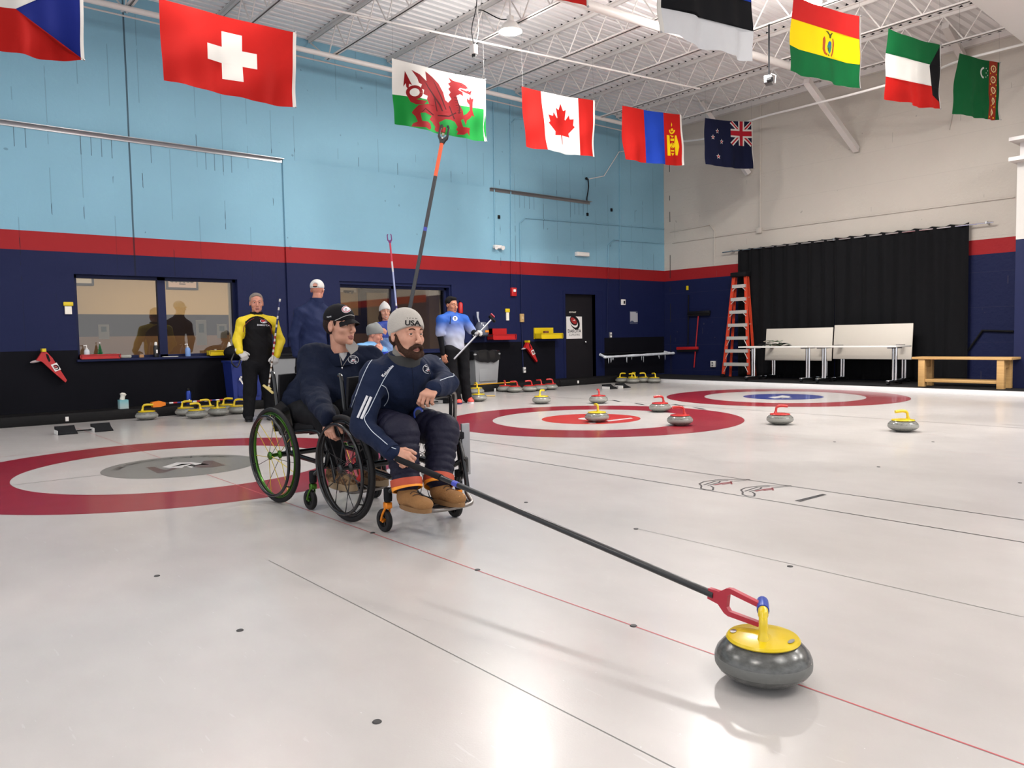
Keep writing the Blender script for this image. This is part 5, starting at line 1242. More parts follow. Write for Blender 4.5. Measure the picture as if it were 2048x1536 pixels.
        V = lo+h*(I+acc/cnt[:, None]); L = lab[tuple((I+(acc/cnt[:, None] > .5)).T)]
        fs = []
        for d in range(3):
            u, v = (d+1) % 3, (d+2) % 3
            A = [slice(None)]*3; A[d] = slice(0, n[d]-1); Bs = [slice(None)]*3; Bs[d] = slice(1, n[d])
            a, b = S[tuple(A)], S[tuple(Bs)]
            for flip, msk in ((0, a & ~b), (1, ~a & b)):
                E_ = np.argwhere(msk); E_ = E_[(E_[:, u] > 0) & (E_[:, v] > 0) & (E_[:, u] < n[u]-1) & (E_[:, v] < n[v]-1)]
                du = np.zeros(3, int); du[u] = 1; dv = np.zeros(3, int); dv[v] = 1
                Q = np.stack([ids[tuple((E_-du-dv).T)], ids[tuple((E_-dv).T)], ids[tuple(E_.T)], ids[tuple((E_-du).T)]], 1)
                if flip: Q = Q[:, ::-1]
                fs.append(Q)
        Fq = np.concatenate(fs); Fq = Fq[(Fq >= 0).all(1)]
        for _ in range(iters):
            sm = np.zeros_like(V); ct = np.zeros(N)
            for i in range(4):
                a, b = Fq[:, i], Fq[:, (i+1) % 4]; np.add.at(sm, a, V[b]); np.add.at(sm, b, V[a]); np.add.at(ct, a, 1); np.add.at(ct, b, 1)
            V = V*.5+.5*sm/np.maximum(ct, 1)[:, None]
        if T is not None: V = V @ np.array(T.to_3x3()).T+np.array(T.translation)
        return V, Fq, L[Fq].max(1) if len(Fq) else L
def soft(name, parts, mats, parent=None, label=None, subd=0):
    """parts: list of (V, F, labels); label number picks the material"""
    vs = []; fs = []; mi = []; k = 0
    for V, Fq, L in parts: vs.append(V); fs.append(Fq+k); mi.append(L); k += len(V)
    V = np.concatenate(vs); Fq = np.concatenate(fs); mi = np.concatenate(mi)
    me = bpy.data.meshes.new(name); me.vertices.add(len(V)); me.vertices.foreach_set('co', V.astype(np.float32).ravel())
    me.loops.add(len(Fq)*4); me.loops.foreach_set('vertex_index', Fq.astype(np.int32).ravel())
    me.polygons.add(len(Fq)); me.polygons.foreach_set('loop_start', np.arange(0, len(Fq)*4, 4, dtype=np.int32))
    for m in mats: me.materials.append(m)
    me.polygons.foreach_set('material_index', mi.astype(np.int32)); me.polygons.foreach_set('use_smooth', np.ones(len(Fq), bool))
    me.update(calc_edges=True); me.validate()
    o = bpy.data.objects.new(name, me); COL.objects.link(o)
    if parent: o.parent = parent; o.matrix_parent_inverse = mw(parent).inverted()
    if label: o['label'] = label
    return o
def bvh(*obs):
    vs = []; fs = []
    for o in obs:
        k = len(vs); vs += [v.co.copy() for v in o.data.vertices]; fs += [[i+k for i in p.vertices] for p in o.data.polygons]
    return BVHTree.FromPolygons(vs, fs)
def cast(bv, px, py, off=.0015):
    d = ray(px, py).normalized(); h = bv.ray_cast(CC, d)
    if h[0] is None: return None
    n = h[1] if h[1].dot(d) < 0 else -h[1]
    return h[0]+n*off, n
def piping(bv, pts, w, m, name, parent, label=None, n=10, lift=.0):
    """raised cord that follows the garment surface"""
    P = []
    pp = smooth_path([(x, y, 0) for x, y in pts], n)
    for p in pp:
        h = cast(bv, p.x, p.y, .0005+lift)
        if h: P.append(h[0])
    if len(P) < 2: return None
    return MB().tube(P, w/2, m, 6).build(name, parent, label)
def finer(tris, e=.004):
    bm = bmesh.new(); vv = [bm.verts.new((t[0], t[1], 0)) for t in tris[0]]
    for f in tris[1]:
        try: bm.faces.new([vv[i] for i in f])
        except ValueError: pass
    bmesh.ops.triangulate(bm, faces=bm.faces[:])
    for _ in range(4):
        es = [x for x in bm.edges if x.calc_length() > e]
        if not es: break
        bmesh.ops.subdivide_edges(bm, edges=es, cuts=1); bmesh.ops.triangulate(bm, faces=bm.faces[:])
    bm.verts.index_update(); r = ([(v.co.x, v.co.y) for v in bm.verts], [[v.index for v in f.verts] for f in bm.faces]); bm.free(); return r
def stick_on(bv, origin, ux, uy, tris, m, off=.002, mb=None):
    """lays flat artwork (verts, faces) on a surface by dropping it along the artwork's normal"""
    ux = Vector(ux).normalized(); uy = Vector(uy); uy = (uy-ux*uy.dot(ux)).normalized(); nz_ = ux.cross(uy); vs = []
    for x, y, *_ in tris[0]:
        q = Vector(origin)
        for t in (1, .9, .8, .7, .6, .45, .3, .1):
            p = Vector(origin)+(ux*x+uy*y)*t+nz_*.12; h = bv.ray_cast(p, -nz_)
            if h[0] is not None and abs((h[0]-Vector(origin)).dot(nz_)) < .02+1.8*math.hypot(x, y)*t: q = h[0]+nz_*off; break
        vs.append(q)
    mb = mb or MB(); mb.add(vs, tris[1], m); return mb
def fan(poly):
    """disc-like polygon with inner rings so it can bend"""
    c = Vector((sum(p[0] for p in poly)/len(poly), sum(p[1] for p in poly)/len(poly))); n = len(poly); vs = [(c.x, c.y)]; fs = []
    for r_ in (.35, .7, 1.0): vs += [(c.x+(x-c.x)*r_, c.y+(y-c.y)*r_) for x, y in poly]
    for i in range(n):
        j = (i+1) % n; fs.append((0, 1+i, 1+j))
        for k in range(2): fs.append((1+k*n+i, 1+(k+1)*n+i, 1+(k+1)*n+j, 1+k*n+j))
    return vs, fs
def badge(bv, c, ux, uy, r, layers, name, parent, label=None):
    mb = MB()
    for i, (m, poly) in enumerate(layers): stick_on(bv, c, ux, uy, fan([(x*r, y*r) for x, y in poly]), m, .002+.0007*i, mb)
    return mb.build(name, parent, label)

# ------------------------------------------------------------ wheelchairs (local: y forward, x to the sitter's right, origin under the rear axle)
TYRE = mat('tyre_rubber', srgb(30, 29, 30), .55); GRNM = mat('green_anodised', srgb(66, 110, 36), .25, .8); ORM = mat('orange_anodised', srgb(222, 128, 24), .3, .5)
SEATB = mat('black_seat_fabric', srgb(26, 26, 29), .8, bump=.2, bscale=200); CARB = mat('black_carbon', srgb(22, 22, 24), .22); TITAN = mat('titanium_tube', srgb(128, 122, 118), .3, .85)
SPK_Y = mat('yellow_spoke', srgb(214, 190, 60), .3, .5); SPK_G = mat('grey_spoke', srgb(120, 118, 112), .3, .7); SPK_B = mat('black_spoke', srgb(34, 34, 36), .3, .4)
def wheelchair(loc, yaw, lb, rimm, forkm, spk, hubm, track=.27, nsp=24, foot_y=.66, foot_z=.115, extra=None, back=.36, cam_front=.35):
    o = thing('wheelchair', lb, 'wheelchair', loc, yaw)
    def B_(mb, nm, par=o, lab=None): return mb.build(nm, par, lab, world=False)
    def tor(R_, r_, m, T, n=56, flat=1): 
        return MB().tube([T @ Vector((0, R_*math.cos(2*PI*k/n), R_*math.sin(2*PI*k/n))) for k in range(n)], r_, m, 10, closed=True)
    for s in (-1, 1):
        T = Matrix.Translation((s*track, 0, .305)) @ Matrix.Rotation(s*.03, 4, 'Y')
        w_ = B_(tor(.289, .0155, TYRE, T), 'rear_wheel')
        q = tor(.270, .0085, rimm, T); q.tube([T @ Vector((s*.008, .262*math.cos(2*PI*k/48), .262*math.sin(2*PI*k/48))) for k in range(48)], .006, rimm, 8, closed=True); B_(q, 'rim', w_)
        q = tor(.252, .0095, CARB, T @ Matrix.Translation((s*.042, 0, 0)))
        for k in range(6): a = 2*PI*k/6+.3; q.tube([T @ Vector((s*.006, .266*math.cos(a), .266*math.sin(a))), T @ Vector((s*.042, .254*math.cos(a), .254*math.sin(a)))], .004, CARB, 6)
        B_(q, 'hand_rim', w_)
        q = MB(); TH = T @ Matrix.Rotation(PI/2, 4, 'Y'); q.lathe([(0, -.045), (.016, -.045), (.026, -.036), (.026, -.030), (.012, -.018), (.012, .018), (.026, .030), (.026, .036), (.016, .045), (0, .045)], hubm, 20, TH); B_(q, 'hub', w_)
        q = MB()
        for k in range(nsp):
            a = 2*PI*k/nsp; b = a+(.35 if k % 2 else -.35); e = .034 if k % 4 < 2 else -.034
            q.tube([T @ Vector((e, .024*math.cos(a), .024*math.sin(a))), T @ Vector((0, .266*math.cos(b), .266*math.sin(b)))], .0017 if nsp > 20 else .0022, spk[k % len(spk)], 5, cap=False)
        B_(q, 'spokes', w_)
    q = MB(); q.tube([(-track+.03, 0, .305), (track-.03, 0, .305)], .017, CARB, 12); B_(q, 'axle_tube')
    q = MB(); W2 = .195
    for s in (-1, 1):
        q.tube(smooth_path([(s*W2, -.06, .43), (s*W2, .15, .455), (s*W2, .36, .475), (s*W2, .45, .45), (s*(W2-.012), .51, .33), (s*(W2-.02), .55, .18)], 6), .0135, CARB, 10)
        q.tube([(s*W2, .03, .305), (s*W2, .02, .44)], .014, CARB, 8)
        q.tube([(s*W2, .0, .315), (s*W2, .20, .300), (s*W2, .36, .29), (s*(W2+.01), .50, .36)], .015, CARB, 10)
    q.tube([(-W2, .30, .46), (W2, .30, .46)], .012, CARB, 8); q.tube([(-W2, -.05, .43), (W2, -.05, .43)], .012, CARB, 8)
    B_(q, 'frame')
    q = MB(); q.rbox((-W2, -.08, .445), (W2, .36, .505), SEATB, .02, Matrix.Rotation(.04, 4, 'X')); B_(q, 'seat')
    q = MB(); T = Matrix.Translation((0, -.10, .45)) @ Matrix.Rotation(-.12, 4, 'X')
    vs = []; fs = []
    for i in range(11):
        u = -1+.2*i
        for j in range(7): vs.append((u*.19, -.035*(1-u*u), j*back/6))
    for i in range(10):
        for j in range(6): k = i*7+j; fs.append((k, k+7, k+8, k+1))
    q.add(vs+[(x, y-.025, z) for x, y, z in vs], fs+[tuple(a+77 for a in f[::-1]) for f in fs]+[(7*i, 7*i+77, 7*i+84, 7*i+7) for i in range(10)]+[(7*i+6, 7*i+13, 7*i+90, 7*i+83) for i in range(10)]+[(j, j+1, j+78, j+77) for j in range(6)]+[(70+j, 70+j+77, 71+j+77, 71+j) for j in range(6)], SEATB, True, T); B_(q, 'backrest')
    q = MB()
    for s in (-1, 1): q = MB(); q.tube(smooth_path([(s*.195, -.07, .43), (s*.195, -.10, .60), (s*.195, -.135, .44+back), (s*.195, -.16, .46+back)], 5), .012, CARB, 8); B_(q, 'back_cane')
    for s in (-1, 1):
        q = MB(); P = [(-.13, .44), (.10, .455), (.12, .50), (.08, .60), (-.02, .645), (-.12, .60), (-.16, .50)]
        q.prism(P, .005, CARB, Matrix(((0, 0, 1, s*.205), (1, 0, 0, 0), (0, 1, 0, 0), (0, 0, 0, 1)))); B_(q, 'side_guard')
    q = MB(); fy, fz = foot_y, foot_z
    for s in (-1, 1): q.tube(smooth_path([(s*(W2-.02), .55, .20), (s*(W2-.045), fy-.06, fz+.04), (s*(W2-.06), fy+.0, fz), (s*.09, fy+.025, fz-.005), (0, fy+.03, fz-.006)], 6), .0115, TITAN, 10)
    q.tube([(-W2+.03, fy-.05, fz), (W2-.03, fy-.05, fz)], .010, TITAN, 8); B_(q, 'footrest', lab='grey metal footrest tube')
    q = MB(); q.rbox((-.125, fy-.16, fz-.002), (.125, fy+.01, fz+.006), BLKM, .002); B_(q, 'foot_plate')
    for s in (-1, 1):
        cx, cy = s*.235, cam_front
        q = MB(); T = Matrix.Translation((cx, cy, .062)) @ Matrix.Rotation(PI/2, 4, 'Y'); q.lathe([(.036, -.013), (.056, -.015), (.062, -.008), (.062, .008), (.056, .015), (.036, .013), (.034, 0), (.036, -.013)], TYRE, 28, T)
        c_ = B_(q, 'caster_wheel')
        q = MB(); q.lathe([(0, -.014), (.012, -.014), (.012, .014), (0, .014)], forkm, 12, T)
        for k in range(5): a = 2*PI*k/5; q.tube([T @ Vector((.008*math.cos(a), .008*math.sin(a), 0)), T @ Vector((.037*math.cos(a), .037*math.sin(a), 0))], .0045, BLK, 6)
        B_(q, 'caster_hub', c_)
        q = MB()
        for e in (-.022, .022): q.tube(smooth_path([(cx+e, cy, .062), (cx+e*.95, cy+.015, .10), (cx+e*.5, cy+.035, .14)], 4), .0065, forkm, 8)
        q.rbox((cx-.018, cy+.015, .13), (cx+.018, cy+.055, .165), forkm, .006); B_(q, 'caster_fork')
        q = MB(); q.lathe([(0, -.035), (.021, -.035), (.023, -.02), (.023, .03), (.018, .036), (0, .036)], BLKM, 16, Matrix.Translation((cx, cy+.04, .205))); q.tube([(cx, cy+.04, .215), (s*(W2+.01), cy+.15, .29), (s*(W2+.0), cy+.16, .36)], .016, CARB, 10)
        B_(q, 'caster_housing')
    return o
YAW1 = PI+.03; YAW2 = PI+.077
wc1 = wheelchair((2.325, 3.95, 0), YAW1, 'front black wheelchair with orange caster forks carrying the man in the beige beanie', BLK, ORM, [SPK_B], BLK, track=.262, nsp=28, foot_y=.63, foot_z=.145)
wc2 = wheelchair((2.265, 4.76, 0), YAW2, 'rear wheelchair with green rims and yellow spokes behind the black wheelchair', GRNM, GRNM, [SPK_Y, SPK_G, SPK_Y], GRNM, track=.275, nsp=14, foot_y=.62, foot_z=.13)
# arm bracket and flat guard on the front chair
q = MB(); q.tube(smooth_path([(2.385, 3.50, .722), (2.45, 3.53, .722), (2.535, 3.56, .722), (2.562, 3.57, .70), (2.568, 3.58, .62), (2.572, 3.60, .50)], 5), .0115, TITAN, 10)
q.tube(smooth_path([(2.385, 3.53, .700), (2.52, 3.58, .70), (2.545, 3.59, .68), (2.552, 3.60, .60), (2.556, 3.61, .50)], 5), .0095, BLK, 10)
q.build('arm_bracket', wc1, 'pale metal arm bracket beside the left hand')
q = MB(); q.rbox((2.555, 3.50, .255), (2.61, 3.515, .545), mat('grey_panel', srgb(140, 140, 142), .4, .3), .003); q.build('grey_guard', wc1, 'upright flat grey guard plate')
q = MB(); q.tube([(2.54, 3.53, .50), (2.54, 3.50, .30), (2.53, 3.52, .20)], .012, BLK, 8); q.rbox((2.515, 3.49, .25), (2.565, 3.53, .29), BLKM, .006); q.rbox((2.515, 3.49, .46), (2.565, 3.53, .50), BLKM, .006); q.build('guard_post', wc1)
# ------------------------------------------------------------ people
SKIN = NG('skin', .5, .35); a_ = SKIN.noise(30, 3); SKINM = SKIN.done(SKIN.mix(a_, srgb(182, 128, 106), srgb(200, 152, 130))); SKIN.b.inputs['Subsurface Weight'].default_value = .08; SKIN.b.inputs['Subsurface Radius'].default_value = (.01, .004, .002)
SKIN2 = NG('skin_ruddy', .5, .35); a_ = SKIN2.noise(30, 3); SKIN2M = SKIN2.done(SKIN2.mix(a_, srgb(182, 116, 98), srgb(200, 146, 124)))
SKIN3 = NG('skin_tan', .5, .35); a_ = SKIN3.noise(30, 3); SKIN3M = SKIN3.done(SKIN3.mix(a_, srgb(168, 108, 84), srgb(186, 132, 106)))
LIPS = mat('lips', srgb(142, 86, 76), .6); EYEW = mat('eye_white', srgb(222, 216, 210), .2); IRIS = mat('iris_brown', srgb(66, 48, 34), .15); PUP = mat('pupil', srgb(10, 10, 12), .1)
def hairm(nm, c): return mat(nm, srgb(*c), .75, noise=.45, nscale=160, bump=.9, bscale=260)
HBR = hairm('hair_brown', (62, 40, 30)); HBK = hairm('hair_black', (26, 22, 22)); HGY = hairm('hair_grey', (140, 128, 118)); HDB = hairm('hair_dark_brown', (44, 30, 26))
def V3(*a): return Vector(a)
def headmat(C, fwd, up=(0, 0, 1)):
    f = Vector(fwd).normalized(); u = Vector(up); x = f.cross(u).normalized(); u = x.cross(f).normalized()
    M = Matrix((x, f, u)).transposed().to_4x4(); M.translation = Vector(C); return M
def head_sdf(vox, w=1.0, jaw=1.0, nose=1.0, smile=0, fem=0):
    s = SDF(vox); s.bias = .0012+.8*vox
    s.ell((0, -.014, .036), (.074*w, .094, .086), k=.02).ell((0, .018, -.03), (.060*w, .068, .080), k=.03)
    s.ell((0, .026, -.072), (.050*w*jaw, .056, .036), k=.025).ell((0, .070, -.097), (.020*jaw, .016, .015), k=.02)
    for e in (-1, 1):
        s.ell((e*.040*w, .056, -.020), (.022, .022, .022), k=.02)
        s.cap((e*.010, .083, .030), (e*.042*w, .068, .031), .011, .009, k=.012)
    s.cap((0, .084, .014), (0, .108*nose, -.026), .0085, .0115, k=.010)
    for e in (-1, 1): s.ell((e*.0115, .098*nose, -.031), (.008, .010, .0075), k=.006)
    for e in (-1, 1): s.ell((e*.031, .094, .010), (.0155, .014, .0105), k=.010, op='s')
    s.ell((0, .094, -.068), (.020, .006, .003), k=.004, op='s')
    s.cap((-.019, .0825, -.0625-smile*.0), (0, .0915, -.0600), .0034, .0042, k=.004, m=1).cap((0, .0915, -.0600), (.019, .0825, -.0625), .0042, .0034, k=.004, m=1)
    s.cap((-.016, .083, -.0705), (0, .0905, -.0715), .0036, .0048, k=.004, m=1).cap((0, .0905, -.0715), (.016, .083, -.0705), .0048, .0036, k=.004, m=1)
    for e in (-1, 1):
        s.cap((e*.046, .0715, .0125), (e*.031, .0838, .0192), .0042, .0046, k=.003).cap((e*.031, .0838, .0192), (e*.017, .078, .013), .0046, .0040, k=.003)
        s.cap((e*.045, .070, .006), (e*.031, .0815, .0020), .0037, .0037, k=.004).cap((e*.031, .0815, .0020), (e*.018, .078, .008), .0035, .0035, k=.004)
        s.ell((e*.0765*w, -.012, -.002), (.008, .019, .031), k=.008).ell((e*.084*w, -.006, .002), (.005, .010, .016), k=.004, op='s')
    return s
def eyes(T, gaze, par, open_=1.0):
    for e in (-1, 1):
        q = MB(); c = Vector((e*.031, .0705, .0105)); q.ball(c, .0122, EYEW, 18)
        g_ = Vector(gaze).normalized(); p = c+g_*.0106
        M = frame(p, g_.cross(Vector((0, 0, 1))), (0, 0, 1)); 
        if M.to_3x3().col[2].dot(g_) < 0: M = frame(p, -g_.cross(Vector((0, 0, 1))), (0, 0, 1))
        q.lathe([(.0062, 0), (.0055, .0014), (.003, .0021)], IRIS, 16, M); q.lathe([(.003, .0021), (0, .0024)], PUP, 12, M)
        for i, v in enumerate(q.v): q.v[i] = tuple(T @ Vector(v))
        q.build('eye', par)
def brows(T, m, par, r=.0038, tilt=0.0):
    for e in (-1, 1):
        P = [T @ Vector(p) for p in ((e*.046, .072, .029), (e*.036, .0825, .035+tilt), (e*.024, .0885, .036), (e*.013, .091, .031-tilt))]
        MB().tube(smooth_path(P, 4), [r*.6]*2+[r]*9+[r*.8]*2, m, 8).build('eyebrow', par)
def hand_parts(wrist, fdir, back, right=True, curls=None, thumb=None, s=1.0, vox=.0026, m=0, wr=.024, spread=.06, glove=0):
    """fdir: wrist to knuckles, back: out of the back of the hand; thumb side follows from right/left"""
    f = Vector(fdir).normalized(); b = Vector(back); b = (b-f*b.dot(f)).normalized(); x = f.cross(b)      # x for a right hand: thumb side is -x when palm faces down
    if right: x = -x
    M = Matrix((x, f, b)).transposed().to_4x4(); M.translation = Vector(wrist)
    curls = curls or [(.5, .6, .4)]*4; g_ = glove
    S = SDF(vox); S.cap((0, -.035, 0), (0, .01, 0), wr+g_, wr+g_, .01, m, flat=((0, 0, 1), .72))
    for i in range(4):
        kx = (.0285-.019*i); ky = .084-.004*abs(i-1)-.004*i
        S.cap((kx*.5, .012, 0), (kx, ky, .002), .0145+g_, .0118+g_, .012, m)
        p = np.array((kx, ky, .002)); a = 0; L_ = (.041, .026, .021); sc = (.94, 1.04, .98, .80)[i]; sp = spread*(1.2-.8*i)
        for j in range(3):
            a += curls[i][j]; d = np.array((math.sin(sp)*math.cos(a), math.cos(sp)*math.cos(a), -math.sin(a))); q = p+d*L_[j]*sc
            S.cap(p, q, (.0098, .0088, .0080)[j]+g_, (.0088, .0080, .0070)[j]+g_, .0035, m); p = q
    th = thumb or [(.8, .6, -.25), (.45, .85, -.25), (.25, .95, -.2)]
    p = np.array((.022, .022, -.006)); S.cap((.010, .006, -.003), p, .016+g_, .0145+g_, .012, m)
    for j in range(3):
        d = np.array(th[j], float); d /= np.linalg.norm(d); q = p+d*(.036, .030, .024)[j]; S.cap(p, q, (.0145, .0115, .0103)[j]+g_, (.0115, .0103, .0088)[j]+g_, .006, m); p = q
    if s != 1: M = M @ Matrix.Scale(s, 4)
    return S.mesh(T=M, iters=1)
def ringband(c, ax, prof, m, name, par, label=None, n=28, sq=(1, 1), xdir=(1, 0, 0)):
    z = Vector(ax).normalized(); x = Vector(xdir); x = (x-z*x.dot(z)).normalized(); y = z.cross(x)
    M = Matrix((x*sq[0], y*sq[1], z)).transposed().to_4x4(); M.translation = Vector(c)
    return MB().lathe(prof, m, n, M, cap=False).build(name, par, label)
CUFF_P = lambda r, h, t=.006: [(r-t, 0), (r, 0), (r+.001, h/2), (r, h), (r-t, h)]
def beanie(T, m, par, vox=.005, top=.0, front=.046, back=-.045, fat=1.0, label=None, slouch=0):
    S = SDF(vox); S.ell((0, -.012, .040), (.0865*fat, .107*fat, .096+top), k=.01)
    if slouch: S.ell((0, -.075, .075), (.070, .06, .055), k=.04)
    if top: S.cap((0, -.02, .12+top), (0, -.03, .135+top*1.1), .025, .018, k=.04)
    else: S.ell((0, -.022, .082), (.072, .088, .066), k=.03)
    a = math.atan2(front-back, .19); R_ = np.array(Matrix.Rotation(a, 3, 'X'))
    c = Vector((0, -.012, (front+back)/2)) - Matrix.Rotation(a, 3, 'X') @ Vector((0, 0, .2))
    S.box(c, (.3, .4, .196), R_, .004, .004, op='s')
    return soft('beanie', [S.mesh(T=T)], [m], par, label)
KNIT = lambda nm, c: mat(nm, srgb(*c), .9, noise=.06, nscale=60, bump=.28, bscale=260, sheen=.2)
def capvisor(T, m, par, edge=None):
    v = []; n = 16
    for i in range(n+1):
        u = -1+2*i/n
        for j in range(6):
            w_ = j/5; R0 = .070; ang = u*.98; rr_ = R0+(.048*math.cos(u*1.35))*w_
            v.append((rr_*math.sin(ang)*(1 if j else 1), -.012+(R0+.018)*math.cos(ang)*1.08+(.048*math.cos(u*1.35)**.8)*w_, .049-.016*w_-.022*(u*u)-.010*w_*w_))
    f = [(i*6+j, i*6+j+1, i*6+j+7, i*6+j+6) for i in range(n) for j in range(5)]
    k = len(v); v2 = [(x, y, z-.004) for x, y, z in v]
    q = MB(); q.add(v+v2, f+[tuple(a+k for a in g_[::-1]) for g_ in f]+[(i*6+5, i*6+11, i*6+11+k, i*6+5+k) for i in range(n)], m, True, T); o = q.build('visor', par)
    if edge: MB().tube([T @ Vector(v[i*6+0])+Vector((0, 0, .002)) for i in range(n+1)], .0022, edge, 6).build('visor_piping', par, 'pale piping along the visor seam')
    return o
def shoe(heel, toe, m, sole, par, name='shoe', h=.10, w=.048, ank=None, label=None, sw=.052, sh=.02, vox=.006, z0=None):
    h_ = Vector(heel); t_ = Vector(toe); d = (t_-h_); L_ = d.length; f = d.normalized(); up = Vector((0, 0, 1)); x = f.cross(up).normalized(); up = x.cross(f)
    M = Matrix((x, f, up)).transposed().to_4x4(); M.translation = h_
    S = SDF(vox); S.ell((0, L_*.22, sh+.035), (w*.84, L_*.30, .046), k=.02).ell((0, L_*.62, sh+.022), (w, L_*.40, .034), k=.03).ell((0, L_*.82, sh+.016), (w*.92, L_*.20, .030), k=.02)
    S.cap((0, L_*.22, sh+.03), (0, L_*.20, h), w*.90, w*.86, .03); S.box((0, L_*.5, -.12), (.3, .4, .135), None, .001, .002, op='s')
    o = soft(name, [S.mesh(T=M)], [m], par, label)
    q = MB(); P = []
    for k in range(28): 
        t = 2*PI*k/28; yy = L_*.5+(L_*.52)*math.sin(t); xx = sw*math.cos(t)*(1+.12*math.sin(t)); P.append((xx, yy))
    q.prism(P[::1], sh+.004, sole, M, True); q.build('sole', o)
    return o
def body(label, J, skin, face, T, extra=[], hands=[], vox=.014, group=None):
    """one continuous figure: head with face, neck, trunk, limbs and hands in a single mesh"""
    S = SDF(vox)
    S.cap(J['pel'], J['chest'], .085, .09, .03).cap(J['chest'], J['neck'], .07, .05, .03).cap(J['shR'], J['shL'], .04, .04, .03)
    for e in 'RL':
        S.chain([J['sh'+e], J['el'+e], J['wr'+e]], [.034, .030, .024], .01)
        S.chain([J['hp'+e], J['kn'+e], J['an'+e]], [.065, .048, .034], .01)
        S.cap(J['hp'+e], J['pel'], .07, .10, .02)
        S.cap(J['an'+e], Vector(J['an'+e])+Vector(J.get('ft', (0, -.10, -.02)))*.3, .03, .026, .01)
    N_ = SDF(.006); Ti = T.inverted(); nk = Ti @ Vector(J['neck']); N_.cap((0, -.022, -.055), tuple(nk), .050, .060, .02)
    parts = [S.mesh(iters=1), N_.mesh(T=T, iters=1), face.mesh(T=T, iters=1)]+list(hands)
    o = soft('person', parts, [skin, LIPS]); 
    tag(o, label, 'person', group); return o
def fix_world(o): pass

NAVJ = mat('navy_fleece', srgb(19, 29, 54), .85, noise=.12, nscale=9, bump=.8, bscale=16, sheen=.02)
PIPE = mat('reflective_piping', srgb(190, 198, 208), .45); BADGE_W = mat('badge_white', srgb(206, 206, 210), .6); BADGE_D = mat('badge_dark', srgb(20, 24, 42), .6); BADGE_R = mat('badge_red', srgb(178, 52, 60), .6)
def emblem_layers(): return [(BADGE_W, circ(0, 0, 1, 24)), (BADGE_D, circ(0, 0, .88, 24)), (BADGE_W, [(-.55, -.45), (-.25, -.1), (-.3, .1), (0, .25), (.3, .1), (.25, -.1), (.6, -.4), (.2, -.6), (-.2, -.62)]), (BADGE_W, [(-.55, .48), (.55, .48), (.5, .62), (-.5, .62)]), (BADGE_R, [(-.2, -.2), (.25, -.2), (.15, -.4), (-.1, -.38)])]

# ---- the man in the beige beanie, leaning forward over the stick
J = dict(pel=(2.315, 3.97, .60), chest=(2.31, 3.74, .80), neck=(2.30, 3.66, .905), shR=YP(3.70, 750, 752), shL=YP(3.80, 860, 736),
         elR=YP(3.66, 724, 850), wrR=YP(3.40, 784, 903), elL=YP(3.58, 893, 768), wrL=YP(3.47, 868, 777),
         hpR=(2.22, 3.93, .56), hpL=(2.42, 3.93, .56), knR=YP(3.50, 801, 865), knL=YP(3.52, 884, 862), anR=YP(3.43, 812, 958), anL=YP(3.43, 878, 952), ft=(0, -.03, -.05))
FD1 = Vector((.06, -1.0, -.02)); HC1 = YP(3.60, 814, 672); T1 = headmat(HC1, FD1, (.03, -.10, 1)) @ Matrix.Scale(1.03, 4)
hd = head_sdf(.0026, w=1.03, jaw=1.08, nose=1.02)
STK0 = YP(3.315, 802, 921); STK1 = YP(FS.y+.012, 1524, 1231)
sd = (STK1-STK0).normalized()
hR = hand_parts(J['wrR'], (Vector((.5, -.75, -.42))), (-.75, -.35, .75), True, [(.75, 1.1, .7), (.8, 1.15, .7), (.85, 1.15, .7), (.9, 1.15, .7)], [(.75, .6, -.5), (.35, .95, -.35), (.1, 1, -.2)], 1.04)
hL = hand_parts(J['wrL'], (-.80, -.35, -.42), (-.15, -.45, .85), False, [(.9, .9, .5), (1.0, .9, .5), (1.1, .9, .5), (1.2, .9, .5)], [(.5, .55, -.7), (.1, .8, -.6), (0, .9, -.4)], 1.03)
p1 = body('bearded person in beige knit hat and navy jacket pushing a stone with a long stick', J, SKINM, hd, T1, hands=[hR, hL])
eyes(T1, (.20, 1, -.04), p1); brows(T1, HBR, p1, .0034, .001)
S = SDF(.003)
for e in (-1, 1): S.chain([(e*.073, .004, .0), (e*.071, .012, -.03), (e*.062, .034, -.066), (e*.040, .066, -.092), (0, .078, -.103)], [.010, .012, .015, .018, .019], .01).chain([(e*.036, .079, -.066), (e*.030, .080, -.086), (0, .086, -.098)], [.008, .010, .012], .008)
for e in (-1, 1): S.chain([(0, .0985, -.0490), (e*.016, .0960, -.053), (e*.031, .087, -.063), (e*.037, .078, -.082)], [.0085, .0105, .0095, .006], .006)
soft('beard', [S.mesh(wrinkle=.0016, T=T1, iters=1)], [HBR], p1, 'dark brown beard and full moustache')
S = SDF(.004); 
for e in (-1, 1): S.chain([(e*.075, -.008, .03), (e*.075, .002, 0), (e*.071, -.02, .0)], [.008, .008, .006], .008)
S.ell((0, -.05, -.01), (.072, .058, .055), k=.01); soft('hair', [S.mesh(wrinkle=.001, T=T1)], [HBR], p1)
bn = beanie(T1, KNIT('beige_knit', (170, 163, 155)), p1, .004, 0, .052, -.03, 1.02, 'beige knit beanie with black team lettering')
bb_ = bvh(bn)
def text_on(bv, px, py, txt, size, m, name, par, spacing=1.0, rot=0, bold=.02, sx=1.0, off=.0016, label=None):
    h = cast(bv, px, py)
    if not h: return
    vs, fs = text_tris(txt, size, bold*size, spacing); ux = RT*math.cos(rot)+UP*math.sin(rot); uy = UP*math.cos(rot)-RT*math.sin(rot)
    return stick_on(bv, h[0], ux, uy, finer(([(x*sx, y) for x, y, _ in vs], fs)), m, off).build(name, par, label)
TINK = mat('black_print', srgb(28, 26, 28), .6)
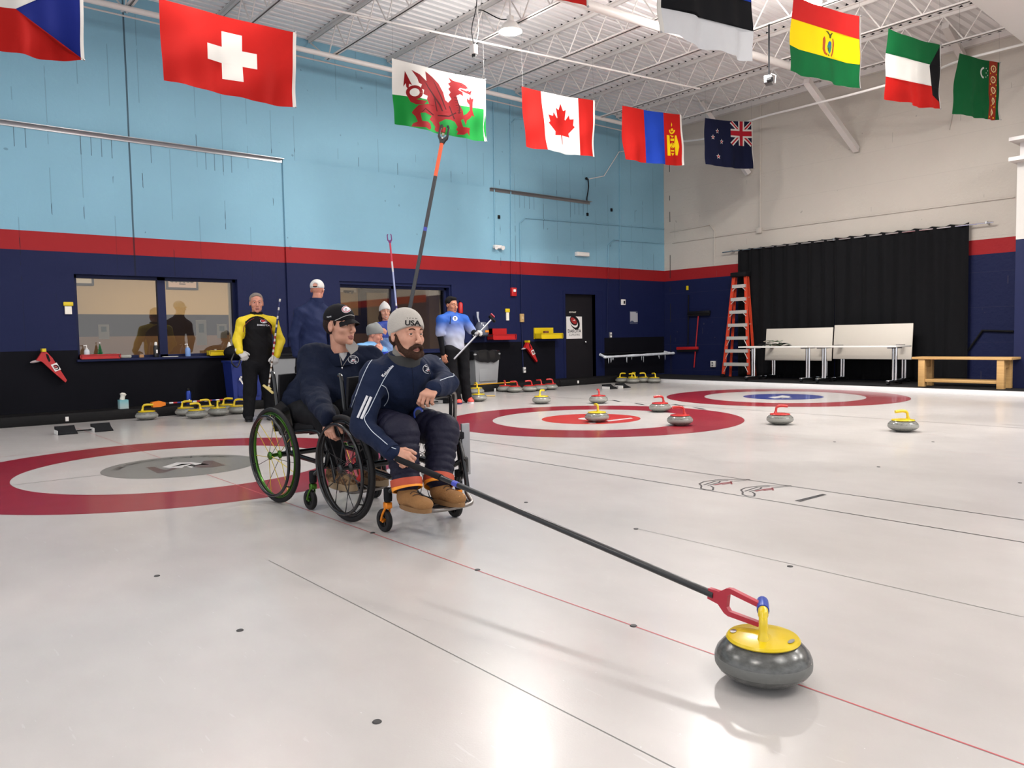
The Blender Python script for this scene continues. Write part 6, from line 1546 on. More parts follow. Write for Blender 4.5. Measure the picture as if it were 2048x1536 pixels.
text_on(bb_, 824.5, 646.5, 'USA', .038, TINK, 'hat_lettering', bn, 1.0, .0, .035, 1.12); text_on(bb_, 823.5, 637, 'T E A M', .010, TINK, 'hat_lettering', bn, 1.25, .02, .0, 1.3)
# jacket
tf = (Vector(J['chest'])-Vector(J['pel'])).normalized(); nf = Vector((0, -1, 0)); nf = (nf-tf*nf.dot(tf)).normalized()
S = SDF(.0065)
S.cap(J['pel'], (2.31, 3.86, .70), .185, .19, .04, flat=(nf, .80)).cap((2.31, 3.86, .70), (2.31, 3.74, .80), .19, .175, .05, flat=(nf, .80)).cap((2.31, 3.74, .80), (2.305, 3.68, .875), .15, .085, .06)
S.cap(J['shR'], J['shL'], .078, .078, .07)
S.chain([J['shR'], J['elR'], J['wrR']], [.076, .064, .046], .03); S.chain([J['shL'], J['elL'], J['wrL']], [.076, .062, .046], .025)
jk = soft('jacket', [S.mesh(wrinkle=.0042)], [NAVJ], p1, 'navy zip jacket with pale piping')
bj = bvh(jk)
na = (Vector(HC1)-Vector(J['neck'])).normalized()
ringband(Vector(J['neck'])+Vector((0, .005, -.035)), na+Vector((0, .25, 0)), [(.088, 0), (.098, .02), (.094, .065), (.087, .085), (.080, .083), (.080, .02)], mat('charcoal_collar', srgb(62, 62, 62), .8), 'collar', p1, 'charcoal lined stand-up collar', sq=(1.02, .92))
ringband(Vector(J['neck'])+Vector((0, -.010, .022)), na, [(.070, -.03), (.080, .0), (.078, .03), (.072, .052), (.062, .056)], mat('grey_gaiter', srgb(124, 120, 114), .85, bump=.4, bscale=60), 'neck_warmer', p1, 'grey neck warmer', sq=(1, .95))
for pts in ([(766, 707), (744, 720), (728, 748), (712, 790), (700, 825), (694, 858), (700, 872)], [(786, 731), (776, 746), (763, 768), (750, 795), (737, 822), (729, 838), (742, 860), (762, 878), (780, 893), (792, 898)], [(763, 770), (772, 776), (777, 790), (775, 802), (768, 812)],
            [(852, 704), (868, 703), (880, 706), (890, 722), (900, 740), (908, 751), (896, 755), (880, 761)], [(880, 706), (883, 712), (879, 719)], [(694, 862), (706, 880), (730, 896), (760, 908)]): piping(bj, pts, .0042, PIPE, 'piping', jk)
for a, b in (((735, 792), (716, 836)), ((742, 794), (723, 838))):
    P = [cast(bj, a[0]+(b[0]-a[0])*k/6, a[1]+(b[1]-a[1])*k/6, .002) for k in range(7)]; P = [h[0] for h in P if h]
    MB().tube(P, .0082, BADGE_W, 8, flat=.5).build('sleeve_stripe', jk, 'white reflective sleeve stripe')
h = cast(bj, 856, 738); badge(bj, h[0], RT, UP, .026, emblem_layers(), 'chest_badge', jk, 'round white and dark chest badge')
text_on(bj, 775, 742, 'Columbia', .020, BADGE_W, 'sleeve_lettering', jk, 1.0, .87, .03); h = cast(bj, 765, 751)
if h: badge(bj, h[0], RT, UP, .008, [(BADGE_W, [(-.9, 0), (0, -.9), (.9, 0), (0, .9)])], 'diamond_mark', jk)
piping(bj, [(824, 735), (826, 760), (828, 790)], .003, BADGE_D, 'zip', jk)
# puffer trousers
PUF = mat('navy_quilted_nylon', srgb(18, 17, 38), .62, spec=.25, noise=.08, nscale=10, bump=.5, bscale=26)
S = SDF(.0065); S.ell((2.315, 3.93, .57), (.19, .15, .10), k=.04)
for e in 'RL': S.cap(J['hp'+e], J['kn'+e], .098, .093, .03, q=(6.5, .011)); S.cap(J['kn'+e], J['an'+e], .093, .070, .02, q=(6.5, .012))
tr_ = soft('trousers', [S.mesh(wrinkle=.0015)], [PUF], p1, 'navy quilted trousers')
for e in 'RL':
    an = Vector(J['an'+e]); ax = (an-Vector(J['kn'+e])).normalized(); rr_ = .070
    ringband(an+ax*.0, ax, CUFF_P(.081, .038), mat('rust_strap', srgb(172, 66, 38), .6), 'leg_strap', p1, 'rust orange leg strap', sq=(1, 1.05)); ringband(an+ax*.034, ax+Vector((0, -.1, 0)), CUFF_P(.079, .022), mat('amber_strap', srgb(236, 146, 34), .6), 'leg_strap', p1, 'amber leg strap', sq=(1, 1.05))
    S = SDF(.006); S.cap(an+ax*.02, (an.x, an.y-.0, .19), .050, .046, .01); soft('sock', [S.mesh()], [BLKM], p1)
SUED = mat('tan_suede', srgb(134, 94, 52), .85, noise=.1, nscale=30, bump=.3, bscale=150); TSOLE = mat('tan_sole', srgb(122, 88, 52), .8)
for e, px in (('R', 0), ('L', 1)):
    an = Vector(J['an'+e]); hz = .152
    b_ = shoe((an.x-.005, 3.47, hz), (an.x-.0, 3.225, hz), SUED, TSOLE, p1, 'boot', .13, .050, label='tan suede lace-up boot')
    q = MB(); 
    bb0 = bvh(b_)
    for k in range(4):
        y = 3.372-.020*k; P = []
        for dx_ in (-.024, -.012, 0, .012, .024):
            h_ = bb0.ray_cast(Vector((an.x+dx_, y+.1, hz+.3)), Vector((0, -.35, -1)).normalized())
            if h_[0] is not None: P.append(h_[0]+Vector((0, -.001, .002)))
        if len(P) > 2: q.tube(P, .0028, mat('boot_lace', srgb(72, 50, 34), .8), 6)
    q.build('laces', b_)
# badge with lanyard at the waist
h = cast(bvh(tr_, jk), 835, 828)
q = MB(); c = h[0] if h else Vector((2.3, 3.5, .62)); M = frame(c+Vector((0, -.012, 0)), RT, UP); q.lathe([(0, -.004), (.026, -.004), (.030, 0), (.026, .005), (0, .005)], mat('blue_token', srgb(30, 60, 160), .3), 24, M @ Matrix.Scale(1.35, 4, (0, 1, 0))); q.lathe([(0, .0055), (.019, .0055), (.019, .004)], BLK, 20, M @ Matrix.Scale(1.3, 4, (0, 1, 0)))
tag(q.build('waist_tag'), 'blue and black oval tag hanging at the waist of the bearded person', 'tag')
ringband(Vector(J['wrL'])+(Vector(J['elL'])-Vector(J['wrL'])).normalized()*-.012, Vector(J['elL'])-Vector(J['wrL']), CUFF_P(.046, .03), NAVJ, 'cuff', p1); ringband(Vector(J['wrR'])+(Vector(J['elR'])-Vector(J['wrR'])).normalized()*-.012, Vector(J['elR'])-Vector(J['wrR']), CUFF_P(.046, .03), NAVJ, 'cuff', p1)

# delivery stick with red fork on the big stone
ds = thing('delivery_stick', 'long black delivery stick with red fork pressing on the foreground stone', 'stick', STK1)
q = MB(); F0 = STK1-sd*.17; q.tube([STK0-sd*.03, F0], .0125, BLK, 14); q.build('shaft', ds)
q = MB(); q.tube([STK0-sd*.04, STK0+sd*.36], .0155, BLKM, 14); q.build('grip', ds); 
q = MB(); q.tube([STK0+sd*.46, STK0+sd*.50], .0135, mat('blue_band', srgb(60, 70, 170), .4), 12); q.build('band', ds, 'blue band on the black shaft')
FORK = mat('fork_red', srgb(170, 32, 52), .4); sv = sd.cross(Vector((0, 0, 1))).normalized(); up_ = sv.cross(sd)
M = frame(F0, sd, up_); q = MB()
outer = [(-.02, -.017), (-.02, .017), (.02, .020), (.045, .040), (.060, .044), (.165, .036), (.172, .028), (.165, .022), (.062, .028), (.052, .018), (.052, -.018), (.062, -.028), (.165, -.022), (.172, -.028), (.165, -.036), (.060, -.044), (.045, -.040), (.02, -.020)]
q.prism(outer, .016, FORK, M @ Matrix.Translation((0, 0, -.008))); q.build('fork', ds, 'red two-pronged fork')
# upright stick behind the beanie
def stick(a, b, lb, segs, headm, w=.0125, hs=1.0):
    a, b = Vector(a), Vector(b); d = (b-a); L_ = d.length; d.normalize(); o = thing('delivery_stick', lb, 'stick', a)
    q = MB()
    for u0, u1, m in segs: q.tube([a+d*(L_*u0), a+d*(L_*u1)], w, m, 12)
    q.build('shaft', o)
    M = frame(b, d, RT); q = MB()
    O = [(0, -.014), (0, .014), (.02, .020), (.04, .034), (.11, .034), (.125, .026), (.125, .014), (.12, .012), (.112, .022), (.05, .022), (.038, .012), (.038, -.012), (.05, -.022), (.112, -.022), (.12, -.012), (.125, -.014), (.125, -.026), (.11, -.034), (.04, -.034), (.02, -.020)]
    q.prism([(x*hs, y*hs) for x, y in O], .03*hs, headm, M @ Matrix.Translation((0, 0, -.015*hs))); q.build('stick_head', o); return o, M
ORS = mat('orange_shaft', srgb(240, 96, 52), .4); DKS = mat('charcoal_shaft', srgb(48, 48, 52), .4); BBAND = mat('blue_band', srgb(60, 70, 170), .4)
a = YP(4.36, 784, 800); b = YP(4.36, 883.5, 287)
st_, M = stick(a, b, 'tall stick with orange upper shaft and black head rising above the beige beanie', [(0, .65, DKS), (.65, .665, BBAND), (.665, .868, DKS), (.868, 1.0, ORS)], BLK, .0125)
q = MB(); q.ball((0, 0, 0), (.009, .009, .012), CHROME, 10, M @ Matrix.Translation((.03, 0, -.018))); q.rbox((.05, -.01, -.014), (.07, .008, .0), mat('pale_pad', srgb(150, 146, 120), .6), .003, M); q.rbox((.075, -.010, -.014), (.11, .010, 0), REDP, .003, M); q.build('head_insert', st_, 'red and pale insert in the black head')
PST = mat('purple_print', srgb(60, 40, 110), .4); SILV = mat('silver_blue_shaft', srgb(160, 170, 210), .35); CRS = mat('crimson_shaft', srgb(190, 44, 70), .4)
a = YP(9.7, 806, 745); b = YP(9.7, 780, 486)
stick(a, b, 'thin red and pale patterned stick standing above the person in the white hat', [(0, .42, CRS)]+[(.42+.02*k, .44+.02*k, (PST, BADGE_W)[k % 2]) for k in range(6)]+[(.54, .78, SILV), (.78, .86, BADGE_W), (.86, 1.0, CRS)], mat('violet_head', srgb(110, 40, 110), .4), .0125, 1.0)
# ---- the person behind in the black cap, holding the front wheel
J = dict(pel=(2.275, 4.80, .60), chest=YP(4.66, 678, 762), neck=YP(4.62, 683, 712), shR=YP(4.74, 626, 716), shL=YP(4.62, 740, 716),
         elR=YP(4.55, 630, 790), wrR=XP(2.035, 656, 836), elL=YP(4.40, 790, 790), wrL=YP(4.34, 786, 812),
         hpR=(2.17, 4.80, .56), hpL=(2.38, 4.80, .56), knR=(2.16, 4.36, .56), knL=(2.40, 4.36, .56), anR=(2.17, 4.26, .30), anL=(2.38, 4.24, .30))
HC2 = YP(4.585, 681, 653); T2 = headmat(HC2, (.36, -1, -.03), (.0, -.06, 1)) @ Matrix.Scale(1.05, 4)
hd = head_sdf(.0028, w=1.0, jaw=1.05)
hR = hand_parts(J['wrR'], (-.12, -.30, -.94), (-.90, -.40, .1), True, [(.45, .8, .5), (.5, .85, .5), (.55, .9, .5), (.6, .9, .5)], [(.7, .7, -.5), (.4, .9, -.4), (.2, .95, -.3)], 1.0)
hL = hand_parts(J['wrL'], (0, -.9, .1), (.2, 0, 1), False, [(.9, 1, .7)]*4, None, 1.0, .004)
p2 = body('person in black ball cap and navy quarter-zip gripping the wheel of the front wheelchair', J, SKINM, hd, T2, hands=[hR, hL])
eyes(T2, (-.05, 1, -.06), p2); brows(T2, HDB, p2, .0034)
S = SDF(.004); S.ell((0, -.035, .015), (.081, .082, .075), k=.01)
for e in (-1, 1): S.chain([(e*.073, .020, .03), (e*.071, .018, .008)], [.009, .005], .008)
S.box((0, .05, -.06), (.2, .06, .055), None, .001, .003, op='s'); soft('hair', [S.mesh(wrinkle=.0012, T=T2)], [HDB], p2)
CAPM = mat('black_cap_twill', srgb(14, 13, 17), .8, bump=.15, bscale=300)
S = SDF(.004); S.ell((0, -.012, .052), (.0845, .104, .088), k=.01).cap((0, -.012, .136), (0, -.012, .139), .006, .006, .004); S.box((0, 0, -.16), (.3, .3, .196), np.array(Matrix.Rotation(-.06, 3, 'X')), .001, .002, op='s')
cp = soft('cap', [S.mesh(T=T2)], [CAPM], p2, 'black ball cap with round pink patch'); capvisor(T2, CAPM, cp, mat('grey_piping', srgb(150, 146, 144), .5))
bc = bvh(cp); h = cast(bc, 692, 618.5)
piping(bc, [(664, 643), (675, 639), (688, 633), (700, 630), (709, 632)], .005, mat('grey_piping', srgb(150, 146, 144), .5), 'seam_piping', cp, 'pale piping along the visor seam')
if h: badge(bc, h[0], RT, UP, .0255, [(BADGE_W, circ(0, 0, 1, 24)), (mat('patch_pink', srgb(170, 84, 92), .6), circ(0, 0, .9, 24)), (BADGE_W, circ(0, 0, .66, 24)), (BADGE_D, [(-.2, .1), (.15, .25), (.1, .05), (-.15, -.05)]), (mat('patch_pink', srgb(170, 84, 92), .6), [(-.3, -.2), (.35, -.1), (.1, -.4), (-.2, -.38)])], 'cap_patch', cp)
text_on(bc, 658, 634, 'TEAM', .014, BADGE_W, 'cap_lettering', cp, 1.0, .10, 0)
tf = (Vector(J['neck'])-Vector(J['pel'])).normalized(); nf = Vector((.3, -1, 0)); nf = (nf-tf*nf.dot(tf)).normalized(); xs_ = tf.cross(nf)
S = SDF(.007); P0, Pc, Pn = Vector(J['pel']), Vector(J['chest']), Vector(J['neck'])
S.cap(P0+Vector((0, .02, .0)), P0.lerp(Pc, .5)+Vector((0, .03, 0)), .20, .21, .05, flat=(nf, .80)).cap(P0.lerp(Pc, .5)+Vector((0, .03, 0)), Pc+Vector((0, .05, -.03)), .21, .19, .05, flat=(nf, .80)).cap(Pc+Vector((0, .05, -.03)), Pn+Vector((0, .02, -.03)), .16, .07, .05)
S.cap(J['shR'], J['shL'], .085, .085, .07); S.chain([J['shR'], J['elR'], J['wrR']], [.098, .082, .052], .04); S.chain([J['shL'], J['elL'], J['wrL']], [.076, .062, .045], .03)
NAV2 = mat('midnight_fleece', srgb(14, 22, 42), .85, bump=.8, bscale=15, noise=.12, nscale=9)
jk2 = soft('jacket', [S.mesh(wrinkle=.005)], [NAV2], p2, 'dark navy quarter-zip pullover'); b2_ = bvh(jk2)
na = (Vector(HC2)-Pn).normalized(); GRC = mat('grey_collar', srgb(130, 126, 122), .85)
ringband(Pn+Vector((0, 0, -.035)), na+Vector((0, .15, 0)), [(.090, -.02), (.092, .02), (.088, .055), (.084, .062), (.078, .06), (.078, 0)], NAV2, 'collar', p2, sq=(1, .95)); b2_ = bvh(jk2, bpy.data.objects[-1] if False else [o for o in bpy.data.objects if o.name.startswith('collar') and o.parent == p2][0]); q = MB()
pts = [YP(yy, *p) for p, yy in (((703, 709), 4.47), ((715, 700), 4.49), ((717, 692), 4.51), ((701, 674), 4.55), ((692, 684), 4.53), ((694, 697), 4.49))]
q.add(pts+[p+Vector((-.003, .006, 0)) for p in pts], [(0, 1, 2, 3, 4, 5), (11, 10, 9, 8, 7, 6)]+[(i, (i+1) % 6+6 if False else i+6, (i+1) % 6+6, (i+1) % 6) for i in range(6)], GRC); q.build('collar_flap', p2, 'light grey folded collar lining')
q = MB(); h = cast(b2_, 686, 710)
if h: stick_on(b2_, h[0], RT, UP, finer((lambda P: (P, tess(P)))([(-.028, .03), (.026, .034), (.02, -.004), (.0, -.04), (-.016, -.008)]), .012), mat('white_undershirt', srgb(176, 172, 172), .8), .003, q); q.build('undershirt', p2, 'white undershirt at the open neck')
piping(b2_, [(676, 700), (681, 718), (684, 736)], .005, GRC, 'zip', jk2); piping(b2_, [(708, 702), (695, 718), (684, 735)], .004, GRC, 'zip_edge', jk2); MB().ball((cast(b2_, 684, 736) or [Pn])[0], (.005, .004, .010), CHROME).build('zip_pull', jk2)
h = cast(b2_, 706, 719)
if h: badge(b2_, h[0], RT, UP, .027, emblem_layers(), 'chest_badge', jk2)
BTR = mat('black_trousers', srgb(15, 15, 19), .8, noise=.1, nscale=20)
S = SDF(.008); S.ell((2.275, 4.80, .56), (.185, .15, .10), k=.04)
for e in 'RL': S.chain([J['hp'+e], J['kn'+e], J['an'+e]], [.098, .080, .060], .03)
soft('trousers', [S.mesh(wrinkle=.003)], [BTR], p2)
CAMO = NG('camo_boot', .8, .3); a_ = CAMO.noise(22, 2); CAMOM = CAMO.done(CAMO.mix(CAMO.m('GREATER_THAN', a_, .52), CAMO.mix(CAMO.m('GREATER_THAN', CAMO.noise(35, 1), .55), srgb(112, 82, 54), srgb(76, 54, 36)), srgb(134, 108, 78)))
for e, dx in (('R', -.0), ('L', .0)):
    x = J['an'+e][0]; b_ = shoe((x, 4.34, .142), (x+.01, 4.06, .142), CAMOM, mat('boot_sole_tan', srgb(150, 128, 100), .8), p2, 'boot', .19, .055, label='brown camouflage winter boot', sh=.035, sw=.056)
    q = MB()
    for k in range(4): y = 4.235-.02*k; z = .142+.17-.022*k; q.tube([(x-.022, y-.01, z-.004), (x, y-.018, z+.004), (x+.022, y-.01, z-.004)], .003, BLKM, 6)
    q.build('laces', b_)
q = MB(); q.tube(smooth_path([(2.20, 4.10, .33), (2.205, 4.04, .28), (2.21, 4.03, .24), (2.20, 4.06, .20)], 4), .014, REDP, 8); tag(q.build('red_strap'), 'short red strap hanging in front of the camouflage boots', 'strap')

# ---- standing players
def stander(label, Y0, jp, hc, fwd, skin, up=(0, 0, 1), vox=.005, hs=1.0, hands=(), dy={}, fz=0.0, jaw=1.0):
    J = {k: YP(Y0+dy.get(k, 0), *v) for k, v in jp.items()}
    J['ft'] = (fwd[0]*.1, fwd[1]*.1, -.02)
    T = headmat(YP(Y0+dy.get('head', 0), *hc), fwd, up) @ Matrix.Scale(hs, 4)
    hp = []
    for (e, f, b, cu, gl) in hands: hp.append(hand_parts(J['wr'+e], f, b, e == 'R', cu, None, 1.05, .005, wr=.022, glove=gl))
    p = body(label, J, skin, head_sdf(vox, jaw=jaw), T, hands=hp, vox=.02)
    return p, J, T
def shirt(p, J, mats, fwd, vox=.011, w=.165, arm=(.072, .060, .046), lab=(0, 0, 0), nm='jacket', label=None, slc=1.0, wr=.003, labfn=None):
    S = SDF(vox); P0, Pc, Pn = Vector(J['pel']), Vector(J['chest']), Vector(J['neck'])
    S.cap(P0, P0.lerp(Pc, .5), w, w*1.02, .05, lab[0], flat=(fwd, .72)).cap(P0.lerp(Pc, .5), Pc, w*1.02, w*1.02, .05, lab[0], flat=(fwd, .74)).cap(Pc, Pn-Vector((0, 0, .02)), w*.8, .07, .05, lab[1])
    S.cap(J['shR'], J['shL'], .066, .066, .06, lab[1])
    for e in 'RL': S.cap(Pn+Vector((0, 0, -.01)), Vector(J['sh'+e]), .060, .070, .05, lab[1])
    for e in 'RL':
        el = Vector(J['el'+e]); wr_ = Vector(J['wr'+e])
        S.cap(J['sh'+e], el if slc >= 1 else Vector(J['sh'+e]).lerp(el, .92), arm[0], arm[1], .03, lab[2])
        if slc >= 1: S.cap(el, wr_, arm[1], arm[2], .02, lab[2])
    V, Fq, L = S.mesh(wrinkle=wr)
    if labfn: C = V[Fq].mean(1); L = labfn(C, L)
    return soft(nm, [(V, Fq, L)], mats, p, label)
def pants(p, J, m, vox=.012, r=(.105, .082, .066), label=None):
    S = SDF(vox); P0 = Vector(J['pel']); S.ell(P0+Vector((0, 0, -.06)), (.165, .125, .11), k=.04)
    for e in 'RL': S.chain([J['hp'+e], J['kn'+e], J['an'+e]], r, .03)
    return soft('trousers', [S.mesh(wrinkle=.003)], [m], p, label)

# yellow and black jacket
YJ = mat('jacket_yellow', srgb(214, 188, 14), .6, bump=.5, bscale=30); BJ = mat('jacket_black', srgb(15, 14, 17), .75); WGL = mat('glove_white', srgb(186, 184, 182), .6)
jp = dict(pel=(514, 718), chest=(514, 658), neck=(513, 634), shR=(485, 646), shL=(545, 645), elR=(474, 680), wrR=(479, 704), elL=(561, 682), wrL=(553, 712),
          hpR=(500, 730), hpL=(529, 730), knR=(500, 782), knL=(537, 780), anR=(497, 829), anL=(540, 822))
f3 = Vector((-.35, -1, 0)).normalized()
p3, J, T = stander('grey-haired person in yellow and black jacket holding a broom by the left window', 10.05, jp, (513, 607), (-.30, -1, -.05), SKIN2M, hs=1.08, dy=dict(wrR=-.16, wrL=-.16, elR=-.03, elL=-.03),
                   hands=[('R', (.6, -.4, -.7), (0, -1, .3), [(.8, .9, .6)]*4, .002), ('L', (-.35, -.3, -.85), (.3, -.9, .3), [(.9, 1.1, .7)]*4, .002)])
eyes(T, (0, 1, -.05), p3); brows(T, HGY, p3, .003)
S = SDF(.006); S.ell((0, -.030, .045), (.083, .088, .088), k=.01).ell((0, .035, .088), (.055, .040, .028), k=.02); S.ell((0, .095, .03), (.085, .062, .075), k=.01, op='s'); S.box((0, .05, -.06), (.2, .06, .05), None, .001, .003, op='s')
soft('hair', [S.mesh(wrinkle=.002, T=T)], [HGY], p3, 'short receding grey hair')
hx = np.array(Vector((1, -.35, 0)).normalized()); pc = np.array(J['chest']); zs = (J['shR'][2]+J['shL'][2])/2
def lab3(C, L):
    u = (C-pc) @ hx; blk = (C[:, 2] < zs+.085-3.4*u*u) & ((L == 0) | (np.abs(u) < .15)); return np.where(blk & (np.abs(u) < .19), 0, 1)
jk3 = shirt(p3, J, [BJ, YJ], f3, lab=(0, 0, 1), w=.178, vox=.0065, labfn=lab3, label='black jacket with yellow shoulders and sleeves'); b3 = bvh(jk3)
for pts in ([(486, 664), (488, 653), (497, 643), (508, 637)], [(519, 637), (531, 642), (540, 653), (543, 668)]): piping(b3, pts, .008, mat('maroon_trim', srgb(110, 30, 30), .6), 'trim_seam', jk3, lift=.004)
h = cast(b3, 526, 643, .006)
if h:
    badge(b3, h[0], RT, UP, .034, [(BADGE_W, rot_e(0, 0, 1.05, .75, -.3)), (INK, rot_e(.05, .05, .95, .62, -.3)), (BADGE_R, rot_e(-.05, .1, .7, .4, -.3)), (BADGE_W, rot_e(.35, -.35, .6, .25, .5))], 'club_emblem', jk3)
text_on(b3, 526, 650.5, 'DAKOTA', .030, BADGE_W, 'club_lettering', jk3, 1, 0, .03, off=.008)
ringband(Vector(J['neck'])+Vector((0, 0, -.02)), (0, 0, 1), [(.080, 0), (.085, .03), (.080, .085), (.074, .085)], BJ, 'collar', p3, sq=(1, .95))
soft('glove', [hand_parts(J['wrR'], (.6, -.4, -.7), (0, -1, .3), True, [(.8, .9, .6)]*4, None, 1.08, .005, glove=.004)], [WGL], p3, 'white and black glove'); soft('glove', [hand_parts(J['wrL'], (-.35, -.3, -.85), (.3, -.9, .3), False, [(.9, 1.1, .7)]*4, None, 1.08, .005, glove=.004)], [WGL], p3, 'white glove gripping the broom')
pants(p3, J, BTR, r=(.108, .085, .072))
for e in 'RL':
    a = Vector(J['an'+e]); z = 0.0
    shoe((a.x+.02, a.y+.06, z), (a.x-.07, a.y-.20, z), BLKM, BLK, p3, 'boot', .12, .052, vox=.009)
    S = SDF(.007); w_ = Vector(J['wr'+e]); 
    ringband(w_, (Vector(J['el'+e])-w_), CUFF_P(.036, .05, .004), BLKM, 'glove_cuff', p3)
CRMH = mat('cream_broom_head', srgb(204, 186, 120), .6)
def broom(p0, p1, lb, segs, headm, hd_dir, hw=.085, r=.012):
    o = thing('curling_broom', lb, 'broom', p1); q = MB(); d = Vector(p1)-Vector(p0)
    for u0, u1, m in segs: q.tube([Vector(p0)+d*u0, Vector(p0)+d*u1], r, m, 10)
    q.build('shaft', o); hd_ = Vector(hd_dir).normalized(); M = frame(Vector(p1), hd_, d); 
    q = MB(); q.rbox((-hw, -.012, -.03), (hw, .018, .03), headm, .010, M); q.build('broom_head', o); q = MB(); q.rbox((-.03, -.03, -.02), (.03, .0, .02), headm, .008, M); q.build('head_socket', o); return o
WST = mat('shaft_white', srgb(196, 192, 186), .4); RST = mat('shaft_red', srgb(150, 24, 34), .4); NVS = mat('shaft_navy', srgb(24, 34, 84), .4)
a = YP(9.86, 560, 598); b = YP(9.84, 537, 778)
broom(a, b, 'patterned curling broom held by the person in yellow and black', [(0, .03, WST)]+[(.03+.032*k, .062+.032*k, (NVS, NVS, WST)[k % 3]) for k in range(12)]+[(.414+.03*k, .444+.03*k, (RST, WST)[k % 2]) for k in range(8)]+[(.654+.02*k, .674+.02*k, (WST, WST, mat('shaft_brown', srgb(96, 72, 50), .5))[k % 3]) for k in range(17)], CRMH, (RT*.75-UP*.62), .085)

# person seen from behind in white cap
jp = dict(pel=(622, 725), chest=(624, 650), neck=(633, 602), shR=(654, 627), shL=(600, 627), elR=(664, 668), wrR=(660, 700), elL=(588, 672), wrL=(592, 708), hpR=(636, 738), hpL=(606, 738), knR=(640, 790), knL=(604, 790), anR=(640, 842), anL=(604, 842))
f4 = Vector((.55, .85, 0)).normalized()
p4, J, T = stander('person seen from behind in a white mesh cap and navy jacket', 9.5, jp, (635, 580), (.75, .85, 0), SKIN2M, hs=1.05, hands=[])
S = SDF(.006); S.ell((0, -.014, .045), (.086, .105, .088), k=.01); S.box((0, 0, -.16), (.3, .3, .178), None, .001, .002, op='s'); S.ell((0, -.115, .055), (.036, .03, .028), k=.006, op='s')
WCM = mat('cap_white', srgb(200, 198, 194), .8, bump=.4, bscale=120); c4 = soft('cap', [S.mesh(T=T)], [WCM], p4, 'white mesh-back cap with a dark strap'); capvisor(T, WCM, c4)
q = MB(); q.tube([T @ Vector(p) for p in ((-.045, -.096, .035), (0, -.112, .034), (.045, -.096, .035))], .008, BLKM, 8); q.build('cap_strap', c4)
shirt(p4, J, [mat('navy_shell', srgb(22, 32, 66), .7, bump=.1, bscale=60)], f4, w=.18, arm=(.078, .066, .050), label='navy zip jacket seen from behind')
ringband(Vector(J['neck'])+Vector((0, 0, -.05)), Vector((.05, .03, 1)), [(.085, 0), (.090, .03), (.084, .085), (.078, .085)], mat('navy_shell', srgb(22, 32, 66), .7), 'collar', p4)
pants(p4, J, BTR)
for e in 'RL': a = Vector(J['an'+e]); shoe((a.x-.03, a.y-.05, 0), (a.x+.1, a.y+.18, 0), BLKM, BLK, p4, 'shoe', .10, vox=.009)

# person in the light blue shirt
LB = NG('shirt_blue_fade', .6, .3); u_ = LB.ramp(LB.m('ADD', LB.z, LB.m('MULTIPLY', LB.noise(6, 2), .06)), 1.03, 1.33); LBM = LB.done(LB.mix(u_, srgb(178, 182, 196), srgb(36, 84, 168)))
jp = dict(pel=(908, 693), chest=(905, 645), neck=(902, 630), shR=(883, 640), shL=(927, 639), elR=(880, 668), wrR=(886, 708), elL=(944, 662), wrL=(952, 668), hpR=(900, 700), hpL=(925, 700), knR=(905, 752), knL=(929, 752), anR=(914, 799), anL=(934, 796))
f5 = Vector((-.45, -1, 0)).normalized()
p5, J, T = stander('dark-haired person in light blue shirt holding a grey broom by the right window', 10.0, jp, (903.5, 611), (.10, -1, -.1), SKIN3M, hs=1.04, dy=dict(wrL=-.18, elL=-.05), hands=[('R', (.15, -.2, -.95), (-.7, -.6, 0), [(.3, .5, .3)]*4, 0), ('L', (.1, -.75, .4), (0, -.6, .8), [(1.0, 1.1, .7)]*4, .003)], jaw=1.2)
eyes(T, (-.1, 1, -.1), p5); brows(T, HBK, p5, .0032)
S = SDF(.006); S.ell((0, -.028, .056), (.084, .095, .086), k=.01).ell((0, .04, .105), (.055, .04, .026), k=.02); S.ell((0, .105, .02), (.085, .06, .062), k=.01, op='s'); S.box((0, .05, -.06), (.2, .06, .055), None, .001, .003, op='s'); soft('hair', [S.mesh(wrinkle=.002, T=T)], [HBK], p5, 'short black hair')
sh5 = shirt(p5, J, [LBM], f5, w=.165, arm=(.078, .074, .05), slc=.9, nm='shirt', label='short-sleeved shirt fading from blue to white'); b5 = bvh(sh5)
h = cast(b5, 910, 637, .004); 
if h: badge(b5, h[0], RT, UP, .038, [(BADGE_W, circ(0, 0, 1, 20)), (BADGE_D, [(-.4, .0), (.4, .0), (.3, .5), (-.3, .5)]), (mat('badge_grey', srgb(120, 120, 140), .6), [(-.5, -.2), (.5, -.2), (.3, -.6), (-.3, -.6)])], 'chest_badge', sh5)
piping(b5, [(901, 633), (900, 648)], .012, BADGE_D, 'placket', sh5)
ringband(Vector(J['neck'])+Vector((0, 0, -.03)), (0, 0, 1), [(.078, 0), (.085, .02), (.07, .05)], mat('collar_blue', srgb(24, 40, 110), .6), 'collar', p5)
S = SDF(.009); S.cap(J['shR'], J['shL'], .04, .04, .02)
for e in 'RL': S.chain([J['sh'+e], Vector(J['sh'+e]).lerp(Vector(J['el'+e]), .8), J['el'+e], J['wr'+e]], [.045, .052, .050, .038], .02)
soft('undershirt', [S.mesh(wrinkle=.002)], [BTR], p5, 'black undersleeves')
soft('glove', [hand_parts(J['wrL'], (.1, -.75, .4), (0, -.6, .8), False, [(1.0, 1.1, .7)]*4, None, 1.08, .005, glove=.004)], [WGL], p5, 'white glove with dark stripes')
pants(p5, J, BTR, r=(.11, .085, .075))
PK = mat('shoe_coral', srgb(222, 82, 74), .5); WS = mat('shoe_white_sole', srgb(204, 200, 206), .5); PU = mat('shoe_purple', srgb(40, 24, 80), .5)
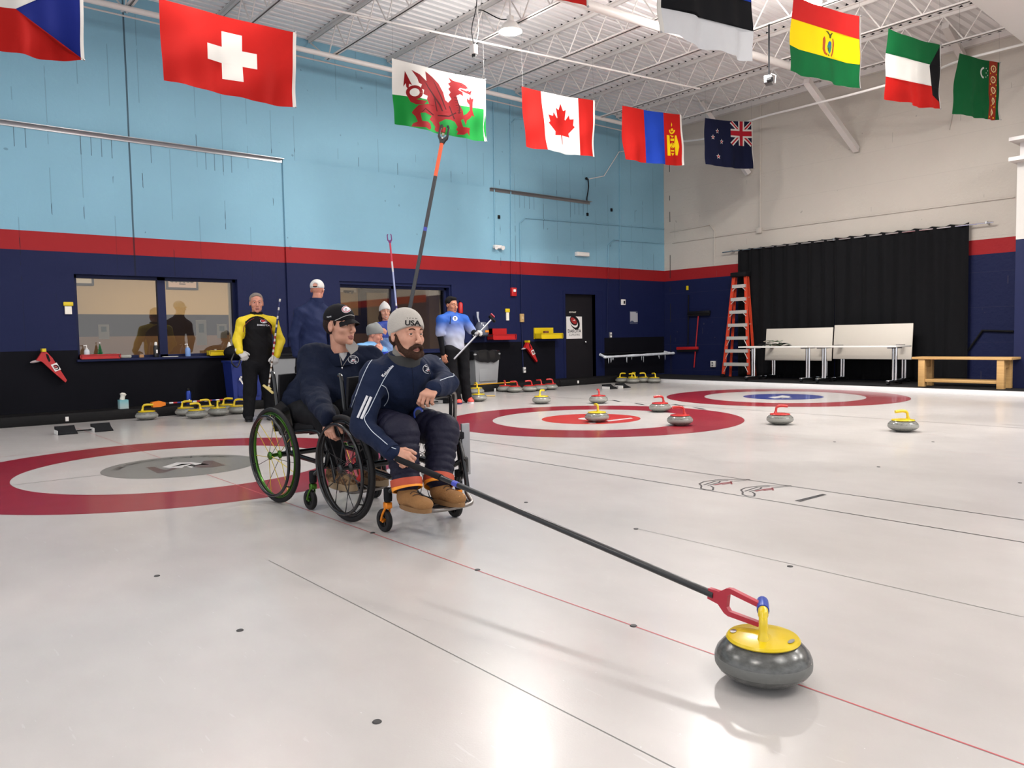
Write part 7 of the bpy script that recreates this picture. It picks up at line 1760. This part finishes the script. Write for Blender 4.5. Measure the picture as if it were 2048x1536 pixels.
aR, aL = Vector(J['anR']), Vector(J['anL'])
shoe((aR.x+.06, aR.y+.05, 0), (aR.x-.07, aR.y-.16, 0), PK, PU, p5, 'shoe', .058, vox=.009, label='coral and purple shoe'); shoe((aL.x+.06, aL.y+.03, 0), (aL.x-.05, aL.y-.19, 0), PK, WS, p5, 'shoe', .058, vox=.009, label='coral shoe with white sole')
q = MB(); c = cast(bvh(sh5), 886, 689); c = c[0] if c else Vector(J['pel']); q.rbox((c.x-.05, c.y-.06, c.z-.05), (c.x+.03, c.y-.0, c.z+.03), YELP, .01); q.build('waist_pouch', p5, 'yellow pouch at the hip')
a = YP(9.72, 908, 718); b = YP(9.78, 984, 638)
broom(a, b, 'grey carbon broom with red and black head held upside down', [(0, 1, mat('grey_shaft', srgb(140, 140, 146), .3, .3))], BLKM, (RT*.7-UP*.7), .07, .014); 
q = MB(); M = frame(b+(b-a).normalized()*.02, (RT*.7-UP*.7), (b-a)); q.rbox((-.075, .015, -.03), (.01, .04, .03), mat('dull_red', srgb(150, 40, 56), .5), .01, M)
o = [x for x in bpy.data.objects if x.get('label', '').startswith('grey carbon')][0]; q.build('pad', o, 'red pad')

# person in white knit hat, mostly hidden
LBJ = mat('jacket_royal_blue', srgb(24, 54, 140), .6); LBL = mat('jacket_light_blue', srgb(96, 146, 190), .6)
jp = dict(pel=(776, 740), chest=(776, 678), neck=(771, 648), shR=(748, 657), shL=(798, 656), elR=(744, 692), wrR=(766, 672), elL=(806, 690), wrL=(806, 700), hpR=(766, 745), hpL=(788, 745), knR=(766, 780), knL=(788, 780), anR=(766, 812), anL=(788, 812))
p6, J, T = stander('smiling dark-haired person in white knit hat behind the beige beanie', 10.3, jp, (770, 625), (-.35, -1, 0), SKINM, hs=.98, dy=dict(wrR=-.22), hands=[('R', (.2, -.2, .9), (-.4, -.9, .1), [(1, 1, .7)]*4, 0)])
eyes(T, (0, 1, 0), p6); brows(T, HBK, p6, .0026)
MB().tube([T @ Vector(p) for p in ((-.016, .090, -.064), (0, .096, -.0665), (.016, .090, -.064))], .003, EYEW, 6, flat=1).build('teeth', p6, 'white smiling teeth')
beanie(T, KNIT('white_knit', (200, 198, 196)), p6, .006, .02, .05, -.03, 1.02, 'white knit hat', 0)
S = SDF(.008); S.ell((0, -.04, .0), (.088, .075, .085), k=.02)
for e in (-1, 1): S.chain([(e*.078, .0, .0), (e*.082, .015, -.08), (e*.075, .02, -.15)], [.020, .026, .022], .02)
S.ell((0, .11, -.02), (.066, .095, .11), k=.01, op='s'); soft('hair', [S.mesh(wrinkle=.003, T=T)], [HDB], p6, 'long dark hair')
shirt(p6, J, [LBJ, mat('jacket_pale_blue', srgb(120, 150, 200), .6)], Vector((-.3, -1, 0)).normalized(), w=.145, arm=(.062, .054, .042), lab=(0, 0, 0), vox=.008, labfn=lambda C, L: np.where(C[:, 2] > J['chest'][2]+.02, 0, 1), label='royal and pale blue jacket')
pants(p6, J, BTR)
for e in 'RL': a = Vector(J['an'+e]); shoe((a.x, a.y+.05, 0), (a.x-.07, a.y-.18, 0), BLKM, BLK, p6, 'shoe', .09, vox=.009)
bh = thing('curling_broom', 'black-handled broom held by the person in the white knit hat', 'broom', ZP(0, 797, 812)); MB().tube([YP(10.02, 784, 652), YP(9.95, 797, 815)], .013, BLK, 10).build('handle', bh); c = YP(9.95, 797, 812); MB().rbox((c.x-.08, c.y-.02, .001), (c.x+.08, c.y+.02, .035), BLKM, .008).build('broom_head', bh)

# seated person in grey knit hat, hand at the mouth, in a third wheelchair
wc3 = dup(wc2, (5.56, 9.65, 0), PI-.25, 'wheelchair under the seated person in the grey knit hat, hidden behind others')
jp = dict(pel=(735, 772), chest=(742, 712), neck=(743, 692), shR=(721, 698), shL=(764, 704), elR=(722, 742), wrR=(742, 716), elL=(776, 722), wrL=(766, 703), hpR=(728, 780), hpL=(752, 780), knR=(735, 792), knL=(768, 792), anR=(738, 822), anL=(770, 822))
p7, J, T = stander('seated person in slouchy grey knit hat and blue jacket with a hand at the mouth', 9.5, jp, (750, 671), (.80, -.75, -.35), SKIN2M, (.2, -.1, 1), hs=1.05, dy=dict(wrL=-.2, elL=-.15, knR=-.42, knL=-.42, anR=-.45, anL=-.45, wrR=-.25), hands=[('L', (-.55, -.1, .6), (.3, -.9, .2), [(.8, .9, .6)]*4, 0)])
eyes(T, (0, 1, -.3), p7); beanie(T, KNIT('grey_knit', (116, 118, 116)), p7, .006, .02, .05, -.035, 1.03, 'slouchy grey knit hat', 1)
j7 = shirt(p7, J, [mat('jacket_bright_blue', srgb(20, 56, 168), .6), LBL], Vector((.6, -.8, 0)).normalized(), w=.165, arm=(.070, .060, .048), lab=(0, 0, 0), vox=.008, labfn=lambda C, L: np.where(C[:, 2] > J['chest'][2]+.06, 1, 0), label='bright blue jacket with light blue shoulders')
ringband(Vector(J['neck'])+Vector((0, 0, -.03)), Vector((.3, -.1, 1)), [(.085, 0), (.09, .03), (.08, .06)], LBL, 'collar', p7)
h = cast(bvh(j7), 750, 697, .004)
if h: badge(bvh(j7), h[0], RT, UP, .04, [(BADGE_W, circ(0, 0, 1, 20)), (mat('jacket_bright_blue', srgb(20, 56, 168), .6), circ(0, .1, .8, 20)), (BADGE_W, circ(.1, -.3, .5, 16))], 'chest_badge', j7)
pants(p7, J, BTR)
for e in 'RL': a = Vector(J['an'+e]); shoe((a.x, a.y+.08, a.z-.10), (a.x+.05, a.y-.16, a.z-.10), BLKM, BLK, p7, 'shoe', .09, vox=.009)
